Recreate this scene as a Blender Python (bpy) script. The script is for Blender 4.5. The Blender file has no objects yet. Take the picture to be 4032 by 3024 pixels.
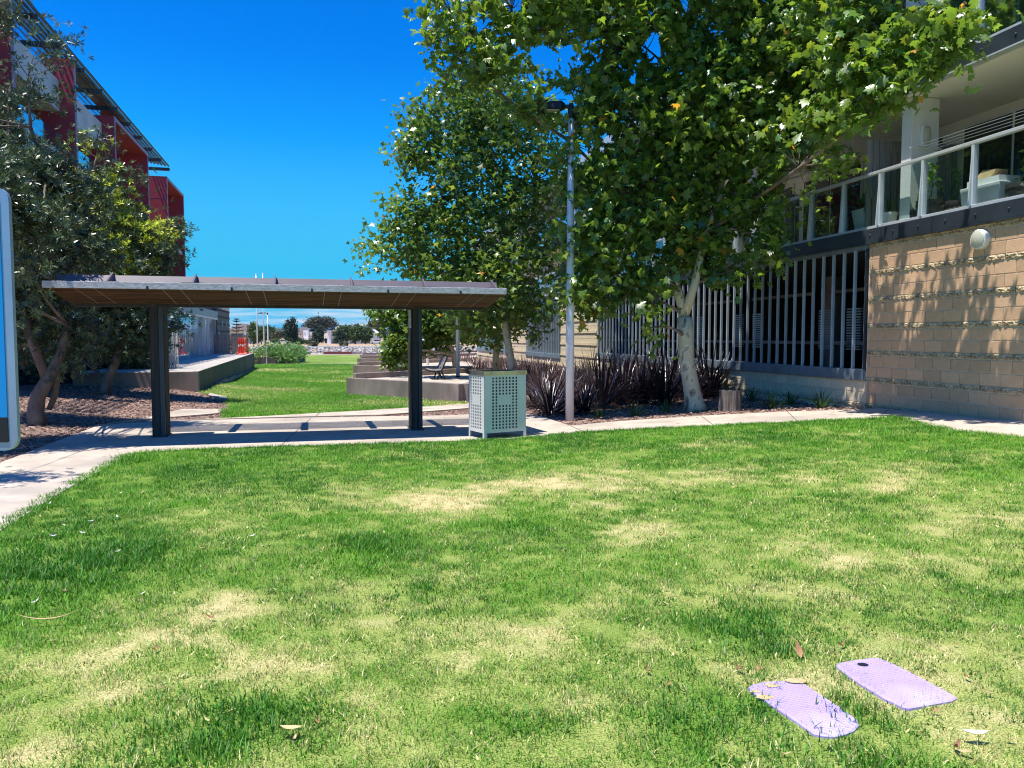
import bpy, bmesh, math, random
import numpy as np
from mathutils import Vector, Matrix
from mathutils.geometry import delaunay_2d_cdt

R = math.radians
S = bpy.context.scene
COL = S.collection
rnd = random.Random(7)
RNG = np.random.default_rng(11)

# ------------------------------------------------------------------ camera
CAM_Z = 1.6
PITCH = 3.5
cd = bpy.data.cameras.new('camera'); cam = bpy.data.objects.new('camera', cd); COL.objects.link(cam)
cam.location = (0, 0, CAM_Z); cam.rotation_euler = (R(90 - PITCH), 0, 0)
cd.sensor_width = 36; cd.lens = 27.04; cd.clip_start = .05; cd.clip_end = 20000
S.camera = cam

# ------------------------------------------------------------------ light
SUN_H = Vector((.29, .165))                     # shadow run per metre of height
sun_dir = Vector((-SUN_H.x, -SUN_H.y, 1)).normalized()
SUN_EL = math.asin(sun_dir.z)
SUN_ROT = math.atan2(sun_dir.x, sun_dir.y)
sl = bpy.data.lights.new('sun', 'SUN'); so = bpy.data.objects.new('sun', sl); COL.objects.link(so)
sl.energy = 5.0; sl.angle = R(.5); sl.color = (1, .955, .88)
so.rotation_euler = sun_dir.to_track_quat('Z', 'Y').to_euler()
so.location = (0, 0, 50)

W = bpy.data.worlds.new('World'); S.world = W; W.use_nodes = True
wt = W.node_tree; wt.nodes.clear()
def wn(t, **k):
    n = wt.nodes.new(t)
    for a, b in k.items(): setattr(n, a, b)
    return n
sky = wn('ShaderNodeTexSky', sky_type='NISHITA'); sky.sun_disc = False
sky.sun_elevation = SUN_EL; sky.sun_rotation = SUN_ROT; sky.altitude = 20
sky.air_density = 1.0; sky.dust_density = .0; sky.ozone_density = 3.0
hs = wn('ShaderNodeHueSaturation'); hs.inputs['Saturation'].default_value = 1.6; hs.inputs['Value'].default_value = 1.0
tn_ = wn('ShaderNodeMix', data_type='RGBA', blend_type='MULTIPLY'); tn_.inputs[0].default_value = 1; tn_.inputs[7].default_value = (.75, .78, 1.12, 1)
wt.links.new(sky.outputs[0], hs.inputs['Color']); wt.links.new(hs.outputs[0], tn_.inputs[6])
geo = wn('ShaderNodeNewGeometry')
tc = wn('ShaderNodeTexCoord')
sep = wn('ShaderNodeSeparateXYZ'); wt.links.new(tc.outputs['Generated'], sep.inputs[0])
mp = wn('ShaderNodeMapping'); mp.inputs['Scale'].default_value = (5, 5, 60); wt.links.new(tc.outputs['Generated'], mp.inputs[0])
nz = wn('ShaderNodeTexNoise'); nz.inputs['Scale'].default_value = 1.6; nz.inputs['Detail'].default_value = 7; nz.inputs['Roughness'].default_value = .58
wt.links.new(mp.outputs[0], nz.inputs['Vector'])
cr = wn('ShaderNodeValToRGB'); cr.color_ramp.elements[0].position = .42; cr.color_ramp.elements[1].position = .66
wt.links.new(nz.outputs[0], cr.inputs[0])
mr = wn('ShaderNodeMapRange'); mr.inputs[1].default_value = .075; mr.inputs[2].default_value = .035; mr.inputs[3].default_value = 0; mr.inputs[4].default_value = 1
wt.links.new(sep.outputs['Z'], mr.inputs[0])
mm = wn('ShaderNodeMath', operation='MULTIPLY'); wt.links.new(cr.outputs[0], mm.inputs[0]); wt.links.new(mr.outputs[0], mm.inputs[1])
mm2 = wn('ShaderNodeMath', operation='MULTIPLY'); wt.links.new(mm.outputs[0], mm2.inputs[0]); mm2.inputs[1].default_value = .9
mx = wn('ShaderNodeMix', data_type='RGBA'); wt.links.new(mm2.outputs[0], mx.inputs[0])
hz = wn('ShaderNodeMapRange', interpolation_type='SMOOTHSTEP'); hz.inputs[1].default_value = .36; hz.inputs[2].default_value = .05; hz.inputs[3].default_value = 0; hz.inputs[4].default_value = .97
wt.links.new(sep.outputs['Z'], hz.inputs[0])
hm = wn('ShaderNodeMix', data_type='RGBA'); wt.links.new(hz.outputs[0], hm.inputs[0]); wt.links.new(tn_.outputs[2], hm.inputs[6]); hm.inputs[7].default_value = (.12, 2.85, 4.7, 1)
wt.links.new(hm.outputs[2], mx.inputs[6]); mx.inputs[7].default_value = (4.5, 4.8, 5.1, 1)
bg = wn('ShaderNodeBackground'); bg.inputs['Strength'].default_value = .13
wt.links.new(mx.outputs[2], bg.inputs[0])
wo = wn('ShaderNodeOutputWorld'); wt.links.new(bg.outputs[0], wo.inputs[0])

S.view_settings.view_transform = 'Standard'; S.view_settings.look = 'None'
S.view_settings.exposure = 0.52; S.view_settings.gamma = 1.0
S.view_settings.use_curve_mapping = False
S.cycles.max_bounces = 8; S.cycles.transparent_max_bounces = 16
S.cycles.use_denoising = True; S.cycles.denoising_prefilter = 'ACCURATE'; S.cycles.filter_width = 1.1; S.cycles.sample_clamp_indirect = 6

# ------------------------------------------------------------------ terrain and picture geometry
PX = 3028.0
_bY = [-50, 0, 8, 13, 26, 60, 125, 400, 20000]; _bZ = [0, 0, -.05, -.1, -.35, -.62, -1.15, -1.3, -1.3]
def sm(a, b, x):
    t = np.clip((x - a) / (b - a), 0, 1); return t * t * (3 - 2 * t)
def H(x, y):
    x = np.asarray(x, float); y = np.asarray(y, float)
    z = np.interp(y, _bY, _bZ)
    z = z + .058 * np.clip(x, 0, 9) * sm(0, 9, y) * (1 - .8 * sm(22, 45, y))
    z = z + .42 * sm(7, 13, -x) * sm(12, 17, y) * (1 - sm(24, 34, y))
    # canal with its rocky far bank
    z = z - 1.9 * sm(128, 132, y) + 1.9 * sm(178, 186, y) + .5 * sm(178, 186, y) * (1 - .8 * sm(200, 330, y))
    return z
def h(x, y): return float(H(x, y))
def ray(px, py):
    cp, sp = math.cos(R(PITCH)), math.sin(R(PITCH))
    u = (px - 2016) / PX; v = -(py - 1512) / PX
    return Vector((u, cp + v * sp, -sp + v * cp))
def G(px, py, dz=0.0):
    d = ray(px, py); t = 0.5; lo = .5
    f = lambda t: CAM_Z + d.z * t - h(d.x * t, d.y * t) - dz
    hi = .5
    while f(hi) > 0 and hi < 3000: lo = hi; hi *= 1.06
    for _ in range(40):
        m = (lo + hi) / 2
        if f(m) > 0: lo = m
        else: hi = m
    return Vector((d.x * hi, d.y * hi, h(d.x * hi, d.y * hi)))
def at(px, py, Y):                     # the point at distance Y seen at this place of the photograph
    d = ray(px, py); t = Y / d.y
    return Vector((d.x * t, Y, CAM_Z + d.z * t))

# ------------------------------------------------------------------ materials
def nt(name):
    m = bpy.data.materials.new(name); m.use_nodes = True
    t = m.node_tree; b = t.nodes['Principled BSDF']
    return m, t, b
def N(t, ty, **k):
    n = t.nodes.new(ty)
    for a, b in k.items(): setattr(n, a, b)
    return n
def mat(name, c1, c2=None, scale=4, detail=6, rough=.7, metal=0, bump=0, bscale=None, rand=0, lo=.35, hi=.65, stretch=None, spec=.5, third=None, tscale=1):
    m, t, b = nt(name); L = t.links
    b.inputs['Roughness'].default_value = rough; b.inputs['Metallic'].default_value = metal
    b.inputs['Specular IOR Level'].default_value = spec
    tcn = N(t, 'ShaderNodeTexCoord'); vec = tcn.outputs['Object']
    if stretch:
        mpn = N(t, 'ShaderNodeMapping'); mpn.inputs['Scale'].default_value = stretch
        L.new(vec, mpn.inputs[0]); vec = mpn.outputs[0]
    col = None
    if c2 is None: c2 = tuple(x * .85 for x in c1)
    n1 = N(t, 'ShaderNodeTexNoise'); n1.inputs['Scale'].default_value = scale; n1.inputs['Detail'].default_value = detail; n1.inputs['Roughness'].default_value = .6
    L.new(vec, n1.inputs['Vector'])
    mr_ = N(t, 'ShaderNodeMapRange'); mr_.inputs[1].default_value = lo; mr_.inputs[2].default_value = hi; L.new(n1.outputs[0], mr_.inputs[0])
    mi = N(t, 'ShaderNodeMix', data_type='RGBA'); mi.inputs[6].default_value = (*c1, 1); mi.inputs[7].default_value = (*c2, 1); L.new(mr_.outputs[0], mi.inputs[0])
    col = mi.outputs[2]
    if third:
        n3 = N(t, 'ShaderNodeTexNoise'); n3.inputs['Scale'].default_value = tscale; n3.inputs['Detail'].default_value = 4; L.new(vec, n3.inputs['Vector'])
        m3 = N(t, 'ShaderNodeMapRange'); m3.inputs[1].default_value = .5; m3.inputs[2].default_value = .7; L.new(n3.outputs[0], m3.inputs[0])
        i3 = N(t, 'ShaderNodeMix', data_type='RGBA'); L.new(m3.outputs[0], i3.inputs[0]); L.new(col, i3.inputs[6]); i3.inputs[7].default_value = (*third, 1); col = i3.outputs[2]
    if rand:
        oi = N(t, 'ShaderNodeObjectInfo'); mrr = N(t, 'ShaderNodeMapRange'); mrr.inputs[3].default_value = 1 - rand; mrr.inputs[4].default_value = 1 + rand
        L.new(oi.outputs['Random'], mrr.inputs[0])
        hv = N(t, 'ShaderNodeHueSaturation'); L.new(mrr.outputs[0], hv.inputs['Value']); L.new(col, hv.inputs['Color']); col = hv.outputs[0]
    L.new(col, b.inputs['Base Color'])
    if bump:
        n2 = N(t, 'ShaderNodeTexNoise'); n2.inputs['Scale'].default_value = bscale or scale * 8; n2.inputs['Detail'].default_value = 5; L.new(vec, n2.inputs['Vector'])
        bp = N(t, 'ShaderNodeBump'); bp.inputs['Strength'].default_value = bump; bp.inputs['Distance'].default_value = .02
        L.new(n2.outputs[0], bp.inputs['Height']); L.new(bp.outputs[0], b.inputs['Normal'])
    return m
def glass(name, tint, rough=.02, alpha=.35, refl=1.5):
    m, t, b = nt(name); L = t.links; t.nodes.remove(b)
    tr = N(t, 'ShaderNodeBsdfTransparent'); tr.inputs[0].default_value = (*tint, 1)
    gl = N(t, 'ShaderNodeBsdfGlossy'); gl.inputs['Roughness'].default_value = rough; gl.inputs[0].default_value = (.9, .95, 1, 1)
    ge = N(t, 'ShaderNodeNewGeometry'); dt = N(t, 'ShaderNodeVectorMath', operation='DOT_PRODUCT'); L.new(ge.outputs['Incoming'], dt.inputs[0]); L.new(ge.outputs['Normal'], dt.inputs[1])
    ab = N(t, 'ShaderNodeMath', operation='ABSOLUTE'); L.new(dt.outputs['Value'], ab.inputs[0]); iv = N(t, 'ShaderNodeMath', operation='SUBTRACT'); iv.inputs[0].default_value = 1; L.new(ab.outputs[0], iv.inputs[1])
    pw = N(t, 'ShaderNodeMath', operation='POWER'); L.new(iv.outputs[0], pw.inputs[0]); pw.inputs[1].default_value = 4; fr = N(t, 'ShaderNodeMath', operation='MULTIPLY_ADD', use_clamp=True); L.new(pw.outputs[0], fr.inputs[0]); fr.inputs[1].default_value = .7; fr.inputs[2].default_value = refl - 1.5
    m1 = N(t, 'ShaderNodeMixShader'); L.new(fr.outputs[0], m1.inputs[0]); L.new(tr.outputs[0], m1.inputs[1]); L.new(gl.outputs[0], m1.inputs[2])
    L.new(m1.outputs[0], t.nodes['Material Output'].inputs[0])
    return m
def leafmat(name, c, trans, vary=.3, rough=.45, spec=.5, tw=.35):
    m, t, b = nt(name); L = t.links
    a = N(t, 'ShaderNodeAttribute'); a.attribute_name = 'tint'
    mu = N(t, 'ShaderNodeMix', data_type='RGBA', blend_type='MULTIPLY'); mu.inputs[0].default_value = 1
    mu.inputs[6].default_value = (*c, 1); L.new(a.outputs['Color'], mu.inputs[7])
    b.inputs['Roughness'].default_value = rough; b.inputs['Specular IOR Level'].default_value = spec
    L.new(mu.outputs[2], b.inputs['Base Color'])
    tr = N(t, 'ShaderNodeBsdfTranslucent'); mt = N(t, 'ShaderNodeMix', data_type='RGBA', blend_type='MULTIPLY'); mt.inputs[0].default_value = 1
    mt.inputs[6].default_value = (*trans, 1); L.new(a.outputs['Color'], mt.inputs[7]); L.new(mt.outputs[2], tr.inputs[0])
    ms = N(t, 'ShaderNodeMixShader'); ms.inputs[0].default_value = tw
    L.new(b.outputs[0], ms.inputs[1]); L.new(tr.outputs[0], ms.inputs[2]); L.new(ms.outputs[0], t.nodes['Material Output'].inputs[0])
    return m

M = {}
M['concrete'] = mat('path_concrete', (.58, .50, .40), (.44, .37, .30), 2.6, 12, .85, bump=.35, bscale=110, third=(.36, .31, .255), tscale=.8)
M['concrete_dark'] = mat('weathered_grey_concrete', (.33, .265, .24), (.20, .16, .145), 1.2, 8, .85, bump=.3, bscale=60, stretch=(1, 1, .35), third=(.16, .14, .125), tscale=1.8)
M['concrete_black'] = mat('dark_stained_concrete', (.10, .095, .09), (.06, .055, .05), 1.5, 8, .85, bump=.3, bscale=60)
M['ramp_conc'] = mat('ramp_concrete', (.5, .46, .40), (.38, .35, .31), .8, 8, .85, bump=.2, bscale=60)
M['ramp_face'] = mat('shaded_ramp_concrete', (.13, .12, .085), (.075, .075, .05), 1.0, 8, .9, bump=.3, bscale=40, stretch=(1, 1, .3))  # dark tone puts the side wall's shade into the concrete colour
M['mulch'] = mat('bark_mulch', (.33, .22, .17), (.10, .06, .045), 28, 8, .95, bump=1.0, bscale=45, third=(.45, .36, .30), tscale=60)
M['dirt'] = mat('dry_bank_soil', (.50, .33, .19), (.36, .25, .13), .08, 8, .95)
M['timber_dark'] = mat('aged_dark_timber', (.05, .043, .038), (.022, .02, .019), 3, 8, .75, bump=.5, bscale=12, stretch=(6, 6, .5), rand=.25)
M['slat'] = mat('brown_soffit_timber', (.14, .066, .026), (.05, .024, .012), 2.5, 6, .8, bump=.3, bscale=14, stretch=(.7, 6, 6), rand=.5, third=(.07, .05, .02), tscale=1.1, spec=.12)
M['fascia'] = mat('silvered_timber', (.66, .64, .63), (.36, .35, .35), 4, 8, .8, bump=.6, bscale=10, stretch=(1, 12, 12))
M['purple_metal'] = mat('mauve_grey_sheet_metal', (.15, .122, .138), (.12, .10, .115), 1.5, 5, .45)
M['dark_steel'] = mat('dark_blue_grey_steel', (.05, .062, .075), (.03, .038, .047), 1.4, 8, .45, metal=.3, bump=.1)
M['fin_steel'] = mat('grey_blue_steel_fin', (.46, .54, .58), (.33, .40, .45), 2.0, 6, .42, metal=.15, rand=.12)
M['sill_steel'] = mat('grey_blue_sill_steel', (.22, .27, .30), (.15, .19, .22), 2, 6, .45, metal=.2)
M['alu'] = mat('pale_aluminium', (.62, .66, .68), (.52, .56, .58), 3, 5, .38, metal=.3)
M['white'] = mat('white_paint', (.78, .77, .74), (.70, .69, .66), 2, 5, .6)
M['pole'] = mat('galvanised_white_pole', (.76, .79, .84), (.66, .70, .76), 1.2, 6, .4, metal=.1, stretch=(3, 3, .7))
M['render'] = mat('cream_render', (.82, .76, .67), (.77, .71, .62), 1.0, 5, .8)
M['block'] = mat('tan_concrete_block', (.68, .43, .25), (.56, .35, .20), 7, 8, .9, bump=.35, bscale=60, rand=.12, third=(.50, .33, .20), tscale=1.6)
M['block_cream'] = mat('cream_concrete_block', (.78, .65, .42), (.68, .56, .36), 7, 8, .9, bump=.35, bscale=60, rand=.09)
M['split'] = mat('split_face_block', (.70, .55, .33), (.22, .14, .08), 22, 6, .95, bump=1.0, bscale=40, rand=.1)
M['mortar'] = mat('pale_mortar', (.74, .64, .50), (.60, .51, .39), 12, 5, .95)
M['grey_block'] = mat('grey_brown_block', (.20, .175, .165), (.14, .125, .12), 3, 8, .9)
M['grey_band'] = mat('dark_grey_block_band', (.09, .08, .078), (.06, .055, .052), 6, 8, .95)
M['red'] = mat('crimson_cladding', (.46, .045, .06), (.39, .036, .05), .6, 6, .62, bump=.05)
M['mauve'] = mat('mauve_edge_trim', (.34, .20, .26), (.28, .16, .21), 1, 5, .5)
M['orange_red'] = mat('rust_red_soffit', (.36, .045, .035), (.30, .035, .03), 1, 5, .6)
M['offwhite'] = mat('offwhite_concrete_panel', (.60, .60, .58), (.48, .48, .47), .8, 7, .8, bump=.1)
M['dark_void'] = mat('dark_car_park_interior', (.012, .012, .012), (.008, .008, .008), 2, 4, .9)  # near-black colour puts the unlit interior's darkness into its surfaces
M['black'] = mat('black_powder_coat', (.015, .015, .017), (.01, .01, .012), 4, 4, .5)
M['timber_grey'] = mat('silvery_grey_batten', (.30, .29, .285), (.19, .185, .18), 2, 8, .8, bump=.4, bscale=14, stretch=(8, 8, .6), rand=.15)
M['brick_dark'] = mat('dark_brown_brick', (.10, .052, .036), (.06, .032, .024), 8, 6, .85, rand=.2)
M['window_dark'] = mat('dark_window_glass', (.02, .028, .032), (.012, .016, .02), .5, 3, .04, spec=.9)
M['mirror_glass'] = mat('reflective_window_glass', (.46, .56, .60), (.42, .52, .56), .5, 3, .015, metal=1.0)
M['glass'] = glass('balustrade_glass', (.80, .88, .88), .02, refl=1.54)
M['glass_blue'] = glass('pale_blue_balustrade_glass', (.45, .72, .85), .05, refl=1.9)
M['bin'] = mat('brushed_steel_bin', (.77, .77, .74), (.68, .69, .66), 2.2, 8, .4, metal=.15, bump=.02, stretch=(1, 1, 1))
M['bin_rim'] = mat('polished_bin_rim', (.55, .56, .52), (.3, .3, .28), 1.5, 6, .2, metal=.8, stretch=(3, 3, 1))
M['purple'] = mat('purple_plastic_cover', (.46, .36, .74), (.38, .28, .66), 2.5, 6, .75, third=(.52, .45, .74), tscale=2.2, bump=.15, bscale=160)
M['sand'] = mat('dried_sand_and_clippings', (.62, .49, .26), (.45, .34, .16), 40, 6, 1, bump=.7, bscale=80)
M['red_plastic'] = mat('red_safety_plastic', (.75, .05, .03), (.65, .04, .02), 3, 3, .4)
M['orange_plastic'] = mat('orange_safety_plastic', (.85, .28, .04), (.8, .25, .03), 3, 3, .4)
M['sign_blue'] = mat('bright_blue_sign_face', (.0, .30, .72), (.0, .27, .66), 1, 3, .35)
M['sign_frame'] = mat('blue_grey_sign_frame', (.36, .48, .60), (.28, .38, .50), 5, 6, .3, metal=.4)
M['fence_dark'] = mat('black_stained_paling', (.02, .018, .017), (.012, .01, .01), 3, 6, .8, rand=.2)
M['hill'] = mat('wooded_far_hill', (.05, .08, .06), (.04, .065, .05), .002, 4, 1)
M['rock'] = mat('pale_bank_rock', (.60, .56, .50), (.30, .27, .24), .8, 6, .9)
M['water'] = mat('canal_water', (.03, .06, .06), (.02, .05, .05), 1, 4, .08)
M['car_white'] = mat('white_car_paint', (.75, .76, .78), (.72, .73, .75), 1, 3, .25)
M['tyre'] = mat('tyre_rubber', (.02, .02, .02), (.015, .015, .015), 4, 3, .8)
M['house_cream'] = mat('cream_house_wall', (.86, .76, .62), (.60, .50, .39), .3, 4, .85)
M['house_yellow'] = mat('yellow_cream_wall', (.90, .82, .56), (.85, .77, .52), .3, 4, .85)
M['house_white'] = mat('white_house_wall', (.88, .86, .86), (.84, .82, .82), .3, 4, .85)
M['roof_brown'] = mat('brown_tile_roof', (.16, .11, .10), (.11, .08, .075), 1.5, 6, .85)
M['roof_grey'] = mat('grey_tile_roof', (.13, .115, .115), (.09, .08, .08), 1.5, 6, .85)
M['solar'] = mat('blue_solar_panel', (.03, .13, .36), (.02, .10, .30), 1, 3, .15)
M['bark_plane'] = None
M['bark_brown'] = mat('rough_grey_brown_bark', (.24, .17, .135), (.12, .085, .065), 6, 8, .95, bump=1, bscale=25, stretch=(1, 1, .5), third=(.36, .28, .24), tscale=3)
M['twig'] = mat('twig_bark', (.17, .14, .10), (.10, .08, .055), 6, 5, .9)
M['stump'] = mat('weathered_stump_wood', (.24, .20, .17), (.08, .06, .045), 5, 8, .95, bump=1, bscale=12, stretch=(4, 4, .4))
M['deadleaf'] = mat('dead_brown_leaf', (.42, .22, .10), (.22, .11, .05), 20, 5, .8, rand=.3)
M['paleleaf'] = mat('bleached_pale_leaf', (.72, .72, .68), (.6, .58, .5), 12, 5, .6, rand=.15)
M['tanleaf'] = mat('dry_tan_leaf', (.60, .44, .22), (.45, .31, .15), 12, 5, .8, rand=.2)
M['green_box'] = mat('green_utility_cabinet', (.10, .18, .13), (.08, .15, .1), 2, 4, .6)
M['terracotta'] = mat('barrel_oak', (.075, .065, .055), (.045, .04, .035), 5, 5, .7, stretch=(6, 6, .6))
M['seatred'] = mat('dark_red_seat_wall', (.18, .04, .04), (.13, .03, .03), 1, 5, .8)

def plane_bark():
    m, t, b = nt('mottled_plane_bark'); L = t.links
    tcn = N(t, 'ShaderNodeTexCoord'); mpn = N(t, 'ShaderNodeMapping'); mpn.inputs['Scale'].default_value = (1, 1, .55); L.new(tcn.outputs['Object'], mpn.inputs[0])
    n0 = N(t, 'ShaderNodeTexNoise'); n0.inputs['Scale'].default_value = 5.5; n0.inputs['Detail'].default_value = 5; n0.inputs['Distortion'].default_value = .6; L.new(mpn.outputs[0], n0.inputs['Vector'])
    r = N(t, 'ShaderNodeValToRGB'); r.color_ramp.interpolation = 'CONSTANT'
    e = r.color_ramp.elements; e[0].color = (.20, .145, .11, 1); e[0].position = 0
    e[1].position = .36; e[1].color = (.33, .31, .20, 1)
    for p, c in ((.42, (.56, .53, .36, 1)), (.56, (.62, .60, .44, 1)), (.62, (.36, .34, .26, 1)), (.68, (.22, .19, .15, 1))):
        q = e.new(p); q.color = c
    L.new(n0.outputs[0], r.inputs[0]); L.new(r.outputs[0], b.inputs['Base Color'])
    b.inputs['Roughness'].default_value = .85
    bp = N(t, 'ShaderNodeBump'); bp.inputs['Strength'].default_value = .4; bp.inputs['Distance'].default_value = .01; L.new(r.outputs[0], bp.inputs['Height']); L.new(bp.outputs[0], b.inputs['Normal'])
    return m
M['bark_plane'] = plane_bark()

# ------------------------------------------------------------------ object helpers
def tag(o, label=None, cat=None, group=None, kind=None):
    if label: o['label'] = label
    if cat: o['category'] = cat
    if group: o['group'] = group
    if kind: o['kind'] = kind
    return o
def empty(name, loc=(0, 0, 0), rz=0, label=None, cat=None, group=None):
    o = bpy.data.objects.new(name, None); COL.objects.link(o); o.location = loc; o.rotation_euler = (0, 0, rz); o.empty_display_size = .2
    return tag(o, label, cat, group)
def link(name, me, parent=None, loc=None, rot=None, scale=None):
    o = bpy.data.objects.new(name, me); COL.objects.link(o)
    if parent: o.parent = parent
    if loc is not None: o.location = loc
    if rot is not None: o.rotation_euler = rot
    if scale is not None: o.scale = scale
    return o
def copy_tree(o, parent=None):
    c = o.copy(); COL.objects.link(c); c.parent = parent
    for ch in list(o.children): copy_tree(ch, c)
    return c
class MB:
    def __init__(s): s.v = []; s.f = []
    def add(s, vs, fs):
        b = len(s.v); s.v += [tuple(v) for v in vs]; s.f += [tuple(i + b for i in f) for f in fs]; return s
    def box(s, x0, x1, y0, y1, z0, z1, fr=None):
        P = [(x, y, z) for z in (z0, z1) for x, y in ((x0, y0), (x1, y0), (x1, y1), (x0, y1))]
        if fr: P = [fr(*p) for p in P]
        return s.add(P, [(0, 3, 2, 1), (4, 5, 6, 7), (0, 1, 5, 4), (1, 2, 6, 5), (2, 3, 7, 6), (3, 0, 4, 7)])
    def prism(s, poly, z0, z1, fr=None):
        n = len(poly)
        P = [(*p, z0) for p in poly] + [(*p, z1) for p in poly]
        if fr: P = [fr(*p) for p in P]
        return s.add(P, [tuple(reversed(range(n))), tuple(range(n, 2 * n))] + [(i, (i + 1) % n, n + (i + 1) % n, n + i) for i in range(n)])
    def hull(s, P, F): return s.add(P, F)
    def tube(s, pts, rad, n=8, cap=True):
        pts = [Vector(p) for p in pts]; base = len(s.v); rings = []
        for i, p in enumerate(pts):
            d = (pts[min(i + 1, len(pts) - 1)] - pts[max(i - 1, 0)])
            if d.length < 1e-9: d = Vector((0, 0, 1))
            d.normalize(); a = Vector((1, 0, 0)) if abs(d.x) < .8 else Vector((0, 1, 0))
            u = d.cross(a).normalized(); w = d.cross(u); r = rad[i] if hasattr(rad, '__len__') else rad
            rings.append([p + (u * math.cos(2 * math.pi * k / n) + w * math.sin(2 * math.pi * k / n)) * r for k in range(n)])
        vs = [v for r_ in rings for v in r_]; fs = []
        for i in range(len(pts) - 1):
            for k in range(n):
                a = i * n + k; b = i * n + (k + 1) % n
                fs.append((a, a + n, b + n, b))
        if cap: fs.append(tuple(range(n))); fs.append(tuple(reversed(range((len(pts) - 1) * n, len(pts) * n))))
        return s.add(vs, fs)
    def lathe(s, prof, c=(0, 0, 0), n=16):
        vs = []; fs = []
        for r_, z in prof:
            for k in range(n):
                a = 2 * math.pi * k / n; vs.append((c[0] + r_ * math.cos(a), c[1] + r_ * math.sin(a), c[2] + z))
        for i in range(len(prof) - 1):
            for k in range(n):
                a = i * n + k; b = i * n + (k + 1) % n; fs.append((a, b, b + n, a + n))
        fs.append(tuple(reversed(range(n)))); fs.append(tuple(range((len(prof) - 1) * n, len(prof) * n)))
        return s.add(vs, fs)
    def mesh(s, name, m=None, smooth=False, bevel=0):
        me = bpy.data.meshes.new(name); me.from_pydata(s.v, [], s.f); me.validate(); 
        bm = bmesh.new(); bm.from_mesh(me)
        if bevel:
            bmesh.ops.bevel(bm, geom=bm.edges[:], offset=bevel, segments=1, affect='EDGES', clamp_overlap=True)
        bmesh.ops.recalc_face_normals(bm, faces=bm.faces[:]); bm.to_mesh(me); bm.free()
        if smooth: me.shade_smooth()
        if m: me.materials.append(m)
        me.update(); return me
    def build(s, name, m=None, parent=None, smooth=False, bevel=0, **k):
        o = link(name, s.mesh(name, m, smooth, bevel), parent); tag(o, **k); return o
def frame(ox, oy, ax, ay):
    """local (s along, d outward, z) -> world; outward is the along direction turned"""
    l = math.hypot(ax, ay); ax /= l; ay /= l
    return ax, ay, ox, oy
def fast_mesh(name, V, F, m, tint=None, smooth=False):
    V = np.asarray(V, np.float32); F = np.asarray(F, np.int32)
    me = bpy.data.meshes.new(name); k = F.shape[1]
    me.vertices.add(len(V)); me.vertices.foreach_set('co', V.ravel())
    me.loops.add(F.size); me.loops.foreach_set('vertex_index', F.ravel())
    me.polygons.add(len(F)); me.polygons.foreach_set('loop_start', np.arange(0, F.size, k, dtype=np.int32))
    me.polygons.foreach_set('loop_total', np.full(len(F), k, np.int32))
    me.update(calc_edges=True)
    if tint is not None:
        a = me.color_attributes.new('tint', 'FLOAT_COLOR', 'POINT')
        c = np.ones((len(V), 4), np.float32); c[:, :3] = tint; a.data.foreach_set('color', c.ravel())
    if smooth: me.shade_smooth()
    me.materials.append(m); return me

def in_poly(P, x, y):
    x = np.asarray(x); y = np.asarray(y); c = np.zeros(x.shape, bool); n = len(P); j = n - 1
    for i in range(n):
        xi, yi = P[i][:2]; xj, yj = P[j][:2]
        k = ((yi > y) != (yj > y)) & (x < (xj - xi) * (y - yi) / (yj - yi + 1e-12) + xi)
        c ^= k; j = i
    return c
def drape(name, poly, dz, m, step=.5, kind='structure', parent=None, attr=None, thick=0):
    poly = [Vector((p[0], p[1])) for p in poly]
    bd = []
    for a, b in zip(poly, poly[1:] + poly[:1]):
        n = max(1, int((b - a).length / step))
        bd += [a.lerp(b, i / n) for i in range(n)]
    xs = [p.x for p in poly]; ys = [p.y for p in poly]
    gx, gy = np.meshgrid(np.arange(min(xs), max(xs), step), np.arange(min(ys), max(ys), step))
    gx = gx.ravel() + .013; gy = gy.ravel() + .017
    k = in_poly(poly, gx, gy); pts = bd + [Vector((float(a), float(b))) for a, b in zip(gx[k], gy[k])]
    nb = len(bd)
    r = delaunay_2d_cdt(pts, [(i, (i + 1) % nb) for i in range(nb)], [], 1, 1e-5)
    V = [(v.x, v.y, h(v.x, v.y) + dz) for v in r[0]]
    mb = MB(); mb.v = V; mb.f = [tuple(f) for f in r[2]]
    if thick:
        b0 = len(V)
        rim = [(p.x, p.y, h(p.x, p.y) + dz) for p in bd]; low = [(p.x, p.y, h(p.x, p.y) + dz - thick) for p in bd]
        mb.v = V + rim + low
        mb.f += [(b0 + i, b0 + (i + 1) % nb, b0 + nb + (i + 1) % nb, b0 + nb + i) for i in range(nb)]
    me = bpy.data.meshes.new(name); me.from_pydata(mb.v, [], mb.f)
    bm = bmesh.new(); bm.from_mesh(me)
    for f in bm.faces:
        if abs(f.normal.z) > .5 and f.normal.z < 0: f.normal_flip()
    bm.to_mesh(me); bm.free()
    me.materials.append(m)
    o = link(name, me, parent)
    if kind: o['kind'] = kind
    return o
def vnoise(x, y, sc, seed=0):
    r = np.random.default_rng(seed).random((64, 64)); x = x / sc + 31.7; y = y / sc + 17.3
    xi = np.floor(x).astype(int); yi = np.floor(y).astype(int); fx = x - xi; fy = y - yi
    fx = fx * fx * (3 - 2 * fx); fy = fy * fy * (3 - 2 * fy)
    g = lambda a, b: r[a % 64, b % 64]
    return (g(xi, yi) * (1 - fx) * (1 - fy) + g(xi + 1, yi) * fx * (1 - fy) + g(xi, yi + 1) * (1 - fx) * fy + g(xi + 1, yi + 1) * fx * fy)

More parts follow.
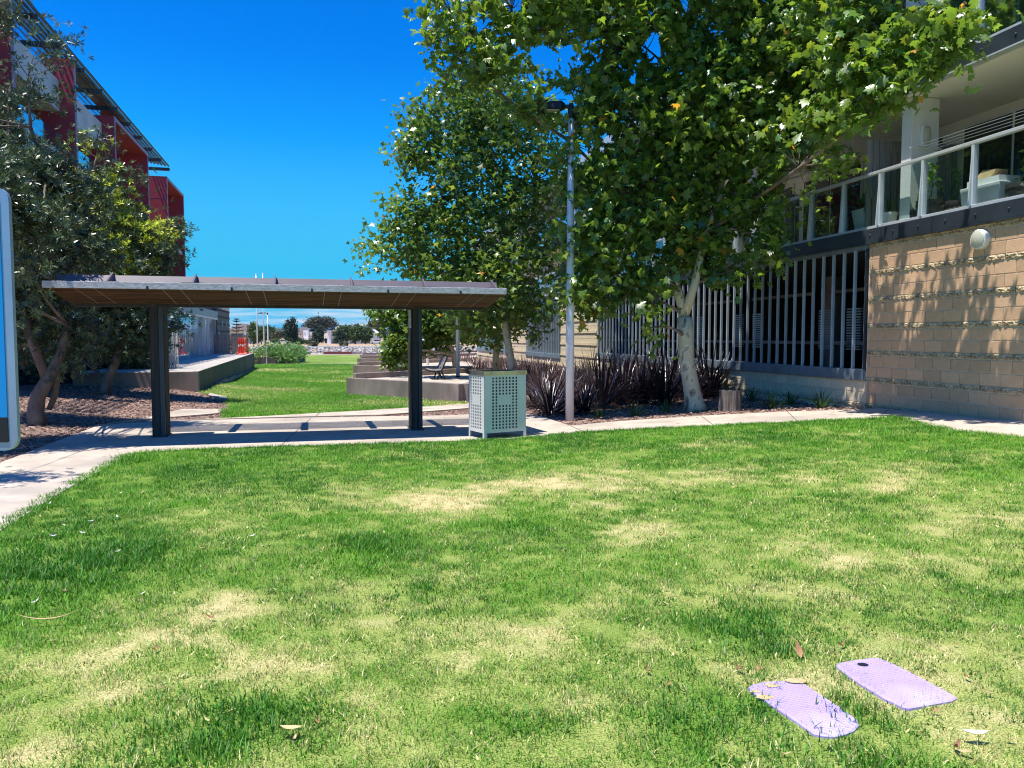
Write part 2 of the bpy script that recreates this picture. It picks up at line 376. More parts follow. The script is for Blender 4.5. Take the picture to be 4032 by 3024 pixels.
# ------------------------------------------------------------------ ground sheets
# base terrain: mulch and soil under everything, coarse far away
def terrain():
    ys = np.concatenate([np.arange(-40, 60, 1.0), np.arange(60, 125, 3), np.arange(125, 190, 1.0), np.arange(190, 420, 10), np.geomspace(420, 12000, 18)])
    xs = np.concatenate([-np.geomspace(12000, 60, 18), np.arange(-58, 60, 1.5), np.geomspace(60, 12000, 18)])
    X, Y = np.meshgrid(xs, ys); Z = H(X, Y) - .03
    V = np.stack([X.ravel(), Y.ravel(), Z.ravel()], 1); nx, ny = len(xs), len(ys)
    i = np.arange((ny - 1) * (nx - 1)); r_ = i // (nx - 1); c = i % (nx - 1); a = r_ * nx + c
    F = np.stack([a, a + 1, a + nx + 1, a + nx], 1)
    me = fast_mesh('ground', V, F, M['mulch']); me.materials.append(M['dirt'])
    cy = Y.ravel()[a]; me.polygons.foreach_set('material_index', (cy > 62).astype(np.int32))
    o = link('ground', me); o['kind'] = 'structure'
terrain()

Gp = lambda L: [G(*p) for p in L]
front_edge = Gp([(13, 2087), (265, 1928), (398, 1855), (464, 1816), (544, 1786), (700, 1775), (995, 1763), (1400, 1752), (1900, 1735), (2300, 1703), (2740, 1681), (3300, 1655), (3520, 1646), (3658, 1679), (3812, 1704), (4032, 1725)])
e0 = front_edge[0]; e1 = front_edge[1]; d0 = (e0 - e1).normalized()
near_lawn = [Vector((14, 7.5, 0))] + [Vector((14, -4, 0)), Vector((-12, -4, 0))] + [e0 + d0 * 9] + front_edge
near_lawn_poly = [(p.x, p.y) for p in near_lawn]
back_edge = Gp([(0, 1826), (199, 1749), (371, 1683), (480, 1668), (700, 1657), (1000, 1651), (1200, 1646), (1500, 1641), (1760, 1637), (1880, 1632), (1840, 1600), (1900, 1584), (1990, 1570), (2070, 1629), (2140, 1644), (2243, 1678), (2430, 1661), (2760, 1639), (3100, 1622), (3400, 1614), (3495, 1604)])
q0 = back_edge[0]; q1 = back_edge[1]; dq = (q0 - q1).normalized()
path_poly = [e0 + d0 * 9] + front_edge + [Vector((14, 7.3, 0)), Vector((9.9, 5.5, 0))] + Gp([(4032, 1661)]) + list(reversed(back_edge)) + [q0 + dq * 7]
path = drape('concrete_path', path_poly, .012, M['concrete'], .4, thick=.05)
# narrow path and the second leg behind the shelter
drape('narrow_path', Gp([(868, 1648), (1100, 1636), (1500, 1613), (1860, 1589), (1850, 1607), (1500, 1634), (1200, 1641), (1000, 1646), (700, 1655)]), .008, M['concrete'], .4, thick=.04)
drape('gravel_path_strip', Gp([(380, 1676), (640, 1646), (860, 1628), (890, 1612), (720, 1611), (560, 1650)]), .012, M['concrete'], .4, thick=.04)
drape('concrete_kerb', Gp([(828, 1553), (895, 1569), (890, 1577), (820, 1562)]), .05, M['concrete'], .3, thick=.08)

# joints cut across the slab
def joint(a, b, w=.012):
    p, q = G(*a), G(*b); d = (q - p).normalized(); n = Vector((-d.y, d.x, 0)) * w / 2
    return drape('path_joint', [p + n, q + n, q - n, p - n], .0165, M['concrete_black'], .3, parent=None)
for a, b in (((1095, 1770), (1225, 1648)), ((1900, 1648), (2130, 1722)), ((2247, 1680), (2300, 1703)), ((3460, 1648), (3510, 1606)), ((2760, 1640), (2810, 1678)), ((3100, 1624), (3140, 1662)), ((830, 1651), (835, 1640)), ((1245, 1640), (1260, 1626))):
    joint(a, b)

# far lawns, cross path, promenade
far_lawn = Gp([(868, 1648), (900, 1600), (897, 1572), (800, 1548), (985, 1437), (1110, 1434), (1412, 1434), (1395, 1486), (1371, 1553), (1560, 1566), (1720, 1580), (1860, 1588), (1500, 1612), (1100, 1635)])
second_lawn = Gp([(1090, 1431), (1110, 1398), (1420, 1398), (1412, 1431)])
far_poly = [(p.x, p.y) for p in far_lawn]
def lawn_mat(name):
    m, t, b = nt(name); L = t.links
    ge = N(t, 'ShaderNodeNewGeometry'); a = N(t, 'ShaderNodeAttribute'); a.attribute_name = 'dry'
    n0 = N(t, 'ShaderNodeTexNoise'); n0.inputs['Scale'].default_value = 130; n0.inputs['Detail'].default_value = 6; n0.inputs['Roughness'].default_value = .75; L.new(ge.outputs['Position'], n0.inputs['Vector'])
    n1 = N(t, 'ShaderNodeMapRange'); n1.inputs[1].default_value = .40; n1.inputs[2].default_value = .58; L.new(n0.outputs[0], n1.inputs[0])
    n2 = N(t, 'ShaderNodeTexNoise'); n2.inputs['Scale'].default_value = .9; n2.inputs['Detail'].default_value = 7; n2.inputs['Roughness'].default_value = .65; L.new(ge.outputs['Position'], n2.inputs['Vector'])
    m2 = N(t, 'ShaderNodeMapRange'); m2.inputs[1].default_value = .35; m2.inputs[2].default_value = .7; m2.inputs[3].default_value = -.25; m2.inputs[4].default_value = .35; L.new(n2.outputs[0], m2.inputs[0])
    ad = N(t, 'ShaderNodeMath', operation='ADD', use_clamp=True); L.new(a.outputs['Fac'], ad.inputs[0]); L.new(m2.outputs[0], ad.inputs[1])
    g = N(t, 'ShaderNodeMix', data_type='RGBA'); L.new(n1.outputs[0], g.inputs[0]); g.inputs[6].default_value = (.04, .10, .012, 1); g.inputs[7].default_value = (.20, .32, .05, 1)
    s_ = N(t, 'ShaderNodeMix', data_type='RGBA'); L.new(n1.outputs[0], s_.inputs[0]); s_.inputs[6].default_value = (.28, .23, .08, 1); s_.inputs[7].default_value = (.74, .62, .34, 1)
    y_ = N(t, 'ShaderNodeMix', data_type='RGBA'); L.new(n1.outputs[0], y_.inputs[0]); y_.inputs[6].default_value = (.07, .13, .02, 1); y_.inputs[7].default_value = (.42, .45, .13, 1)
    r1 = N(t, 'ShaderNodeMapRange'); r1.inputs[2].default_value = .45; L.new(ad.outputs[0], r1.inputs[0]); r2 = N(t, 'ShaderNodeMapRange'); r2.inputs[1].default_value = .45; L.new(ad.outputs[0], r2.inputs[0])
    ma = N(t, 'ShaderNodeMix', data_type='RGBA'); L.new(r1.outputs[0], ma.inputs[0]); L.new(g.outputs[2], ma.inputs[6]); L.new(y_.outputs[2], ma.inputs[7])
    mi = N(t, 'ShaderNodeMix', data_type='RGBA'); L.new(r2.outputs[0], mi.inputs[0]); L.new(ma.outputs[2], mi.inputs[6]); L.new(s_.outputs[2], mi.inputs[7])
    L.new(mi.outputs[2], b.inputs['Base Color']); b.inputs['Roughness'].default_value = .95; b.inputs['Specular IOR Level'].default_value = .1
    bp = N(t, 'ShaderNodeBump'); bp.inputs['Strength'].default_value = .6; bp.inputs['Distance'].default_value = .02; n3 = N(t, 'ShaderNodeTexNoise'); n3.inputs['Scale'].default_value = 60; L.new(ge.outputs['Position'], n3.inputs['Vector'])
    L.new(n3.outputs[0], bp.inputs['Height']); L.new(bp.outputs[0], b.inputs['Normal'])
    return m
M['lawn'] = lawn_mat('lawn_ground')
PATCH = [(1650, 1960, 260, 45, .8), (1950, 1915, 300, 40, .7), (2300, 1895, 420, 45, .8), (2750, 1880, 300, 35, .7), (2450, 2000, 260, 45, .4), (3480, 1900, 220, 60, .45), (3450, 2215, 190, 40, .6), (3100, 2150, 260, 40, .35), (2750, 1755, 120, 14, .45),
         (2100, 2530, 420, 110, .45), (2350, 2420, 260, 50, .5), (1250, 2590, 170, 130, .75), (1030, 2385, 150, 45, .8), (1000, 2720, 300, 90, .5), (640, 2450, 260, 60, .45), (600, 2560, 240, 70, .4), (1650, 2560, 320, 70, .45),
         (400, 2850, 420, 110, .5), (2200, 2700, 380, 70, .4), (3200, 2720, 300, 130, .5), (3900, 2560, 200, 100, .6), (3700, 2070, 200, 35, .4), (1450, 2300, 350, 50, .35), (2900, 2330, 300, 60, .3), (2480, 2100, 200, 40, .35),(3970,2020,150,30,.5)]
TALL = [(850, 2890, 260, 90), (300, 2270, 330, 130), (560, 1803, 70, 16), (800, 1850, 110, 22), (2000, 2065, 160, 30), (3050, 2850, 350, 70), (3350, 2980, 400, 60), (1350, 2180, 180, 60), (3560, 1650, 120, 10), (60, 2200, 200, 90), (2100, 2870, 200, 60), (3000,2480,200,60)]
def _ell(L):
    out = []
    for q in L:
        c = G(q[0], q[1]); ex = (G(q[0] + q[2], q[1]) - c).length; ey = abs(G(q[0], q[1] - q[3]).y - c.y)
        out.append((c.x, c.y, ex, ey, q[4] if len(q) > 4 else 1))
    return out
PW, TW = _ell(PATCH), _ell(TALL)
def dryness(x, y):
    b = np.interp(y, [2, 3.5, 5.5, 8, 10, 13, 14], [.42, .42, .34, .20, .12, .0, -.05]) - .10
    b = b - .25 * sm(-2.0, -4.5, x) * sm(3, 5, y)
    n = vnoise(x, y, .9, 1) * .4 + vnoise(x, y, .35, 2) * .35 + vnoise(x, y, .12, 3) * .25
    p = np.zeros_like(b)
    wx = x + (vnoise(x, y, .5, 5) - .5) * .5; wy = y + (vnoise(x, y, .5, 6) - .5) * .5
    for cx, cy, ex, ey, a in PW: p = np.maximum(p, a * np.exp(-((wx - cx) / ex) ** 2 - ((wy - cy) / ey) ** 2))
    f = (vnoise(x, y, .055, 41) - .5) * .6 + (vnoise(x, y, .16, 42) - .5) * .5
    d = b + p * np.interp(y, [3, 5, 7.5], [.55, .6, .95]) + (n - .5) * (.6 + p * .8) + f * (.7 + .5 * p)
    t = np.zeros_like(b)
    for cx, cy, ex, ey, a in TW: t = np.maximum(t, np.exp(-((wx - cx) / ex) ** 2 - ((wy - cy) / ey) ** 2))
    t = np.clip(t * (.55 + .9 * vnoise(x, y, .22, 31)), 0, 1)
    return np.clip(d - t * .4, 0, .85), t
def dry_attr(o, far=False):
    me = o.data; n = len(me.vertices); co = np.zeros(n * 3, np.float32); me.vertices.foreach_get('co', co); co = co.reshape(-1, 3)
    if far: d = np.clip(.12 + (vnoise(co[:, 0], co[:, 1], 2.2, 8) - .5) * .9, 0, 1) 
    else: d, _ = dryness(co[:, 0], co[:, 1])
    a = me.attributes.new('dry', 'FLOAT', 'POINT'); a.data.foreach_set('value', d.astype(np.float32))
lawn = drape('lawn', near_lawn, .004, M['lawn'], .12); dry_attr(lawn)
fl = drape('far_lawn', far_lawn, .004, M['lawn'], .4); dry_attr(fl, True)
f2 = drape('distant_lawn', second_lawn, .004, M['lawn'], 1.5); dry_attr(f2, True)
drape('cross_path', Gp([(985, 1437), (1090, 1432), (1412, 1431.5), (1900, 1430), (1900, 1434), (1412, 1434.5), (1110, 1435.5), (990, 1439)]), .008, M['concrete'], 1.5)
# promenade beside the canal
drape('promenade', [Vector((-60, 117, 0)), Vector((-60, 127.5, 0)), Vector((45, 127.5, 0)), Vector((45, 116, 0)), Vector((-20, 117, 0))], .01, M['concrete'], 4)
w_ = MB(); w_.box(-80, 60, 128, 186, -2.6, -2.45); w_.build('canal_water', M['water'], kind='structure')

# ------------------------------------------------------------------ grass
def grass_mat():
    m, t, b = nt('grass_blades'); L = t.links
    ai = N(t, 'ShaderNodeAttribute'); ai.attribute_type = 'INSTANCER'; ai.attribute_name = 'dry'
    av = N(t, 'ShaderNodeAttribute'); av.attribute_type = 'INSTANCER'; av.attribute_name = 'vary'
    ab = N(t, 'ShaderNodeAttribute'); ab.attribute_name = 'tint'
    g = N(t, 'ShaderNodeMix', data_type='RGBA'); L.new(av.outputs['Fac'], g.inputs[0]); g.inputs[6].default_value = (.042, .18, .012, 1); g.inputs[7].default_value = (.15, .36, .028, 1)
    sb = N(t, 'ShaderNodeSeparateColor'); L.new(ab.outputs['Color'], sb.inputs[0])
    ad = N(t, 'ShaderNodeMath', operation='ADD'); L.new(ai.outputs['Fac'], ad.inputs[0]); L.new(sb.outputs[0], ad.inputs[1])
    mr_ = N(t, 'ShaderNodeMapRange'); mr_.inputs[1].default_value = .98; mr_.inputs[2].default_value = 1.15; L.new(ad.outputs[0], mr_.inputs[0])
    s_ = N(t, 'ShaderNodeMix', data_type='RGBA'); L.new(sb.outputs[1], s_.inputs[0]); s_.inputs[6].default_value = (.42, .40, .10, 1); s_.inputs[7].default_value = (.86, .74, .42, 1)
    mi = N(t, 'ShaderNodeMix', data_type='RGBA'); L.new(mr_.outputs[0], mi.inputs[0]); L.new(g.outputs[2], mi.inputs[6]); L.new(s_.outputs[2], mi.inputs[7])
    hv = N(t, 'ShaderNodeHueSaturation'); L.new(mi.outputs[2], hv.inputs['Color']); mv = N(t, 'ShaderNodeMapRange'); mv.inputs[3].default_value = .5; mv.inputs[4].default_value = 1.6; L.new(sb.outputs[2], mv.inputs[0]); L.new(mv.outputs[0], hv.inputs['Value'])
    b.inputs['Roughness'].default_value = .5; b.inputs['Specular IOR Level'].default_value = .35
    L.new(hv.outputs[0], b.inputs['Base Color'])
    tr = N(t, 'ShaderNodeBsdfTranslucent'); L.new(hv.outputs[0], tr.inputs[0])
    ms = N(t, 'ShaderNodeMixShader'); ms.inputs[0].default_value = .35; L.new(b.outputs[0], ms.inputs[1]); L.new(tr.outputs[0], ms.inputs[2]); L.new(ms.outputs[0], t.nodes['Material Output'].inputs[0])
    return m
M['grass'] = grass_mat()
def clump(name, n, rad, hgt, wid, lean):
    V = []; F = []; T = []
    for i in range(n):
        a = RNG.random() * 6.283; r_ = rad * math.sqrt(RNG.random()); x, y = r_ * math.cos(a), r_ * math.sin(a)
        hh = hgt * (.45 + .9 * RNG.random()); az = RNG.random() * 6.283; ln = lean * RNG.random() * hh * 1.6; w = wid * (.7 + .6 * RNG.random())
        dx, dy = math.cos(az), math.sin(az); px, py = -dy * w / 2, dx * w / 2; b = len(V)
        V += [(x - px, y - py, 0), (x + px, y + py, 0), (x + dx * ln * .35 - px * .8, y + dy * ln * .35 - py * .8, hh * .55), (x + dx * ln * .35 + px * .8, y + dy * ln * .35 + py * .8, hh * .55), (x + dx * ln, y + dy * ln, hh)]
        F += [(b, b + 1, b + 3), (b, b + 3, b + 2), (b + 2, b + 3, b + 4)]
        t = RNG.random(3); T += [t] * 5
    me = fast_mesh(name, V, F, M['grass'], np.array(T, np.float32))
    return bpy.data.objects.new(name, me)
def grass_field(name, pts, dry, vary, scl, variants, material=None):
    gc = bpy.data.collections.new(name + '_variants')
    for v in variants: gc.objects.link(v)
    me = bpy.data.meshes.new(name); me.vertices.add(len(pts)); me.vertices.foreach_set('co', np.asarray(pts, np.float32).ravel())
    for nm, arr in (('dry', dry), ('vary', vary), ('scl', scl), ('rz', RNG.random(len(pts)) * 6.283)):
        a = me.attributes.new(nm, 'FLOAT', 'POINT'); a.data.foreach_set('value', np.asarray(arr, np.float32))
    me.materials.append(M['grass'])
    o = link(name, me); 
    ng = bpy.data.node_groups.new(name, 'GeometryNodeTree')
    ng.interface.new_socket('Geometry', in_out='INPUT', socket_type='NodeSocketGeometry'); ng.interface.new_socket('Geometry', in_out='OUTPUT', socket_type='NodeSocketGeometry')
    gi = ng.nodes.new('NodeGroupInput'); go = ng.nodes.new('NodeGroupOutput')
    ip = ng.nodes.new('GeometryNodeInstanceOnPoints'); ci = ng.nodes.new('GeometryNodeCollectionInfo')
    ci.inputs['Collection'].default_value = gc; ci.inputs['Separate Children'].default_value = True; ci.inputs['Reset Children'].default_value = True
    ng.links.new(gi.outputs[0], ip.inputs['Points']); ng.links.new(ci.outputs[0], ip.inputs['Instance']); ip.inputs['Pick Instance'].default_value = True
    def na(n):
        q = ng.nodes.new('GeometryNodeInputNamedAttribute'); q.data_type = 'FLOAT'; q.inputs['Name'].default_value = n; return q.outputs['Attribute']
    cx = ng.nodes.new('ShaderNodeCombineXYZ'); ng.links.new(na('rz'), cx.inputs[2]); ng.links.new(cx.outputs[0], ip.inputs['Rotation'])
    ng.links.new(na('scl'), ip.inputs['Scale']); ng.links.new(ip.outputs[0], go.inputs[0])
    md = o.modifiers.new('grass', 'NODES'); md.node_group = ng
    return o
def scatter(poly, y0, y1, dens, x0=-14, x1=14, fov=True):
    n = int((x1 - x0) * (y1 - y0) * dens); x = x0 + RNG.random(n) * (x1 - x0); y = y0 + RNG.random(n) * (y1 - y0)
    k = in_poly(poly, x, y)
    if fov: k &= np.abs(x) < .72 * np.maximum(y, 0) + 1.2
    return x[k], y[k]
# the lids in the lawn stay clear of grass
cover_px = [[(2943, 2722), (2965, 2706), (3010, 2696), (3078, 2690), (3130, 2692), (3163, 2700), (3215, 2735), (3270, 2770), (3325, 2807), (3372, 2842), (3382, 2866), (3362, 2889), (3325, 2905), (3285, 2914), (3240, 2912), (3203, 2904), (3150, 2866), (3090, 2825), (3030, 2785), (2970, 2745)],
            [(3292, 2630), (3303, 2621), (3360, 2609), (3440, 2597), (3462, 2600), (3520, 2624), (3600, 2664), (3680, 2708), (3750, 2745), (3768, 2758), (3750, 2770), (3660, 2788), (3580, 2804), (3555, 2800), (3480, 2764), (3400, 2715), (3340, 2675), (3297, 2640)]]
covers = [[G(*p) for p in L] for L in cover_px]
def shrink(P, k):
    c = sum((p for p in P), Vector()) / len(P); return [(c.x + (p.x - c.x) * k, c.y + (p.y - c.y) * k) for p in P]
def make_grass():
    X, Y = [], []; SC = []
    for (y0, y1, dn, sc) in ((1.8, 4.5, 330, .8), (4.5, 7, 210, .95), (7, 10, 130, 1.1), (10, 15, 90, 1.3)):
        x, y = scatter(near_lawn_poly, y0, y1, dn)
        X.append(x); Y.append(y); SC.append(np.full(len(x), sc))
    # neat fringe along the far edge
    for a, b in zip(front_edge, front_edge[1:]):
        L_ = (b - a).length; n = int(L_ * 22); t = RNG.random(n)
        X.append(a.x + (b.x - a.x) * t + (RNG.random(n) - .5) * .05); Y.append(a.y + (b.y - a.y) * t - .05 + (RNG.random(n) - .5) * .08); SC.append(np.full(n, 1.3))
    X = np.concatenate(X); Y = np.concatenate(Y); SC = np.concatenate(SC)
    for P in covers:
        k = in_poly(shrink(P, .89), X, Y); X, Y, SC = X[~k], Y[~k], SC[~k]
    d, t = dryness(X, Y)
    keep = RNG.random(len(X)) > d * .4
    X, Y, SC, d, t = X[keep], Y[keep], SC[keep], d[keep], t[keep]
    scl = SC * (1 - .38 * d) * (1 + .5 * t) * (.75 + .5 * RNG.random(len(X)))
    vary = np.clip(.5 + (vnoise(X, Y, .7, 21) - .5) * 1.1 + (RNG.random(len(X)) - .5) * .6 - t * .3, 0, 1)
    var = [clump('grass_tuft', 32, .085, .030, .0042, .9) for _ in range(7)] + [clump('weed_tuft', 14, .05, .018, .011, 1.4)]
    o = grass_field('lawn_grass', np.stack([X, Y, H(X, Y) + .003], 1), d, vary, scl, var); tag(o, 'green and straw coloured blades of the near lawn', 'grass', kind='stuff')
    x, y = scatter(far_poly, 14, 34, 34, -14, 2); x2, y2 = scatter(far_poly, 34, 62, 9, -20, 0)
    x = np.concatenate([x, x2]); y = np.concatenate([y, y2])
    dd = np.clip(.12 + (vnoise(x, y, 2.2, 8) - .5) * .9, 0, 1)
    var = [clump('grass_patch', 40, .14, .035, .008, .9) for _ in range(4)]
    o = grass_field('far_lawn_grass', np.stack([x, y, H(x, y) + .003], 1), dd, np.clip(vnoise(x, y, 1.2, 9) + (RNG.random(len(x)) - .5) * .4 + .35, 0, 1), np.full(len(x), 1.3) * np.interp(y, [14, 34, 62], [1, 1.3, 2.2]), var)
    tag(o, 'short mown grass of the lawn beyond the shelter', 'grass', kind='stuff')
make_grass()

# ------------------------------------------------------------------ bark mulch chips
def mulch_chips():
    regs = [Gp([(0, 1826), (199, 1749), (371, 1683), (640, 1646), (860, 1645), (897, 1572), (780, 1545), (683, 1500), (420, 1480), (100, 1560), (-300, 1600), (-300, 1900)]),
            Gp([(2070, 1629), (2140, 1644), (2243, 1678), (2430, 1661), (2760, 1639), (3400, 1614), (3495, 1604), (3000, 1565), (2500, 1500), (2000, 1470), (1830, 1500), (1860, 1520), (1990, 1570)]),
            Gp([(1000, 1651), (1200, 1646), (1500, 1641), (1850, 1634), (1850, 1608), (1500, 1635), (1200, 1642)])]
    X = []; Y = []
    for P in regs:
        poly = [(p.x, p.y) for p in P]; xs = [p.x for p in P]; ys = [p.y for p in P]
        x, y = scatter(poly, min(ys), min(max(ys), 28), 210, min(xs), max(xs), False); X.append(x); Y.append(y)
    pp = [(p.x, p.y) for p in path_poly]; x, y = scatter(pp, 5, 17, 14, -12, 9, False); k = RNG.random(len(x)) < .12 + .5 * (vnoise(x, y, .6, 77) > .72); npath = int(k.sum()); X.append(x[k]); Y.append(y[k])
    X = np.concatenate(X); Y = np.concatenate(Y); n = len(X)
    if n > 90000: n = 90000; X, Y = X[-n:], Y[-n:]
    L_ = .03 + .05 * RNG.random(n); wd = L_ * (.25 + .3 * RNG.random(n)); a = RNG.random(n) * 6.283; tl = (RNG.random((n, 2)) - .5) * .035
    ux, uy = np.cos(a), np.sin(a); Z = H(X, Y) - .022; Z[n - npath:] += .03; L_[n - npath:] *= .6; wd[n - npath:] *= .6; tl[n - npath:] *= .3
    V = np.zeros((n, 4, 3)); 
    for i, (p, q) in enumerate(((-1, -1), (1, -1), (1, 1), (-1, 1))):
        V[:, i, 0] = X + (ux * L_ * p - uy * wd * q) / 2; V[:, i, 1] = Y + (uy * L_ * p + ux * wd * q) / 2; V[:, i, 2] = Z + .012 + p * tl[:, 0] * .5 + q * tl[:, 1] * .4
    F = np.arange(n * 4).reshape(n, 4); br = RNG.random((n, 1)); c = np.array([[1, .86, .80]]) * (.25 + 1.5 * br ** 1.6)
    m = leafmat('mulch_chip', (.34, .24, .20), (.1, .06, .05), tw=.02, rough=.9)
    o = link('mulch_chips', fast_mesh('mulch_chips', V.reshape(-1, 3), F, m, np.repeat(c, 4, 0))); tag(o, 'loose bark chips over the garden beds', 'mulch', kind='stuff')
mulch_chips()

# ================================================================== RIGHT APARTMENT BUILDING
AX, AY = -.2086, .978                       # along the facade, away from the camera
OX, OY = -.978, -.2086                      # outward, over the garden
def BR(s, d, z): return (7.46 + AX * s + OX * d, 11.2 + AY * s + OY * d, z)
def s_at(px, d=0.0):                        # facade coordinate seen in column px
    r = (px - 2016) / PX; k = 9.849 - 1.0225 * d; Y = k / (r + .2133); return (Y - 11.2 - OY * d) / AY
APT = empty('apartment_building', (0, 0, 0), label='long apartment block with tan block base, car park louvres and glass balconies', cat='building')
RZ = math.atan2(AY, AX)
def bbox(name, m, s0, s1, d0, d1, z0, z1, parent=APT, bevel=0, **k):
    mb = MB(); mb.box(s0, s1, d0, d1, z0, z1, BR); return mb.build(name, m, parent, bevel=bevel, **k)

# backing walls, with the mortar face a little behind the blocks
for (a, b, z0, z1) in ((-7, 3.50, -.4, 3.34), (3.5, 19.65, -.6, .93), (19.65, 25.0, -.8, 3.34), (25.0, 32.0, -.8, .75), (32.0, 37.0, -1, 3.34), (37.0, 48.4, -1.2, .75)):
    bbox('wall', M['mortar'], a, b, -.2, -.012, z0, z1)
# blocks: two courses then one split-faced band, every half metre
blk = MB(); blk.box(-.1945, .1945, -.09, 0, .002, .188); blk_me = blk.mesh('block', M['block'], bevel=.004)
blkc_me = blk_me.copy(); blkc_me.materials.clear(); blkc_me.materials.append(M['block_cream'])
def split_mesh(seed, m, w=.392):
    r = random.Random(seed); nx, nz = 15, 5; V = []; F = []
    for j in range(nz + 1):
        for i in range(nx + 1):
            e = (i in (0, nx)) or (j in (0, nz))
            V.append((-w / 2 + w * i / nx + (0 if e else r.uniform(-.008, .008)), .0 if e else r.uniform(.002, .026), .088 * j / nz + (0 if e else r.uniform(-.006, .006))))
    for j in range(nz):
        for i in range(nx): a = j * (nx + 1) + i; F.append((a, a + 1, a + nx + 2, a + nx + 1))
    b = len(V); V += [(-w / 2, -.09, 0), (w / 2, -.09, 0), (w / 2, -.09, .088), (-w / 2, -.09, .088)]
    bot = [i for i in range(nx + 1)]; top = [nz * (nx + 1) + i for i in range(nx + 1)]
    F.append(tuple(reversed(bot)) + (b, b + 1)); F.append(tuple(top) + (b + 2, b + 3))
    mb = MB(); mb.add(V, F); return mb.mesh('split_block', m)
split_cream = mat('cream_split_face', (.74, .60, .38), (.30, .22, .12), 22, 6, .95, bump=1.0, bscale=40)
spl = [split_mesh(i, M['split']) for i in range(5)]; splc = [split_mesh(i + 20, split_cream) for i in range(3)]
nblk = [0]
far_blocks = MB()
def lay(s0, s1, z0, z1, tan, single):
    """courses of blocks between two heights of the wall"""
    k = 0; z = -.2
    rows = []
    for q in range(-2, 6):
        zb = .8 + .5 * q; rows += [(zb - .045, True, q), (zb + .05, False, 2 * q), (zb + .25, False, 2 * q + 1)]
    for (z, rough, q) in rows:
        hh = .09 if rough else .19
        if z < z0 - .12 or z + hh > z1 + .01: continue
        off = .2 if q % 2 else 0
        n0 = math.floor((s0 - off) / .4) - 1
        for i in range(n0, int((s1 - s0) / .4) + n0 + 4):
            a = max(s0, i * .4 + off + .002); b = min(s1, i * .4 + off + .398)
            if b - a < .05: continue
            c = (a + b) / 2; w = (b - a) / .396
            if single:
                o = link('split_block' if rough else 'brick', (rnd.choice(spl if tan else splc) if rough else (blk_me if tan else blkc_me)), APT, BR(c, rnd.uniform(-.002, .002), z), (0, 0, RZ + (math.pi if False else 0)), (w, 1, 1))
                nblk[0] += 1
            else:
                far_blocks.box(a + .003, b - .003, -.05, (.03 if rough else 0), z + .003, z + hh - .003, BR)
lay(-.9, 3.47, .2, 3.36, True, True)
lay(-7, -.9, .2, 3.36, True, False)
lay(3.5, 11.2, -.1, .95, False, True)
lay(11.2, 19.6, -.4, .95, False, False); lay(19.68, 25.0, -.4, 3.36, False, False)
lay(25.0, 32, -.5, .72, False, False); lay(32.0, 37.0, -.6, 3.36, False, False); lay(37, 48.4, -.6, .72, False, False)
far_blocks.build('block_courses', M['block_cream'], APT, kind='stuff')
bbox('wall_cap', M['block'], -7, 3.47, -.1, .012, 3.305, 3.35)
# louvred car park openings
def louvres(s0, s1, z0, z1, m, step=.34, depth=.05, sill=True):
    fin = MB(); fin.box(-.022, .022, -depth, 0, 0, z1 - z0); me = fin.mesh('louvre_fin', m)
    n = int((s1 - s0) / step)
    for i in range(n + 1):
        link('louvre_fin', me, APT, BR(s0 + i * (s1 - s0) / n, 0, z0), (0, 0, RZ + R(0)))
    if sill:
        bbox('sill_beam', M['sill_steel'], s0 - .06, s1 + .06, -.12, .05, z0 - .21, z0, bevel=.005)
    bbox('frame_post', M['dark_steel'], s0 - .06, s0 - .024, -.14, .03, z0, z1)
    bbox('head_beam', M['sill_steel'], s0 - .06, s1 + .06, -.14, -.001, z1, z1 + .09)
louvres(3.58, 19.6, .98, 3.26, M['fin_steel'])
louvres(25.05, 31.95, .8, 3.2, M['fin_steel'], .30)
M['fin_pale'] = mat('pale_aqua_fin', (.42, .66, .68), (.36, .58, .60), 1, 4, .4, rand=.08)
louvres(37.05, 48.3, .8, 3.2, M['fin_pale'], .34)
# dark car park behind: floor, back wall, ceiling, columns, rail and vent grilles
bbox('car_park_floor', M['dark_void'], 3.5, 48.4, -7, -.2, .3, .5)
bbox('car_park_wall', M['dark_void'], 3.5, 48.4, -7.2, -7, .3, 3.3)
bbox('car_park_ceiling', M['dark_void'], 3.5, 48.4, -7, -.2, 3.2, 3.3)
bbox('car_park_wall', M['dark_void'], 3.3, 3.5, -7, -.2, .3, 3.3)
bbox('car_park_rail', M['concrete_dark'], 4, 40, -1.6, -1.52, 1.42, 1.5)
for s in (6.2, 7.3, 10.5, 11.6, 14.2, 15.2):
    mb = MB()
    for k in range(16): mb.box(s, s + .5, -1.9, -1.84, 1.3 + k * .062, 1.335 + k * .062, BR)
    mb.build('vent_grille', M['fin_steel'], APT)
for s in (8.8, 17, 28, 41): bbox('car_park_column', M['concrete_dark'], s, s + .35, -3.2, -2.9, .5, 3.2)
for s in (5.5, 9, 13): bbox('pipe', M['concrete_dark'], s, s + 3.1, -2.5, -2.42, 2.7, 2.78)
bbox('end_wall', M['render'], 48.4, 48.6, -9, 0, -1.3, 8.8)

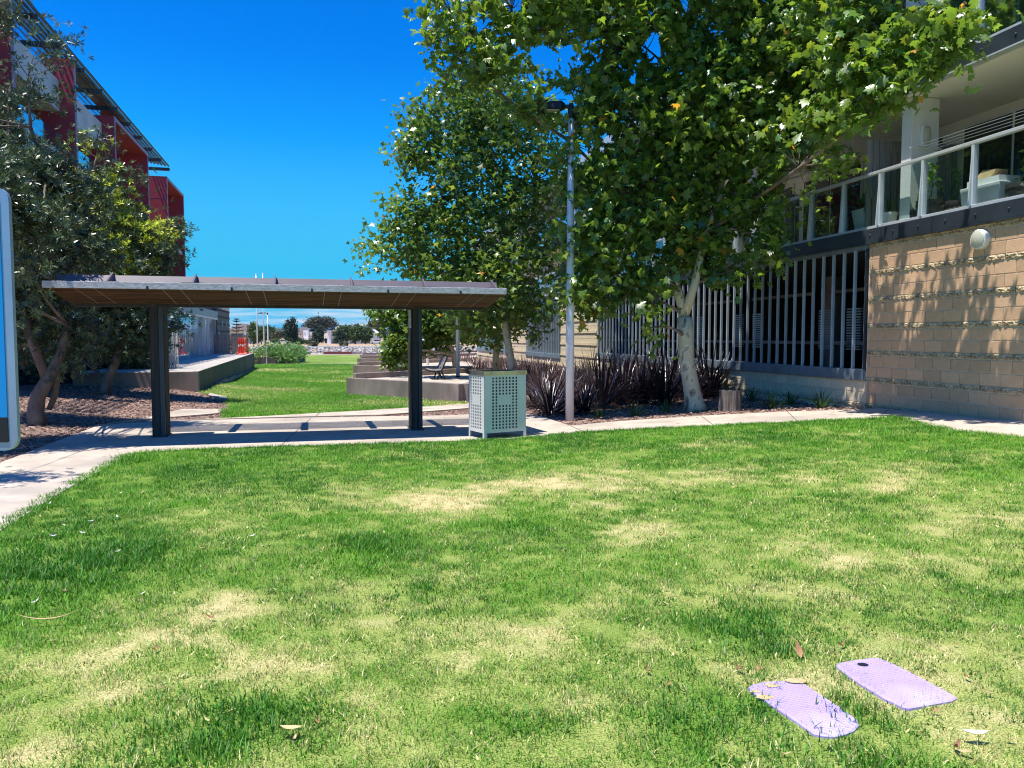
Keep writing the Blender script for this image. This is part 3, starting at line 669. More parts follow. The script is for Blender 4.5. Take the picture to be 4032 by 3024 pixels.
# balconies on two floors
def balcony_floor(z, top, first, gl):
    bbox('edge_beam', M['dark_steel'], -7, 48.5, -.09, .05, z - .26, z, bevel=.006)
    bbox('beam_flange', M['alu'] if not first else M['dark_steel'], -7, 48.5, -.09, .075, z - .285, z - .262)
    bbox('balcony_floor', M['render'], -7, 48.5, -9, -.092, z - .25, z - .012)
    bb = MB()
    s = -6.5
    while s < 30: 
        c = Vector(BR(s, .05, z - .13)); mb = MB(); bb.lathe([(.022, 0), (.022, .015), (.012, .028)], (c.x, c.y, c.z), 6); s += .62
    bb.build('bolt_row', M['dark_steel'], APT, kind='stuff')
    posts = [1.1 + 1.085 * k for k in range(-6, 26)]
    pmb = MB(); pmb.box(-.03, .03, -.09, -.01, 0, 1.0)
    pmb.prism([(-.03, -.012), (.03, -.012), (.03, .0), (-.03, 0)], 0, 1.0)
    pm = pmb.mesh('rail_post', M['alu'], bevel=.003)
    tri = MB(); P = [(-.034, -.085, 0), (.034, -.085, 0), (.034, -.085, 0)]
    tri.add([(-.012, -.01, .02), (.012, -.01, .02), (.012, .055, .02), (-.012, .055, .02), (-.012, -.01, .98), (.012, -.01, .98), (.012, .0, .98), (-.012, .0, .98)], [(0, 3, 2, 1), (4, 5, 6, 7), (0, 1, 5, 4), (1, 2, 6, 5), (2, 3, 7, 6), (3, 0, 4, 7)])
    tm = tri.mesh('post_gusset', M['alu'])
    gmb = MB(); gmb.box(.045, 1.04, -.052, -.044, .05, .955); gm = gmb.mesh('glass_panel', gl)
    for i, s in enumerate(posts):
        link('rail_post', pm, APT, BR(s, 0, z + .02), (0, 0, RZ)); link('post_gusset', tm, APT, BR(s, 0, z + .02), (0, 0, RZ))
        link('glass_panel', gm, APT, BR(s, 0, z + .03), (0, 0, RZ))
    bbox('bottom_rail', M['alu'], -7, 30, -.075, .0, z, z + .055, bevel=.004)
    bbox('top_rail', M['alu'], -7, 30, -.085, .005, z + 1.0, z + 1.055, bevel=.006)
balcony_floor(3.62, 5.87, True, M['glass'])
balcony_floor(6.13, 8.5, False, M['glass_blue'])
for (z0, z1, lv) in ((3.608, 5.87, 0), (6.118, 8.5, 1)):
    bbox('balcony_back_wall', M['render'], -7, 48.5, -2.5, -2.25, z0, z1)
    for k in range(-2, 9):
        s = 2.78 + 5.4 * k
        bbox('column', M['white'], s, s + .26, -.82, -.26, z0, z1, bevel=.006)
        # batten screen between two balconies
        bm_ = MB(); bm_.box(-.015, .015, -.055, .055, 0, 1.72); me = bm_.mesh('screen_batten', M['timber_grey'], bevel=.003)
        for j in range(15):
            if k in (-1, 0, 1, 2) and lv == 0: link('screen_batten', me, APT, BR(s + 1.0, -.16 - j * .135, z0 + .03), (0, 0, RZ))
        if lv == 0: bbox('screen_rail', M['timber_grey'], s + 1.02, s + 1.05, -2.2, -.1, z0 + .4, z0 + .5)
        # sliding doors: dark panes in pale frames
        for (a, b) in ((s + 1.5, s + 3.0), (s - 1.35, s + .9)):
            f = bbox('door_frame', M['white'], a - .05, b + .05, -2.249, -2.2, z0, z0 + 2.12)
            for c, d_ in ((a, (a + b) / 2 - .04), ((a + b) / 2 + .04, b)):
                mb = MB(); mb.box(c, d_, -2.199, -2.17, z0 + .08, z0 + 2.04, BR); mb.build('door_pane', M['window_dark'], f)
bbox('roof_slab', M['render'], -7, 48.5, -9, .3, 8.5, 8.72)
bbox('roof_fascia', M['alu'], -7, 48.6, .302, .36, 8.46, 8.86)
# dark brick pillar and shutter vent on the first balcony
pil = MB(); pil.box(.05, 1.08, -2.248, -1.86, 3.61, 5.868, BR); P_ = pil.build('brick_pillar', M['mortar'], APT)
bm_ = MB(); bm_.box(-.11, .11, -.012, .012, 0, .082); bme = bm_.mesh('pillar_brick', M['brick_dark'])
for r_ in range(23):
    for c in range(5):
        s = .06 + .115 + c * .232 + (.0 if r_ % 2 else -.0)
        if s < 1.08: link('pillar_brick', bme, APT, BR(s - .01, -1.852, 3.62 + r_ * .098), (0, 0, RZ), (.97, 1, 1))
    for c in range(2): link('pillar_brick', bme, APT, BR(.045, -1.96 - c * .2, 3.62 + r_ * .098), (0, 0, RZ + math.pi / 2), (.82, 1, 1))
for k in range(14): bbox('shutter_slat', M['brick_dark'], -2.4, -.15, -2.2, -2.12, 4.7 + k * .075, 4.74 + k * .075)
bbox('pipe', M['white'], -1.0, -.9, .01, .02, 3.1, 3.2) if False else None
# round bulkhead light on the block wall and the oval one on the column
def wall_light(c, n, rx, rz_, name, label, dep=.09):
    e = empty(name, c, math.atan2(n[1], n[0]) - math.pi / 2, label, 'wall light')
    def disc(y0, y1, k, m, nm, dome=0):
        mb = MB(); V = []; q = 28
        rings = [(y0, k), (y1, k), (y1 + .012, k * .93)] + ([(y1 + .012 + dome * .6, k * .62), (y1 + .012 + dome, k * .25)] if dome else [])
        for y, kk in rings:
            for i in range(q):
                a = 2 * math.pi * i / q; ex = 4 if rx != rz_ else 2
                ca, sa = math.cos(a), math.sin(a); V.append((rx * kk * math.copysign(abs(ca) ** (2 / ex), ca), y, rz_ * kk * math.copysign(abs(sa) ** (2 / ex if ex == 4 else 1), sa)))
        F = [(j * q + i, j * q + (i + 1) % q, (j + 1) * q + (i + 1) % q, (j + 1) * q + i) for j in range(len(rings) - 1) for i in range(q)]
        F += [tuple(range(q)), tuple(reversed(range((len(rings) - 1) * q, len(rings) * q)))]
        mb.add(V, F); return mb.build(nm, m, e, smooth=False)
    disc(0, dep * .6, 1, M['white'], 'base_ring'); disc(dep * .55, dep * .7, .86, M['opal'], 'diffuser', .03)
    return e
M['opal'] = mat('opal_diffuser', (.50, .49, .37), (.46, .45, .34), 2, 3, .35)
s_l = s_at(3851); lz = at(3851, 943, BR(s_l, 0, 0)[1]).z
wall_light(BR(s_l, .003, lz), (OX, OY), .155, .155, 'round_wall_light', 'round opal bulkhead light on the tan block wall below the balcony', .13)
wall_light(BR(2.775, -.52, 5.19), (-AX, -AY), .10, .19, 'oval_wall_light', 'oval bulkhead light on the white balcony column', .08)

# ---- things on the balcony
def BP(px, d): return s_at(px, d)
def tuft(mb_leaf, n, L0, L1, w, up0, up1, r0=.02, seg=4, sharp=1, droop=.6, rr=None):
    """strap leaves as flat arching blades; returns V, F, T"""
    rr = rr or random.Random(3); V, F, T = [], [], []
    for i in range(n):
        a = rr.random() * 6.283; up = rr.uniform(up0, up1); L_ = rr.uniform(L0, L1); ww = w * rr.uniform(.7, 1.2)
        dx, dy = math.cos(a), math.sin(a); px_, py_ = -dy, dx; x = dx * r0 * rr.random() * 2; y = dy * r0 * rr.random() * 2; z = 0; el = up
        b = len(V); t = rr.random(); tn = (.45 + 1.2 * t * t,) * 3
        for k in range(seg + 1):
            f = k / seg; wd = ww * (1 - f ** 2.2) ** sharp * (.55 + 1.2 * min(f * 2.2, 1) * .6) / 2 + .0006
            tw_ = rr.uniform(-.1, .1)
            V += [(x - px_ * wd, y - py_ * wd, z), (x + dx * -.0, y, z - wd * .5), (x + px_ * wd, y + py_ * wd, z + tw_ * wd)]; T += [tn] * 3
            x += dx * math.cos(el) * L_ / seg; y += dy * math.cos(el) * L_ / seg; z += math.sin(el) * L_ / seg; el -= droop * rr.uniform(.5, 1.5) / seg * (1.6 - up)
        for k in range(seg):
            q = b + k * 3; F += [(q, q + 1, q + 4, q + 3), (q + 1, q + 2, q + 5, q + 4)]
    return V, F, T
M['agave'] = leafmat('agave_leaf', (.09, .17, .07), (.1, .2, .05), tw=.1)
M['shrubleaf'] = leafmat('glossy_green_leaf', (.12, .26, .04), (.28, .45, .05), tw=.35)
s0 = BP(3395, -.5); e = empty('potted_agave', BR(s0, -.5, 3.61), RZ, 'large green agave in a tall tapered white planter on the balcony', 'potted plant', None)
mb = MB(); mb.add([(-.13, -.13, 0), (.13, -.13, 0), (.13, .13, 0), (-.13, .13, 0), (-.2, -.2, .52), (.2, -.2, .52), (.2, .2, .52), (-.2, .2, .52)], [(0, 3, 2, 1), (4, 5, 6, 7), (0, 1, 5, 4), (1, 2, 6, 5), (2, 3, 7, 6), (3, 0, 4, 7)]); mb.build('planter', M['white'], e, bevel=.006)
V, F, T = tuft(None, 26, .28, .46, .12, .35, 1.4, .03, 4, .8, .4); o = link('agave_leaves', fast_mesh('agave_leaves', V, F, M['agave'], T), e); o.location = (0, 0, .5)
s0 = BP(3486, -.45); e = empty('white_pot', BR(s0, -.45, 3.61), 0, 'small ribbed white plastic pot beside the timber screen', 'pot')
mb = MB(); mb.lathe([(.10, 0), (.13, .3), (.15, .3), (.15, .34), (.125, .34), (.12, .31)], n=20); mb.build('pot', M['white'], e, smooth=False)
V, F, T = tuft(None, 5, .3, .5, .05, .9, 1.5, .02, 4); o = link('seedling_leaves', fast_mesh('seedling_leaves', V, F, M['shrubleaf'], T), e); o.location = (0, 0, .3)
def leafy(name, hgt, n, w, m, seed=1, size=.07):
    r = random.Random(seed); V, F, T = [], [], []
    for i in range(n):
        z = hgt * r.random() ** .8; a = r.random() * 6.283; q = w * r.random() * (1.1 - .6 * z / hgt); c = Vector((math.cos(a) * q, math.sin(a) * q, z)); sz = size * r.uniform(.6, 1.3)
        u = Vector((r.gauss(0, 1), r.gauss(0, 1), r.gauss(0, .5))).normalized(); v = u.cross(Vector((r.gauss(0, 1), r.gauss(0, 1), 1))).normalized()
        b = len(V); V += [c - u * sz, c - v * sz * .35, c + u * sz, c + v * sz * .35]; F.append((b, b + 1, b + 2, b + 3)); T += [(.6 + .9 * r.random(),) * 3] * 4
    return fast_mesh(name, V, F, m, T)
for i, (px, d, rad, hh, ph, lab) in enumerate(((3590, -.4, .13, .26, .12, 'small dark tub with a low succulent behind the white column base'), (3645, -.35, .24, .36, .0, 'half barrel with a spreading leafy shrub behind the balcony glass'), (3745, -.7, .26, .32, .0, 'half barrel holding a slim upright leafy stem'), (4010, -.6, .27, .34, .0, 'half barrel with a tall plant near the sliding door'))):
    s0 = BP(px, d); e = empty('barrel_planter', BR(s0, d, 3.61), 0, lab, 'potted plant', 'barrel planters on the balcony')
    mb = MB(); mb.lathe([(rad * .8, 0), (rad * .93, hh * .5), (rad, hh), (rad * .9, hh), (rad * .88, hh * .85)], n=20); b_ = mb.build('barrel', M['terracotta'], e)
    for z in (.25, .7):
        q = MB(); rr_ = rad * (.8 + .2 * z) + .012; q.lathe([(rr_, hh * z), (rr_ + .006, hh * (z + .1))], n=20); q.build('hoop', M['black'], b_)
    o = link('foliage', leafy('foliage', (.16, .72, .62, .7)[i], (40, 120, 70, 60)[i], (.14, .24, .13, .15)[i], M['shrubleaf'], i + 1, (.04, .06, .05, .06)[i]), e); o.location = (0, 0, hh * .85)
    q = MB(); q.tube([(0, 0, hh * .8), (.02, .01, hh + .3), (0, .02, hh + (.05, .6, .55, .6)[i])], [.012, .009, .004], 5); q.build('stem', M['twig'], e)
s0 = BP(3880, -.55); e = empty('storage_box', BR(s0, -.55, 3.61), RZ, 'grey plastic tub heaped with papers and cardboard behind the glass', 'storage box')
mb = MB(); mb.add([(-.36, -.22, 0), (.36, -.22, 0), (.36, .22, 0), (-.36, .22, 0), (-.4, -.25, .42), (.4, -.25, .42), (.4, .25, .42), (-.4, .25, .42)], [(0, 3, 2, 1), (4, 5, 6, 7), (0, 1, 5, 4), (1, 2, 6, 5), (2, 3, 7, 6), (3, 0, 4, 7)]); mb.build('tub', M['offwhite'], e, bevel=.01)
e2 = empty('carton', BR(s0, -.55, 4.035), RZ, 'flat pale carton and folded papers lying on the grey tub', 'carton')
mb = MB(); mb.box(-.34, .3, -.2, .2, 0, .1); mb.build('carton_box', M['white'], e2)
mb = MB(); mb.hull([(-.1, -.18, .11), (.2, -.18, .12), (.2, .15, .12), (-.12, .15, .11), (-.2, -.1, .22), (.12, -.16, .20), (.1, .1, .26), (-.2, .12, .22)], [(0, 1, 2, 3), (4, 5, 6, 7), (0, 1, 5, 4), (1, 2, 6, 5), (2, 3, 7, 6), (3, 0, 4, 7)]); mb.build('paper_heap', M['tanleaf'], e2)
e = empty('clothes_line', BR(2.7, -.4, 4.75), 0, 'taut wires of a clothes line strung from the white column', 'clothes line')
mb = MB(); mb.tube([BR(2.74, -.2, 4.97), BR(2.74, -.84, 4.97)], .014, 8); o = mb.build('bracket', M['white'], None); o.parent = e; o.matrix_parent_inverse = Matrix.Translation(-Vector(e.location))
for k in range(4):
    mb = MB(); d = -.25 - k * .16; pts = [BR(2.74 - 9.2 * f, d, 4.98 - .03 * math.sin(math.pi * f)) for f in (0, .25, .5, .75, 1)]; mb.tube(pts, .006, 5); o = mb.build('wire', M['white'], None); o.parent = e; o.matrix_parent_inverse = Matrix.Translation(-Vector(e.location))

# ================================================================== LEFT BUILDING
# podium with barred shopfront
LAX, LAY = -.248, .969; LOX, LOY = .969, .248
def BL(s, d, z): return (-15.5 + LAX * s + LOX * d, 35 + LAY * s + LOY * d, z)
POD = empty('podium_building', (0, 0, 0), label='low grey podium with barred reflective shopfront and banded block wall', cat='building')
def lbox(name, m, s0, s1, d0, d1, z0, z1, parent=POD, bevel=0, **k):
    mb = MB(); mb.box(s0, s1, d0, d1, z0, z1, BL); return mb.build(name, m, parent, bevel=bevel, **k)
zr = .40
lbox('shop_glass', M['mirror_glass'], -8, 17.3, -.22, -.16, zr, 2.78)
lbox('sill', M['sill_steel'], -8, 17.3, -.3, .04, zr - .2, zr + .10)
lbox('head_rail', M['white'], -8, 17.4, -.05, .03, 2.74, 2.84)
lbox('head_beam', M['sill_steel'], -8, 17.6, -.4, .02, 2.842, 3.30)
fin = MB(); fin.box(-.014, .014, -.02, .0, 0, 2.35); fme = fin.mesh('shopfront_bar', M['white'])
n = int(25 / .45)
for i in range(n): link('shopfront_bar', fme, POD, BL(-7.9 + i * .45, 0, zr + .1), (0, 0, math.atan2(LAY, LAX)))
lbox('door_frame', M['white'], 11.2, 11.32, -.1, .05, zr + .1, 2.75); lbox('door_frame', M['white'], 12.7, 12.8, -.1, .05, zr + .1, 2.75)
lbox('podium_wall', M['grey_block'], 17.3, 25.1, -3, 0, -1, 3.55)
lbox('podium_wall', M['grey_block'], -8, 17.3, -9, -.3, 3.302, 3.62)
lbox('podium_back_wall', M['grey_block'], -8, 17.3, -9.2, -9, 0, 3.3)
for z in (.95, 1.45, 1.95, 2.45, 2.95, 3.4):
    for k in range(20): lbox('block_band', M['grey_band'], 17.31 + k * .39, 17.31 + k * .39 + .38, .0, .02 + .012 * (k % 3), z, z + .09)
lbox('corner_post', M['offwhite'], 17.42, 17.6, .02, .1, zr, 2.0)
for k, s in enumerate((19.6, 22.4)):
    lbox('wall_vent', M['offwhite'], s, s + .3, .03, .07, 2.35, 2.75)
mb = MB()
for k in range(60): mb.box(17.3 + k * .13, 17.3 + k * .13 + .07, -.02, .03, 3.552, 4.0, BL)
mb.build('corrugated_upstand', M['offwhite'], POD)
# ramp: retaining wall, deck, sunlit
RAMP = empty('concrete_ramp', (0, 0, 0), label='raised concrete ramp with shade-toned side wall beside the lawn', cat='ramp')
c0 = G(784, 1540); RO = (c0.x, c0.y)
u_ = Vector((-.262, .965)); 
def BA(s, d, z): return (RO[0] + u_.x * s - u_.y * d * 1.0, RO[1] + u_.y * s + u_.x * d * -1.0 * -1.0, z)
def BA(s, d, z): return (RO[0] + u_.x * s - .965 * d, RO[1] + u_.y * s - .262 * d, z)     # d grows away from the lawn
ztop = at(784, 1463, c0.y).z
def rbox(name, m, s0, s1, d0, d1, z0, z1, **k):
    mb = MB(); mb.box(s0, s1, d0, d1, z0, z1, BA); return mb.build(name, m, RAMP, **k)
rbox('side_wall', M['ramp_face'], 0.21, 29, 0, .2, -1.2, ztop, bevel=.015)
rbox('end_wall', M['concrete_dark'], 0, .205, 0, 3.6, -1.0, ztop, bevel=.015)
rbox('deck', M['ramp_conc'], .21, 29, .205, 3.6, ztop - .3, ztop - .015)
rbox('wall_coping', M['ramp_conc'], .21, 29, -.004, .2, ztop + .001, ztop + .012)
for k in range(6): rbox('wall_footing', M['concrete_dark'], 4.5 + k * 4.1, 4.5 + k * 4.1 + 4.0, -.10, -.005, -1.3, -.13 - .08 * k)
# grey palings at the ramp's end and the white palisade by the trees
def fence(name, pts, hgt, w, step, m, label, z_of, thick=.03, rail=True, group=None):
    e = empty(name, (pts[0][0], pts[0][1], z_of(*pts[0][:2])), 0, label, 'fence', group); inv = -Vector(e.location)
    mb = MB(); mb.box(-w / 2, w / 2, -thick / 2, thick / 2, 0, hgt); me = mb.mesh('paling', m)
    for a, b in zip(pts, pts[1:]):
        a = Vector(a[:2]); b = Vector(b[:2]); L_ = (b - a).length; n = max(1, int(L_ / step)); d = (b - a) / L_; an = math.atan2(d.y, d.x)
        for i in range(n):
            p = a + d * (i + .5) * L_ / n; link('paling', me, e, Vector((p.x, p.y, z_of(p.x, p.y))) + inv, (0, 0, an))
        if rail:
            for zz in (.15, hgt - .2):
                q = MB(); nrm = Vector((-d.y, d.x)) * (thick / 2 + .02)
                q.tube([Vector((a.x + nrm.x, a.y + nrm.y, z_of(a.x, a.y) + zz)) + inv, Vector((b.x + nrm.x, b.y + nrm.y, z_of(b.x, b.y) + zz)) + inv], .018, 5); q.build('rail', m, e)
    return e
p1 = BA(27.0, 2.9, 0); p2 = BA(27.4, .3, 0)
fence('ramp_fence', [p1, p2], 1.25, .09, .13, M['concrete_dark'], 'short grey paling fence across the far end of the ramp', lambda x, y: ztop)
a_ = G(520, 1470); b_ = G(662, 1450)
fence('palisade_fence', [(-14.2, 28.5), (-11.7, 27.0)], 1.45, .05, .11, M['white'], 'white palisade fence panel half hidden behind the banksia branches', lambda x, y: .35)
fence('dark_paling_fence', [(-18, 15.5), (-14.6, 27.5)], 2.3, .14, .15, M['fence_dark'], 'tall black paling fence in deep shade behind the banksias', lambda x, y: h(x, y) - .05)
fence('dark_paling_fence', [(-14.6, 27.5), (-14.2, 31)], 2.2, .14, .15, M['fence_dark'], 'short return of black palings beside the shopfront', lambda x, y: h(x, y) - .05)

# the maroon block above, standing back on the podium
RBX = empty('maroon_building', (0, 0, 0), label='tall maroon apartment building with box frames, balconies and roof louvres', cat='building')
def BM(s, d, z): return (-14.85 + LAX * s + LOX * d, 23.5 + LAY * s + LOY * d, z)
def mbox(name, m, s0, s1, d0, d1, z0, z1, parent=RBX, bevel=0, **k):
    mb = MB(); mb.box(s0, s1, d0, d1, z0, z1, BM); return mb.build(name, m, parent, bevel=bevel, **k)
ZB = 3.63
mbox('rear_wall', M['red'], -9, 30.6, -9, -2.0, ZB, 11.1)
mbox('roof', M['roof_grey'], -9, 30.8, -9.2, -2.4, 11.12, 11.3)
def boxframe(s0, s1, top, fins=(), open_=True):
    w = .16
    mbox('box_frame', M['red'], s0, s0 + w, -2.0, 0, ZB, top); mbox('box_frame', M['red'], s1 - w, s1, -2.0, 0, ZB, top)
    mbox('frame_soffit', M['orange_red'], s0 + w, s1 - w, -2.0, -.002, top - w, top - .002)
    for a, b in ((s0, s0 + w), (s1 - w, s1)): mbox('edge_trim', M['mauve'], a - .004, b + .004, .002, .03, ZB, top)
    mbox('edge_trim', M['mauve'], s0 + w + .005, s1 - w - .005, .002, .03, top - w - .01, top)
    mbox('joint_line', M['mauve'], s0 - .006, s0 - .001, -2, 0, top - 1.32, top - 1.30)
    for zf in (7.2, 4.35):
        if zf < top - 2: 
            mbox('balcony_slab', M['offwhite'], s0 + w + .002, s1 - w - .002, -2.0, -.12, zf, zf + .22)
            for k in range(3): 
                a = s0 + .7 + k * 1.35
                f = mbox('window_frame', M['white'], a, a + 1.2, -1.998, -1.95, zf + .6, zf + 2.3)
                for c, d_ in ((a + .05, a + .57), (a + .63, a + 1.15)):
                    q = MB(); q.box(c, d_, -1.949, -1.93, zf + .68, zf + 2.2, BM); q.build('window_pane', M['mirror_glass'], f)
boxframe(24.5, 30.7, 11.3)
boxframe(11.9, 19.1, 11.45)
mbox('fin_wall', M['red'], 5.95, 6.15, -2, 0, ZB, 11.9); mbox('edge_trim', M['mauve'], 5.94, 6.16, .002, .03, ZB, 11.9)
mbox('fin_wall', M['red'], -.3, -.1, -2, 0, ZB, 13.2); mbox('edge_trim', M['mauve'], -.31, -.09, .002, .03, ZB, 13.2)
mbox('fin_wall', M['red'], -6, -5.8, -2, 0, ZB, 13.2)
for (a, b) in ((-5.8, -.3), (-.1, 5.95), (6.15, 11.9), (19.1, 24.5)):
    for zf in (7.55, 10.15, 4.7):
        if a > 19: continue
        o = mbox('balcony_parapet', M['offwhite'], a + .003, b - .003, -.62, -.5, zf, zf + .95); mbox('balcony_slab', M['offwhite'], a + .003, b - .003, -2.0, -.501, zf - .2, zf - .002)
        q = MB(); q.box(a + .1, b - .1, -.53, -.515, zf + .96, zf + 1.55, BM); q.build('glass_panel', M['glass_blue'], RBX)
        for k in range(3):
            c = a + .5 + k * (b - a - 1) / 3; f = mbox('window_frame', M['white'], c, c + 1.3, -1.998, -1.95, zf + .1, zf + 2.15)
            q = MB(); q.box(c + .06, c + 1.24, -1.949, -1.93, zf + .15, zf + 2.08, BM); q.build('window_pane', M['mirror_glass'], f)
# steel sun louvres along the eave
for k in range(7):
    d = .12 - k * .19; z = 11.95 + .03 * k
    mb = MB(); V = [(a, d + y * .03, z + zz * .03 + y * .02) for a in (-9, 24.7) for zz in (-1, 1) for y in (-1, 1)]
    mb.add([BM(*v) for v in V], [(0, 1, 3, 2), (4, 6, 7, 5), (0, 4, 5, 1), (2, 3, 7, 6), (0, 2, 6, 4), (1, 5, 7, 3)]); mb.build('eave_louvre', M['dark_steel'], RBX)
for k in range(14): 
    s = -8.6 + k * 2.56; mbox('eave_bracket', M['dark_steel'], s, s + .09, -2.3, .16, 11.68, 11.86)
for k in range(9): mbox('eave_panel', M['grey_band'], 6.4 + k * .98, 6.4 + k * .98 + .93, -1.2, -.2, 12.02, 12.05)

# ================================================================== SHELTER
SHZ = -.09
def BS(t, w, z): return (-5.85 + .966 * t + .259 * w, 12.93 + .259 * t - .966 * w, z)
SH = empty('timber_shelter', BS(2, -.2, SHZ), 0, 'long low park shelter with brown slatted timber soffit on two dark posts', 'shelter'); SHI = Matrix.Translation(-Vector(SH.location))
def sbox(name, m, t0, t1, w0, w1, z0, z1, parent=None, bevel=0):
    mb = MB(); mb.box(t0, t1, w0, w1, z0, z1, lambda a, b, c: Vector(BS(a, b, c)) - Vector(SH.location)); return mb.build(name, m, parent or SH, bevel=bevel)
T0, T1 = -1.37, 5.58; WN = 1.42
def zs(w): return 2.145 + .175 * w / WN              # underside height
ns = 31
for k in range(ns):
    w0 = .03 + (WN - .06) * k / ns; w1 = w0 + (WN - .06) / ns * .86
    mb = MB(); mb.add([Vector(BS(t, w, zs(w) + dz)) - Vector(SH.location) for t in (T0 + .02, T1 - .02) for w, dz in ((w0, 0), (w1, 0), (w1, .03), (w0, .03))], [(0, 1, 2, 3), (4, 7, 6, 5), (0, 4, 5, 1), (1, 5, 6, 2), (2, 6, 7, 3), (3, 7, 4, 0)])
    mb.build('soffit_slat', M['slat'], SH)
sbox('near_fascia', M['fascia'], T0, T1, WN - .035, WN + .012, 2.315, 2.415, bevel=.004)
sbox('far_beam', M['timber_dark'], T0 + .05, T1 - .05, -.16, .02, 2.10, 2.26, bevel=.004)
for s_, a in ((T0, T0 + .05), (T1 - .05, T1)):
    mb = MB(); mb.add([Vector(BS(t, w, z)) - Vector(SH.location) for t in (s_, a) for w, z in ((.02, 2.15), (WN - .04, 2.325), (WN - .04, 2.405), (.02, 2.36))], [(0, 1, 2, 3), (4, 7, 6, 5), (0, 4, 5, 1), (1, 5, 6, 2), (2, 6, 7, 3), (3, 7, 4, 0)]); mb.build('end_board', M['timber_dark'], SH)
sbox('roof_sheet', M['purple_metal'], T0 + .03, T1 - .03, -.1, WN - .04, 2.362, 2.38)
mb = MB(); mb.add([Vector(BS(t, w, z)) - Vector(SH.location) for t in (T0 + .06, T1 - .06) for w, z in ((1.02, 2.382), (1.05, 2.382), (.95, 2.545), (.92, 2.545))], [(0, 1, 2, 3), (4, 7, 6, 5), (0, 4, 5, 1), (1, 5, 6, 2), (2, 6, 7, 3), (3, 7, 4, 0)]); mb.build('metal_upstand', M['purple_metal'], SH)
for k in range(6):
    t = 5.42 - 1.19 * k
    mb = MB(); mb.add([Vector(BS(t + q, w, z)) - Vector(SH.location) for q in (-.012, .012) for w, z in ((1.38, 2.424), (1.05, 2.424), (.95, 2.585), (.98, 2.585))], [(0, 1, 2, 3), (4, 7, 6, 5), (0, 4, 5, 1), (1, 5, 6, 2), (2, 6, 7, 3), (3, 7, 4, 0)]); mb.build('gusset', M['purple_metal'], SH)
    sbox('gusset_foot', M['purple_metal'], t - .16, t + .16, 1.3, 1.42, 2.417, 2.424)
    sbox('fascia_notch', M['black'], t + .55, t + .575, WN + .013, WN + .03, 2.30, 2.36)  # black block stands in for a small dark notch in the fascia
    for q in (-.13, .13):                              # screw lines across the slats
        mb = MB()
        for j in range(ns):
            w = .03 + (WN - .06) * (j + .43) / ns; x, y, z = BS(t - .3 + q, w, zs(w)); p = Vector((x, y, z)) - Vector(SH.location); mb.box(p.x - .004, p.x + .004, p.y - .004, p.y + .004, p.z - .003, p.z + .001)
        mb.build('screw_line', M['alu'], SH, kind='stuff')
# slatted rear canopy casting the striped shade
for k in range(6): 
    t = -1.1 + k * 1.26; sbox('rear_rafter', M['timber_dark'], t, t + .09, -1.95, -.3, 2.27, 2.42)
for k in range(24): sbox('rear_batten', M['timber_dark'], T0 + .1, T1, -.62 - k * .052, -.585 - k * .052, 2.43, 2.455)
sbox('rear_beam', M['timber_dark'], T0 + .1, T1, -1.95, -1.88, 2.30, 2.425)
# laminated blade posts
for (t0, t1) in ((-.22, 0.0), (4.16, 4.36)):
    ps = sbox('post', M['timber_dark'], t0 + .02, t1 - .02, -.48, -.03, SHZ - .05, 2.12)
    sbox('post_face', M['timber_dark'], t0 + .03, t1 - .075, -.03, .0, SHZ, 2.10, bevel=.003); sbox('post_flange', M['dark_steel'], t1 - .07, t1 - .005, -.03, .012, SHZ, 2.10)
    for side in (0, 1):
        for k in range(8):
            a = -.475 + k * .055
            if side: sbox('post_batten', M['timber_dark'], t1 - .02, t1 + rnd.uniform(-.002, .004), a, a + .042, SHZ, 2.11 - (0 if k else .0), bevel=.002)
            else: sbox('post_batten', M['timber_dark'], t0, t0 + .02, a, a + .042, SHZ, 2.11, bevel=.002)
    sbox('base_plate', M['dark_steel'], t0 - .02, t1 + .02, -.5, .03, SHZ - .02, SHZ + .012)
sbox('cover_board', M['fascia'], 4.115, 4.157, -.06, .03, 1.76, 2.09)

# ================================================================== LITTER BIN
bl = G(1907, 1734); bl.z = h(bl.x, bl.y) + .014
BIN = empty('litter_bin', bl, math.atan2(.5, .86), 'square perforated steel litter bin on four legs at the lawn edge', 'litter bin')
BW, BD, BZ0, BZ1 = .80, .56, .10, 1.10
def perf(w, hgt, cols, rows, blank, hs, px_, pz, name, ox, oz):
    xs = [0.0]; zs_ = [0.0]
    for c in range(cols): xs += [ox + c * px_, ox + c * px_ + hs]
    for r_ in range(rows): zs_ += [oz + r_ * pz, oz + r_ * pz + hs]
    xs.append(w); zs_.append(hgt); V = [(x, 0, z) for z in zs_ for x in xs]; n = len(xs); F = []
    for j in range(len(zs_) - 1):
        for i in range(n - 1):
            if i % 2 == 1 and j % 2 == 1:
                c, r_ = i // 2, j // 2
                if not blank(c, r_): continue
            F.append((j * n + i, j * n + i + 1, (j + 1) * n + i + 1, (j + 1) * n + i))
    mb = MB(); mb.add(V, F); me = mb.mesh(name, M['bin']); return me
bk = lambda c, r_: (2 <= c <= 5 and 8 <= r_ <= 10)
fp = perf(BW - .01, BZ1 - BZ0 - .05, 8, 17, bk, .031, .0635, .0515, 'front_panel', .145, .06)
def solid(o, th=.003):
    md = o.modifiers.new('thickness', 'SOLIDIFY'); md.thickness = th; md.offset = 0
o = link('front_panel', fp, BIN, (.005, 0, BZ0)); solid(o); o = link('back_panel', fp, BIN, (.005, BD, BZ0)); solid(o)
bs = lambda c, r_: (1 <= c <= 4 and 8 <= r_ <= 10)
sp_ = perf(BD - .01, BZ1 - BZ0 - .05, 6, 17, bs, .031, .0635, .0515, 'side_panel', .105, .06)
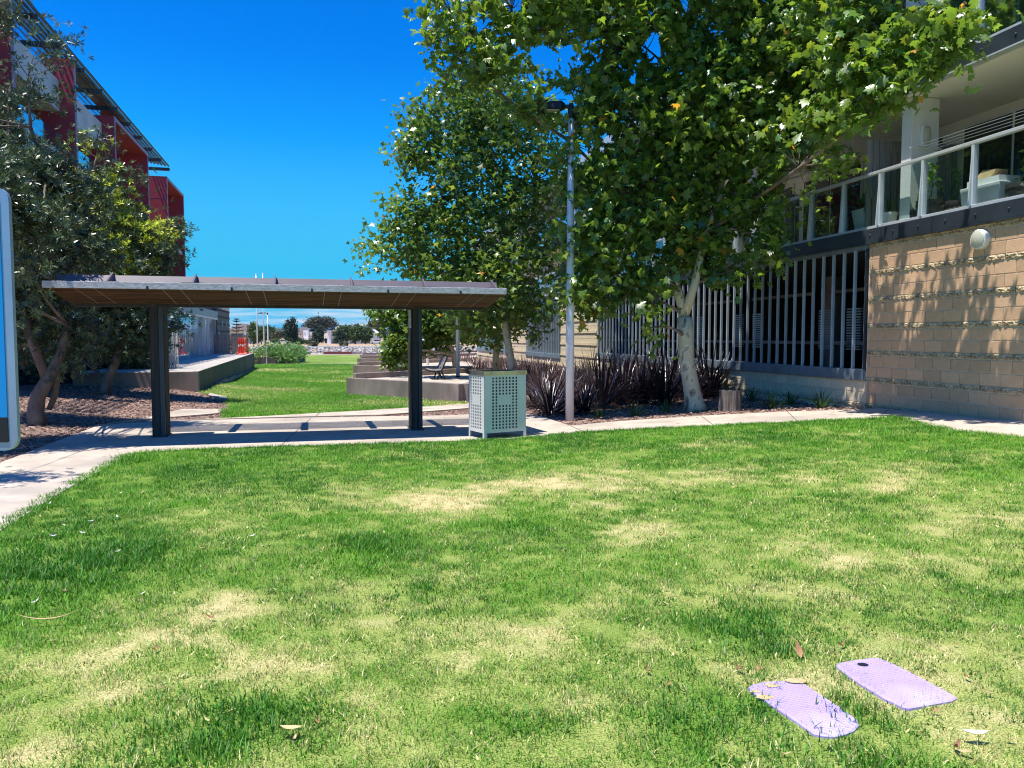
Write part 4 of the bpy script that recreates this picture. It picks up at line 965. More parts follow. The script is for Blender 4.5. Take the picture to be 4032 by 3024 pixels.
o = link('side_panel', sp_, BIN, (0, .005, BZ0), (0, 0, R(90))); solid(o); o = link('side_panel', sp_, BIN, (BW, .005, BZ0), (0, 0, R(90))); solid(o)
for x in (.0, BW - .05):
    for y in (0, BD - .05):
        mb = MB(); x_ = 1 if x == 0 else -1; y_ = 1 if y == 0 else -1
        xo = -.003 if x == 0 else BW + .003; yo = -.003 if y == 0 else BD + .003
        mb.box(min(xo, xo + x_ * .055), max(xo, xo + x_ * .055), min(yo, yo + y_ * .006), max(yo, yo + y_ * .006), 0, BZ0 + .06); mb.box(min(xo, xo + x_ * .006), max(xo, xo + x_ * .006), min(yo + y_ * .0065, yo + y_ * .055), max(yo + y_ * .0065, yo + y_ * .055), 0, BZ0 + .06)
        mb.build('leg', M['bin'], BIN)
mb = MB(); z0, z1 = BZ1 - .05, BZ1 + .015
for a in ((-.012, BW + .012, -.012, -.004), (-.012, BW + .012, BD + .004, BD + .012), (-.012, -.004, -.003, BD + .003), (BW + .004, BW + .012, -.003, BD + .003)): mb.box(*a, z0, z1)
mb.box(-.011, BW + .011, -.003, .07, z1 - .006, z1 + .001); mb.box(-.011, BW + .011, BD - .07, BD + .003, z1 - .006, z1 + .001); mb.box(-.011, .07, .0705, BD - .0705, z1 - .006, z1 + .001); mb.box(BW - .07, BW + .011, .0705, BD - .0705, z1 - .006, z1 + .001)
mb.build('rim', M['bin_rim'], BIN)
mb = MB(); mb.box(.06, BW - .06, .06, BD - .06, BZ0 + .02, BZ1 - .08); mb.build('inner_tub', M['black'], BIN)
mb = MB(); mb.box(.01, BW - .01, .01, BD - .01, BZ0, BZ0 + .01); mb.build('base_tray', M['dark_steel'], BIN)

# ================================================================== LAMP POSTS, POLES, BOLLARDS, SIGN
def lamp(base, top_z, r0, r1, label, group, head=True, az=math.pi):
    e = empty('lamp_post', base, 0, label, 'lamp post', group); Ht = top_z - base.z
    mb = MB(); mb.tube([(0, 0, -.05), (0, 0, Ht * .33), (0, 0, Ht * .66), (0, 0, Ht - .2)], [r0, r0 * .95 + r1 * .05, (r0 + r1) / 2, r1], 20); mb.build('pole', M['pole'], e, smooth=True)
    if head:
        mb = MB(); mb.lathe([(r1 * 1.12, Ht - .2), (r1 * 1.15, Ht + .02), (r1 * .8, Ht + .1)], n=14); mb.build('collar', M['black'], e)
        dx, dy = math.cos(az), math.sin(az); f = lambda a, b, z: (dx * a - dy * b, dy * a + dx * b, z)
        mb = MB(); mb.box(r1 * .5, .22, -.04, .04, Ht + .01, Ht + .07, f); mb.build('arm', M['black'], e)
        mb = MB(); P = []
        for a, wd, zt, zb in ((.12, .05, .09, .0), (.2, .13, .13, -.02), (.42, .15, .12, -.035), (.56, .10, .07, -.035), (.60, .05, .03, -.02)):
            P += [f(a, -wd, Ht + zb), f(a, wd, Ht + zb), f(a, wd * .8, Ht + zt), f(a, -wd * .8, Ht + zt)]
        F = [(0, 1, 2, 3), (16, 19, 18, 17)]
        for k in range(4):
            for q in range(4): F.append((k * 4 + q, (k + 1) * 4 + q, (k + 1) * 4 + (q + 1) % 4, k * 4 + (q + 1) % 4))
        mb.add(P, F); mb.build('lantern', M['black'], e, bevel=0)
        mb = MB(); mb.box(.24, .5, -.1, .1, Ht - .048, Ht - .038, f); mb.build('lens', M['opal'], e)
        mb = MB(); mb.tube([f(.1, .02, Ht + .17), f(.35, -.03, Ht + .2), f(.5, .02, Ht + .15)], .006, 4); mb.build('bird_wire', M['black'], e)
    return e
lb = G(2243, 1652); lamp(lb, at(2255, 428, lb.y).z, .085, .055, 'tall pale grey lamp post in the mulch right of the litter bin', None)
lb2 = at(1803, 1495, 27.2); e = lamp(lb2, 6.4, .068, .05, 'slimmer pale lamp post beside the park bench', None)
mb = MB(); mb.lathe([(.085, 0), (.085, .14)], n=16); mb.build('base_sleeve', M['dark_steel'], e)
lb3 = at(1684, 1440, 39.5); e = empty('bollard_light', lb3, 0, 'short white bollard light standing behind the bench terrace', 'bollard light')
mb = MB(); mb.lathe([(.065, .02), (.065, 1.0), (.07, 1.0), (.07, 1.08), (.05, 1.12)], n=16); mb.build('tube', M['pole'], e); mb = MB(); mb.lathe([(.08, 0), (.08, .05)], n=16); mb.build('base_ring', M['dark_steel'], e)
bb_ = G(3452, 1602); e = empty('bollard', bb_, 0, 'slim black square bollard at the corner of the block wall', 'bollard')
mb = MB(); mb.box(-.045, .045, -.045, .045, -.05, .62); mb.build('shaft', M['black'], e, bevel=.006); mb = MB(); mb.box(-.05, .05, -.05, .05, .621, .64); mb.build('cap', M['black'], e)
for (px, y0, Y, ln, lab) in ((1014, 1376, 88, 9.5, 'leftmost tall white flagpole behind the green hedge'), (1040, 1368, 98, 10.5, 'second tall white flagpole behind the green hedge')):
    p = at(px, y0, Y); p.z = h(p.x, p.y); e = empty('flagpole', p, 0, lab, 'flagpole', 'flagpoles behind the hedge')
    mb = MB(); mb.tube([(0, 0, 0), (0, 0, ln)], [.085, .06], 12); mb.build('pole', M['pole'], e, smooth=True); mb = MB(); mb.lathe([(.07, ln), (.09, ln + .07), (.0, ln + .15)], n=10); mb.build('finial', M['pole'], e)
p = at(1056, 1368, 105); p.z = h(p.x, p.y); tz = at(1054, 1234, 105).z
e = lamp(p, tz, .09, .07, 'distant street lamp with a dark arm, right of the flagpoles', None, True, math.pi)
for c in e.children:
    if 'lantern' in c.name or 'lens' in c.name or 'arm' in c.name: c.scale = (2.2, 1, 1)
p = G(1050, 1436); e = empty('sign_post', p, 0, 'thin bare steel stake at the far edge of the lawn by the planter', 'post')
mb = MB(); mb.tube([(0, 0, -.1), (0, 0, 1.5)], .03, 8); mb.build('stake', M['alu'], e)
# blue sign at the left edge
SY = 2.0
pr = at(57, 1500, SY); e = empty('information_sign', (pr.x - .45, SY + .02, h(pr.x - .5, SY)), R(0), 'blue information sign with a rounded silver frame at the left edge', 'sign')
zb, zt = at(50, 1776, SY).z, at(8, 735, SY).z; b0 = h(pr.x - .5, SY)
def rrect(x0, x1, z0, z1, r, n=6):
    P = []
    for cx, cz, a0 in ((x1 - r, z1 - r, 0), (x0 + r, z1 - r, 90), (x0 + r, z0 + r, 180), (x1 - r, z0 + r, 270)):
        for k in range(n + 1): a = R(a0 + 90 * k / n); P.append((cx + r * math.cos(a), cz + r * math.sin(a)))
    return P
mb = MB(); mb.prism(rrect(-.47, .448, zb - b0, zt - b0, .035), -.012, .0, lambda x, z, y: (x, y, z)); mb.build('frame', M['sign_frame'], e)
mb = MB(); mb.prism(rrect(-.44, .424, zb - b0 + .088, zt - b0 - .024, .004), -.0145, -.0122, lambda x, z, y: (x, y, z)); mb.build('blue_panel', M['sign_blue'], e)
mb = MB(); mb.prism(rrect(-.44, .424, zb - b0 + .022, zb - b0 + .0875, .004), -.0145, -.0122, lambda x, z, y: (x, y, z)); mb.build('black_panel', M['black'], e)
for x in (-.35,):
    mb = MB(); mb.box(x - .03, x + .03, .001, .05, -.05, zt - b0 - .1); mb.build('post', M['alu'], e)
mb = MB(); mb.box(-.35, .3, .002, .03, zt - b0 - .3, zt - b0 - .26); mb.box(-.32, .3, .002, .03, zb - b0 + .2, zb - b0 + .24); mb.build('brace', M['alu'], e)

# ================================================================== LAWN LIDS
for i, (P, lab) in enumerate(zip(covers, ('worn purple oval utility lid half overgrown by grass, nearer the camera', 'purple rectangular utility lid with a finger hole, farther to the right'))):
    c = sum(P, Vector()) / len(P); e = empty('utility_hatch', (c.x, c.y, h(c.x, c.y)), 0, lab, 'utility lid', 'purple irrigation lids in the lawn')
    Q = [(p.x - c.x, p.y - c.y) for p in P]
    mb = MB(); n = len(Q); V = [(x, y, -.01) for x, y in Q] + [(x, y, .012) for x, y in Q] + [(x * .97, y * .97, .016) for x, y in Q]
    mb.add(V, [tuple(range(2 * n, 3 * n))] + [(j * n + k, j * n + (k + 1) % n, (j + 1) * n + (k + 1) % n, (j + 1) * n + k) for j in (0, 1) for k in range(n)]); mb.build('lid', M['purple'], e)
    # raised tread bars in a woven pattern
    ex = Vector((Q[9][0] - Q[5][0], Q[9][1] - Q[5][1])) if i == 0 else Vector((Q[8][0] - Q[5][0], Q[8][1] - Q[5][1])); ex.normalize(); ey = Vector((-ex.y, ex.x))
    mb = MB(); Qs = [(x * .86, y * .86) for x, y in Q]
    for a in range(-30, 31):
        for b in range(-22, 23):
            x = ex.x * a * .0145 + ey.x * b * .0165; y = ex.y * a * .0145 + ey.y * b * .0165
            if not bool(in_poly(Qs, np.array([x]), np.array([y]))[0]): continue
            an = R(45 if (a + b) % 2 else -45); c_, s_ = math.cos(an), math.sin(an); u = ex * c_ + ey * s_; v = Vector((-u.y, u.x)); u = u * .0055; v = v * .0018
            mb.add([(x + u.x * p + v.x * q, y + u.y * p + v.y * q, z) for z in (.016, .0176) for p, q in ((-1, -1), (1, -1), (1, 1), (-1, 1))], [(4, 5, 6, 7), (0, 1, 5, 4), (1, 2, 6, 5), (2, 3, 7, 6), (3, 0, 4, 7)])
    mb.build('tread_bars', M['purple'], e, kind='stuff')
    mb = MB(); mb.lathe([(.009, .0162), (.009, .0178), (.004, .019)], n=12); mb.build('centre_pin', M['purple'], e)
    if i == 1:
        g = G(3397, 2630); mb = MB(); mb.add([(g.x - c.x + .02 * math.cos(a) * 1.3, g.y - c.y + .02 * math.sin(a), .0185) for a in [k * math.pi / 8 for k in range(16)]], [tuple(range(16))]); mb.build('finger_hole', M['black'], e)
for px, py, rx, wd in ((3040, 2715, .04, 'small round'), (3135, 2696, .055, 'wide'), (3010, 2760, .05, 'ragged'), (2975, 2737, .03, 'tiny')):
    g = G(px, py); mb = MB(); r = random.Random(px); V = [(rx * r.uniform(.6, 1) * math.cos(a), rx * .6 * r.uniform(.6, 1) * math.sin(a), .0195) for a in [k * 6.283 / 14 for k in range(14)]] + [(0, 0, .024)]
    mb.add(V, [(k, (k + 1) % 14, 14) for k in range(14)]); o = mb.build('dried_clippings', M['sand'], label=f'{wd} patch of dry clippings on the far end of the oval purple lid', cat='clippings', group='dry clippings on the lid'); o.location = (g.x, g.y, h(g.x, g.y))

# ================================================================== FALLEN LEAVES
def leaf_me(name, m, L_, w, curl, seed):
    r = random.Random(seed); V = []; n = 7
    for i in range(n + 1):
        f = i / n; ww = w * math.sin(math.pi * min(max(f, .02), .98)) ** .8; x = L_ * (f - .5); z = curl * (4 * (f - .5) ** 2) * L_ + .012; y0 = .25 * L_ * (f - .5) ** 2 * r.choice((1, 1.2))
        V += [(x, y0 - ww, z + ww * .5), (x, y0, z), (x, y0 + ww, z + ww * .5)]
    F = []
    for i in range(n): a = i * 3; F += [(a, a + 1, a + 4, a + 3), (a + 1, a + 2, a + 5, a + 4)]
    mb = MB(); mb.add(V, F); return mb.mesh(name, m, True)
lfs = {'deadleaf': [leaf_me('fallen_leaf', M['deadleaf'], .07, .013, .5, k) for k in range(3)], 'paleleaf': [leaf_me('fallen_leaf', M['paleleaf'], .085, .014, .3, k) for k in range(3)], 'tanleaf': [leaf_me('fallen_leaf', M['tanleaf'], .08, .011, .25, k) for k in range(3)]}
LL = [(195, 1995, 'paleleaf', 0), (420, 1993, 'paleleaf', 0), (465, 2047, 'paleleaf', 0), (365, 2063, 'paleleaf', 0), (255, 2078, 'paleleaf', 0), (330, 2111, 'paleleaf', 0), (205, 2122, 'paleleaf', 0), (995, 2121, 'paleleaf', 0), (555, 2355, 'paleleaf', 0), (66, 2175, 'paleleaf', 0), (140, 2385, 'paleleaf', 0), (460, 2185, 'paleleaf', 0),
      (475, 1950, 'paleleaf', 1), (725, 1813, 'paleleaf', 1), (920, 1822, 'paleleaf', 1), (3955, 1893, 'paleleaf', 1), (345, 2040, 'tanleaf', 0), (160, 2045, 'tanleaf', 0), (560, 1948, 'tanleaf', 0), (635, 2022, 'tanleaf', 1), (660, 2140, 'tanleaf', 0), (585, 2165, 'tanleaf', 0), (1018, 1987, 'tanleaf', 1), (990, 2220, 'tanleaf', 1), (260, 2342, 'deadleaf', 0),
      (610, 2575, 'deadleaf', 0), (800, 2165, 'deadleaf', 0), (415, 2166, 'deadleaf', 1), (837, 2448, 'deadleaf', 0), (860, 2064, 'deadleaf', 1), (822, 1942, 'deadleaf', 1), (155, 2130, 'deadleaf', 1), (3315, 2645 - 85, 'deadleaf', 0), (2910, 2655, 'deadleaf', 0), (2985, 2658, 'deadleaf', 0), (3810, 2688, 'deadleaf', 0), (3890, 2750, 'tanleaf', 0), (3680, 2820, 'deadleaf', 1), (3760, 2965, 'deadleaf', 0), (3800, 2985, 'tanleaf', 0), (3760, 2552, 'deadleaf', 1), (2550, 2660, 'deadleaf', 1),
      (3975, 2935, 'tanleaf', 1), (2630, 2712, 'deadleaf', 1), (2780, 2000, 'deadleaf', 1), (2400, 2010, 'deadleaf', 1), (3200, 2150, 'deadleaf', 1), (1160, 2930, 'tanleaf', 0), (820, 2860, 'tanleaf', 0), (635, 2730, 'tanleaf', 0), (3100, 2990, 'tanleaf', 1), (1900, 2190, 'tanleaf', 1), (2720, 2210, 'deadleaf', 1), (3420, 2100, 'deadleaf', 1), (1250, 2870, 'deadleaf', 1), (1760, 2120, 'tanleaf', 1), (3000, 1960, 'tanleaf', 1), (3680, 2320, 'tanleaf', 1), (2050, 2420, 'deadleaf', 1)]
words = {'deadleaf': 'small curled brown dead leaf lying on the grass', 'paleleaf': 'bleached silvery leaf lying on the green grass', 'tanleaf': 'narrow dry tan leaf lying in the lawn'}
ORD = ['nearest', 'second nearest', 'third nearest', 'fourth nearest', 'fifth nearest', 'sixth nearest', 'seventh nearest', 'eighth nearest', 'ninth nearest', 'tenth nearest', 'eleventh nearest', 'twelfth nearest', 'thirteenth nearest', 'fourteenth nearest', 'fifteenth nearest', 'sixteenth nearest']
LM = {'the oval purple lid': G(3160, 2800), 'the rectangular purple lid': G(3530, 2700), 'the left path edge': G(265, 1928), 'the blue sign': G(60, 2250), 'the lower left corner': G(300, 2950), 'the bottom middle': G(2016, 2950), 'the shelter slab': G(1200, 1760), 'the centre of the lawn': G(2016, 2200), 'the block wall': G(3700, 1800)}
def ordinal_labels(P, word):
    z = {}
    for i, p in enumerate(P):
        n = min(LM, key=lambda m: (LM[m] - p).length); z.setdefault(n, []).append(((LM[n] - p).length, i))
    out = [None] * len(P)
    for n, L_ in z.items():
        for k, (_, i) in enumerate(sorted(L_)): out[i] = f'{word}, {ORD[k]} of its kind to {n}'
    return out
LBL = {}
for kk in ('deadleaf', 'paleleaf', 'tanleaf'):
    ids = [i for i, q in enumerate(LL) if q[2] == kk]
    for i, t in zip(ids, ordinal_labels([G(LL[i][0], LL[i][1]) for i in ids], {'deadleaf': 'small curled brown leaf', 'paleleaf': 'bleached silvery leaf', 'tanleaf': 'narrow dry tan leaf'}[kk])): LBL[i] = t
for li, (px, py, k, sm_) in enumerate(LL):
    g = G(px, py); o = link('fallen_leaf', rnd.choice(lfs[k])); o.location = (g.x, g.y, g.z + .016); o.rotation_euler = (rnd.uniform(-.3, .3), rnd.uniform(-.3, .3), rnd.random() * 6.28); q = rnd.uniform(.55, .85) * (.75 if sm_ else 1); o.scale = (q, q, q)
    tag(o, LBL[li], 'leaf', {'deadleaf': 'brown leaves on the lawn', 'paleleaf': 'pale leaves on the lawn', 'tanleaf': 'tan leaves on the lawn'}[k])
for nm, px, py, m, L_, rz, lab in (('bark_strip', 190, 2470, 'tanleaf', .34, .25, 'long thin curved strip of bark lying on the grass at left'), ('curled_leaf', 3140, 2590, 'deadleaf', .085, 1.7, 'upright curled brown leaf standing in the grass above the lids'), ('white_bark', 3840, 2935, 'paleleaf', .10, -.1, 'white curled bark scrap in the grass at the lower right'), ('bark_strip', 1145, 2915, 'tanleaf', .09, -.05, 'short pale bark strip lying near the bottom of the lawn')):
    g = G(px, py); o = link(nm, leaf_me(nm, M[m], L_, .008 if L_ > .2 else .016, .12, px)); o.location = (g.x, g.y, g.z + .035); o.rotation_euler = (0, -.9 if nm == 'curled_leaf' else 0, rz); tag(o, lab, 'bark' if 'bark' in nm else 'leaf')

# ================================================================== TERRACES AND BENCHES
def wall_seg(mb, a, b, th, z1, z0=-1.6):
    a = Vector(a[:2]); b = Vector(b[:2]); d = (b - a).normalized(); n = Vector((-d.y, d.x)) * th / 2
    mb.prism([tuple(a - n), tuple(b - n), tuple(b + n), tuple(a + n)], z0, z1)
TER = [  # tip, front end, back end (image places of the top edge), distance of the tip, name words
    ((1372, 1487), 26.0, (1815, 1513), 22.6, (1830, 1462), 30.5, 'nearest'), ((1396, 1438), 37.5, (1640, 1444), 35.5, (1860, 1424), 46, 'second'),
    ((1411, 1411), 51.0, (1640, 1414), 48, (1900, 1404), 62, 'third'), ((1420, 1396), 70, (1640, 1397), 66, (1900, 1391), 84, 'farthest')]
terr_z = []
for (tp, tY, fp_, fY, bp_, bY, wd) in TER:
    t_ = at(*tp, tY); z = t_.z; terr_z.append(z)
    def on(px, Y): p = at(px, 1400, Y); return Vector((p.x, p.y, z))
    f_ = on(fp_[0], fY); b_ = on(bp_[0], bY); t_ = on(tp[0], tY)
    e = empty('terrace_wall', (t_.x, t_.y, z), 0, f'{wd} angular grey concrete terrace wall stepping down beside the lawn', 'retaining wall', 'angular terrace walls'); inv = -Vector(e.location)
    mb = MB(); wall_seg(mb, t_ + inv, f_ + inv, .22, 0, -1.3); mb.build('front_arm', M['concrete_dark'], e, bevel=.012)
    mb = MB(); d = (b_ - t_).normalized(); wall_seg(mb, t_ + d * .25 + inv, b_ + inv, .18, .14, -1.3); mb.build('back_arm', M['concrete_dark'], e, bevel=.012)
    mb = MB(); fd = (f_ - t_).normalized(); q = f_ + Vector((.0, 0, 0)); r_ = b_
    if wd == 'nearest':
        c2 = on(1905, 25.5); mb2 = MB(); wall_seg(mb2, f_ + inv + Vector((.1, .1, 0)), c2 + inv, .22, -.002, -1.3); mb2.build('return_arm', M['concrete_dark'], e, bevel=.01)
        P = [t_ + d * .3, f_ + Vector((-.02, .12, 0)), c2, b_]
    else: P = [t_ + d * .3, f_, f_ + Vector((2.5, 1.5, 0)), b_]
    mb.prism([tuple((p + inv)[:2]) for p in P], -.3, -.05); mb.build('paving', M['concrete'] if wd != 'x' else M['concrete'], e)
zt_ = terr_z[0]
def bench(loc, rz, label):
    e = empty('park_bench', loc, rz, label, 'bench', 'slatted benches on the terraces')
    sl_ = MB(); sl_.box(-.75, .75, -.035, .035, -.015, .015); me = sl_.mesh('slat', M['timber_grey'], bevel=.004)
    for k in range(6): link('seat_slat', me, e, (0, -.40 + k * .082, .36 + .012 * abs(k - 3)), (R(-4 + k * 1.5), 0, 0))
    for k in range(7): link('back_slat', me, e, (0, .06 + k * .03, .44 + k * .072), (R(68), 0, 0))
    for x in (-.6, .6):
        mb = MB(); mb.tube([(x, -.1, 0), (x, -.02, .2), (x, -.1, .35)], .03, 6); mb.build('leg', M['black'], e)
        mb = MB(); mb.tube([(x, .22, 0), (x, .08, .3), (x, .1, .42), (x, .33, .95)], .03, 6); mb.build('back_leg', M['black'], e)
        mb = MB(); mb.box(x - .02, x + .02, -.44, .1, .31, .345); mb.build('seat_rail', M['black'], e)
    return e
bp0 = at(1725, 1497, 26.2); bench((bp0.x, bp0.y, zt_ - .05), R(-78), 'dark slatted park bench seen from its end on the nearest terrace').scale = (.84, .84, .84)
bp1 = at(1602, 1416, 38.5); bench((bp1.x, bp1.y, terr_z[1] - .05), R(-78), 'dark slatted bench farther off, mostly hidden behind the shelter post')
# level mulch shelf behind terraces up to the flax bed
mb = MB(); P = [at(1905, 1400, 25.5), at(1840, 1400, 31), at(1860, 1400, 46), at(1900, 1400, 62), at(2000, 1400, 62), at(2010, 1400, 31), at(1990, 1400, 26)]
mb.prism([(p.x, p.y) for p in P], -1.2, terr_z[0] - .12); o = mb.build('garden_shelf', M['mulch'], kind='structure')

# hedge and its planter
pz = G(992, 1434); e = empty('concrete_planter', pz, 0, 'dark stained concrete planter box under the leafy hedge', 'planter'); p2 = at(1088, 1433, pz.y)
mb = MB(); hh = at(1000, 1409, pz.y).z - pz.z; wdt = p2.x - pz.x
mb.box(0, wdt, 0, .15, -.1, hh); mb.box(0, .15, .151, 9, -.1, hh); mb.box(wdt - .15, wdt, .151, 9, -.1, hh); mb.box(.151, wdt - .151, 8.8, 9, -.1, hh); mb.build('box_walls', M['concrete_black'], e)
mb = MB(); mb.box(.16, wdt - .16, .16, 8.7, 0, hh - .08); mb.build('soil', M['mulch'], e)

# canal fence, seat walls, rocks
e = empty('canal_fence', (-14, 127, h(-14, 127)), 0, 'long low steel balustrade along the promenade before the rocky bank', 'fence'); inv = -Vector(e.location); z0 = h(0, 127)
pm = MB(); pm.box(-.09, .09, -.05, .05, 0, 1.08); pme = pm.mesh('fence_post', M['concrete_dark'])
for k in range(40): 
    x = -50 + k * 1.98; link('fence_post', pme, e, Vector((x, 127, z0)) + inv)
mb = MB(); mb.box(-52 + inv.x, 30 + inv.x, -.05, .05, 1.085, 1.2); mb.build('top_rail', M['alu'], e)
mb = MB()
for zz in (.12, .45, .78): mb.box(-52 + inv.x, 30 + inv.x, .03, .045, zz, zz + .02)
mb.build('wire_rail', M['alu'], e)
for (xa, xb, xc, lab) in ((1095, 1180, 1220, 'left low seat wall, dark red with a grey end, by the canal fence'), (1273, 1385, 1421, 'right low seat wall, dark red with a grey end, by the canal fence')):
    a = at(xa, 1388, 121); b = at(xb, 1388, 121); c = at(xc, 1388, 121); z = h(a.x, 121) ; e = empty('seat_wall', (a.x, 121, z), 0, lab, 'seat wall', 'seat walls by the canal')
    mb = MB(); mb.box(0, b.x - a.x, 0, .6, 0, .42); mb.build('red_seat', M['seatred'], e, bevel=.02); mb = MB(); mb.box(b.x - a.x + .01, c.x - a.x, 0, .6, 0, .42); mb.build('grey_end', M['concrete_dark'], e, bevel=.02)
def rocks():
    n = 5200
    ico = [(0, 0, 1), (.89, 0, .45), (.28, .85, .45), (-.72, .53, .45), (-.72, -.53, .45), (.28, -.85, .45), (.72, .53, -.45), (-.28, .85, -.45), (-.89, 0, -.45), (-.28, -.85, -.45), (.72, -.53, -.45), (0, 0, -1)]
    fc = [(0, 1, 2), (0, 2, 3), (0, 3, 4), (0, 4, 5), (0, 5, 1), (1, 6, 2), (2, 7, 3), (3, 8, 4), (4, 9, 5), (5, 10, 1), (6, 7, 2), (7, 8, 3), (8, 9, 4), (9, 10, 5), (10, 6, 1), (6, 11, 7), (7, 11, 8), (8, 11, 9), (9, 11, 10), (10, 11, 6)]
    I = np.array(ico); FC = np.array(fc)
    x = RNG.random(n) * 95 - 62; f = RNG.random(n); y = 176 + f * 9; z = H(x, y) + .05
    s = (.16 + .26 * RNG.random(n))[:, None, None]; J = I[None] * s * (.65 + .7 * RNG.random((n, 12, 1))) * np.array([1.2, 1, .8]); J[..., 0] += x[:, None]; J[..., 1] += y[:, None]; J[..., 2] += z[:, None]
    Fa = (FC[None] + (np.arange(n) * 12)[:, None, None]).reshape(-1, 3); t = np.repeat(.45 + .7 * RNG.random((n, 1)), 12, 0) * np.ones((1, 3))
    m = leafmat('bank_rock', (.46, .42, .38), (0, 0, 0), tw=0, rough=.9)
    o = link('bank_rocks', fast_mesh('bank_rocks', J.reshape(-1, 3), Fa, m, t)); tag(o, 'pale broken rocks lining the far canal bank', 'rocks', kind='stuff')
rocks()

# ================================================================== VEGETATION
def rand_rot(n, up=0.5):
    """n random frames; leaf normals lean upward by `up`"""
    nv = RNG.normal(size=(n, 3)); nv[:, 2] = np.abs(nv[:, 2]) * .6 + up; nv /= np.linalg.norm(nv, axis=1)[:, None]
    t = RNG.normal(size=(n, 3)); u = np.cross(nv, t); u /= np.linalg.norm(u, axis=1)[:, None]; v = np.cross(nv, u)
    return u, v, nv
def plane_leaf():
    pts = []
    for a, r_ in ((-90, .10), (-62, .42), (-35, .62), (-15, .40), (5, .88), (28, .58), (45, .80), (62, .62), (90, 1.0), (118, .62), (135, .80), (152, .58), (175, .88), (195, .40), (215, .62), (242, .42)):
        pts.append((r_ * math.cos(R(a)), r_ * math.sin(R(a)), .12 * r_ * (1 if (a // 20) % 2 else -.6)))
    V = [(0, 0, .06)] + [(x, y, z - .30 * (x * x + y * y) + .22 * abs(x)) for x, y, z in pts]; n = len(pts); F = [(0, 1 + i, 1 + (i + 1) % n) for i in range(n)]
    return np.array(V), np.array(F)
PLV, PLF = plane_leaf()
SIMV = np.array([(-.32, -.1, .05), (0, -.75, 0), (.32, -.1, .05), (.95, .35, -.1), (.3, .45, .08), (0, 1.05, -.08), (-.3, .45, .08), (-.95, .35, -.1)]); SIMF = np.array([(0, 1, 2), (2, 3, 4), (4, 5, 6), (6, 7, 0), (0, 2, 4), (0, 4, 6)])
def leaves(P, size, LV, LF, up, tint, vert=None):
    n = len(P); u, v, w = rand_rot(n, up)
    s = size * (.5 + .9 * RNG.random(n)); V0 = None; fl = (.4 + 1.4 * RNG.random((n, 1, 1)))
    V = P[:, None, :] + s[:, None, None] * (LV[None, :, 0:1] * u[:, None, :] + LV[None, :, 1:2] * v[:, None, :] + LV[None, :, 2:3] * fl * w[:, None, :])
    F = LF[None] + (np.arange(n) * len(LV))[:, None, None]
    return V.reshape(-1, 3), F.reshape(-1, 3), np.repeat(tint, len(LV), 0)
def blob_points(blobs, n_clu, per, cr, seed=1):
    """cluster centres in ellipsoids (outer-biased) and leaves round each"""
    r = np.random.default_rng(seed); w = np.array([b[3] * b[4] * b[5] * (b[6] if len(b) > 6 else 1) for b in blobs]); w = w ** .75; w /= w.sum(); C = []; O = []
    for b, k in zip(blobs, r.multinomial(n_clu, w)):
        d = r.normal(size=(k, 3)); d /= np.linalg.norm(d, axis=1)[:, None]; rad = (r.random(k) ** .45)[:, None]
        c = np.array(b[:3]) + d * rad * np.array(b[3:6]); C.append(c); O.append(np.repeat([b[:3]], k, 0))
    C = np.concatenate(C); O = np.concatenate(O)
    k = r.poisson(per, len(C)); idx = np.repeat(np.arange(len(C)), k); P = C[idx] + r.normal(size=(len(idx), 3)) * cr * (.6 + .7 * r.random((len(C), 1)))[idx] * np.array([1, 1, .8])
    return C, O, P, idx
def bez(a, b, c, n):
    a, b, c = Vector(a), Vector(b), Vector(c); return [a * (1 - t) ** 2 + b * 2 * t * (1 - t) + c * t * t for t in [i / n for i in range(n + 1)]]
def px_blob(px, py, Y, rpx, ry=None, fl=1.0, wt=1):
    c = at(px, py, Y); r_ = rpx / PX * Y; return (c.x, c.y, c.z, r_, r_ * fl, (ry or rpx) / PX * Y, wt)
M['plane_leaf'] = leafmat('plane_tree_leaf', (.115, .22, .038), (.36, .56, .05), tw=.36, rough=.34, spec=.8)
M['plane_leaf_far'] = leafmat('plane_tree_leaf_far', (.11, .21, .045), (.32, .50, .06), tw=.32, rough=.36, spec=.7)

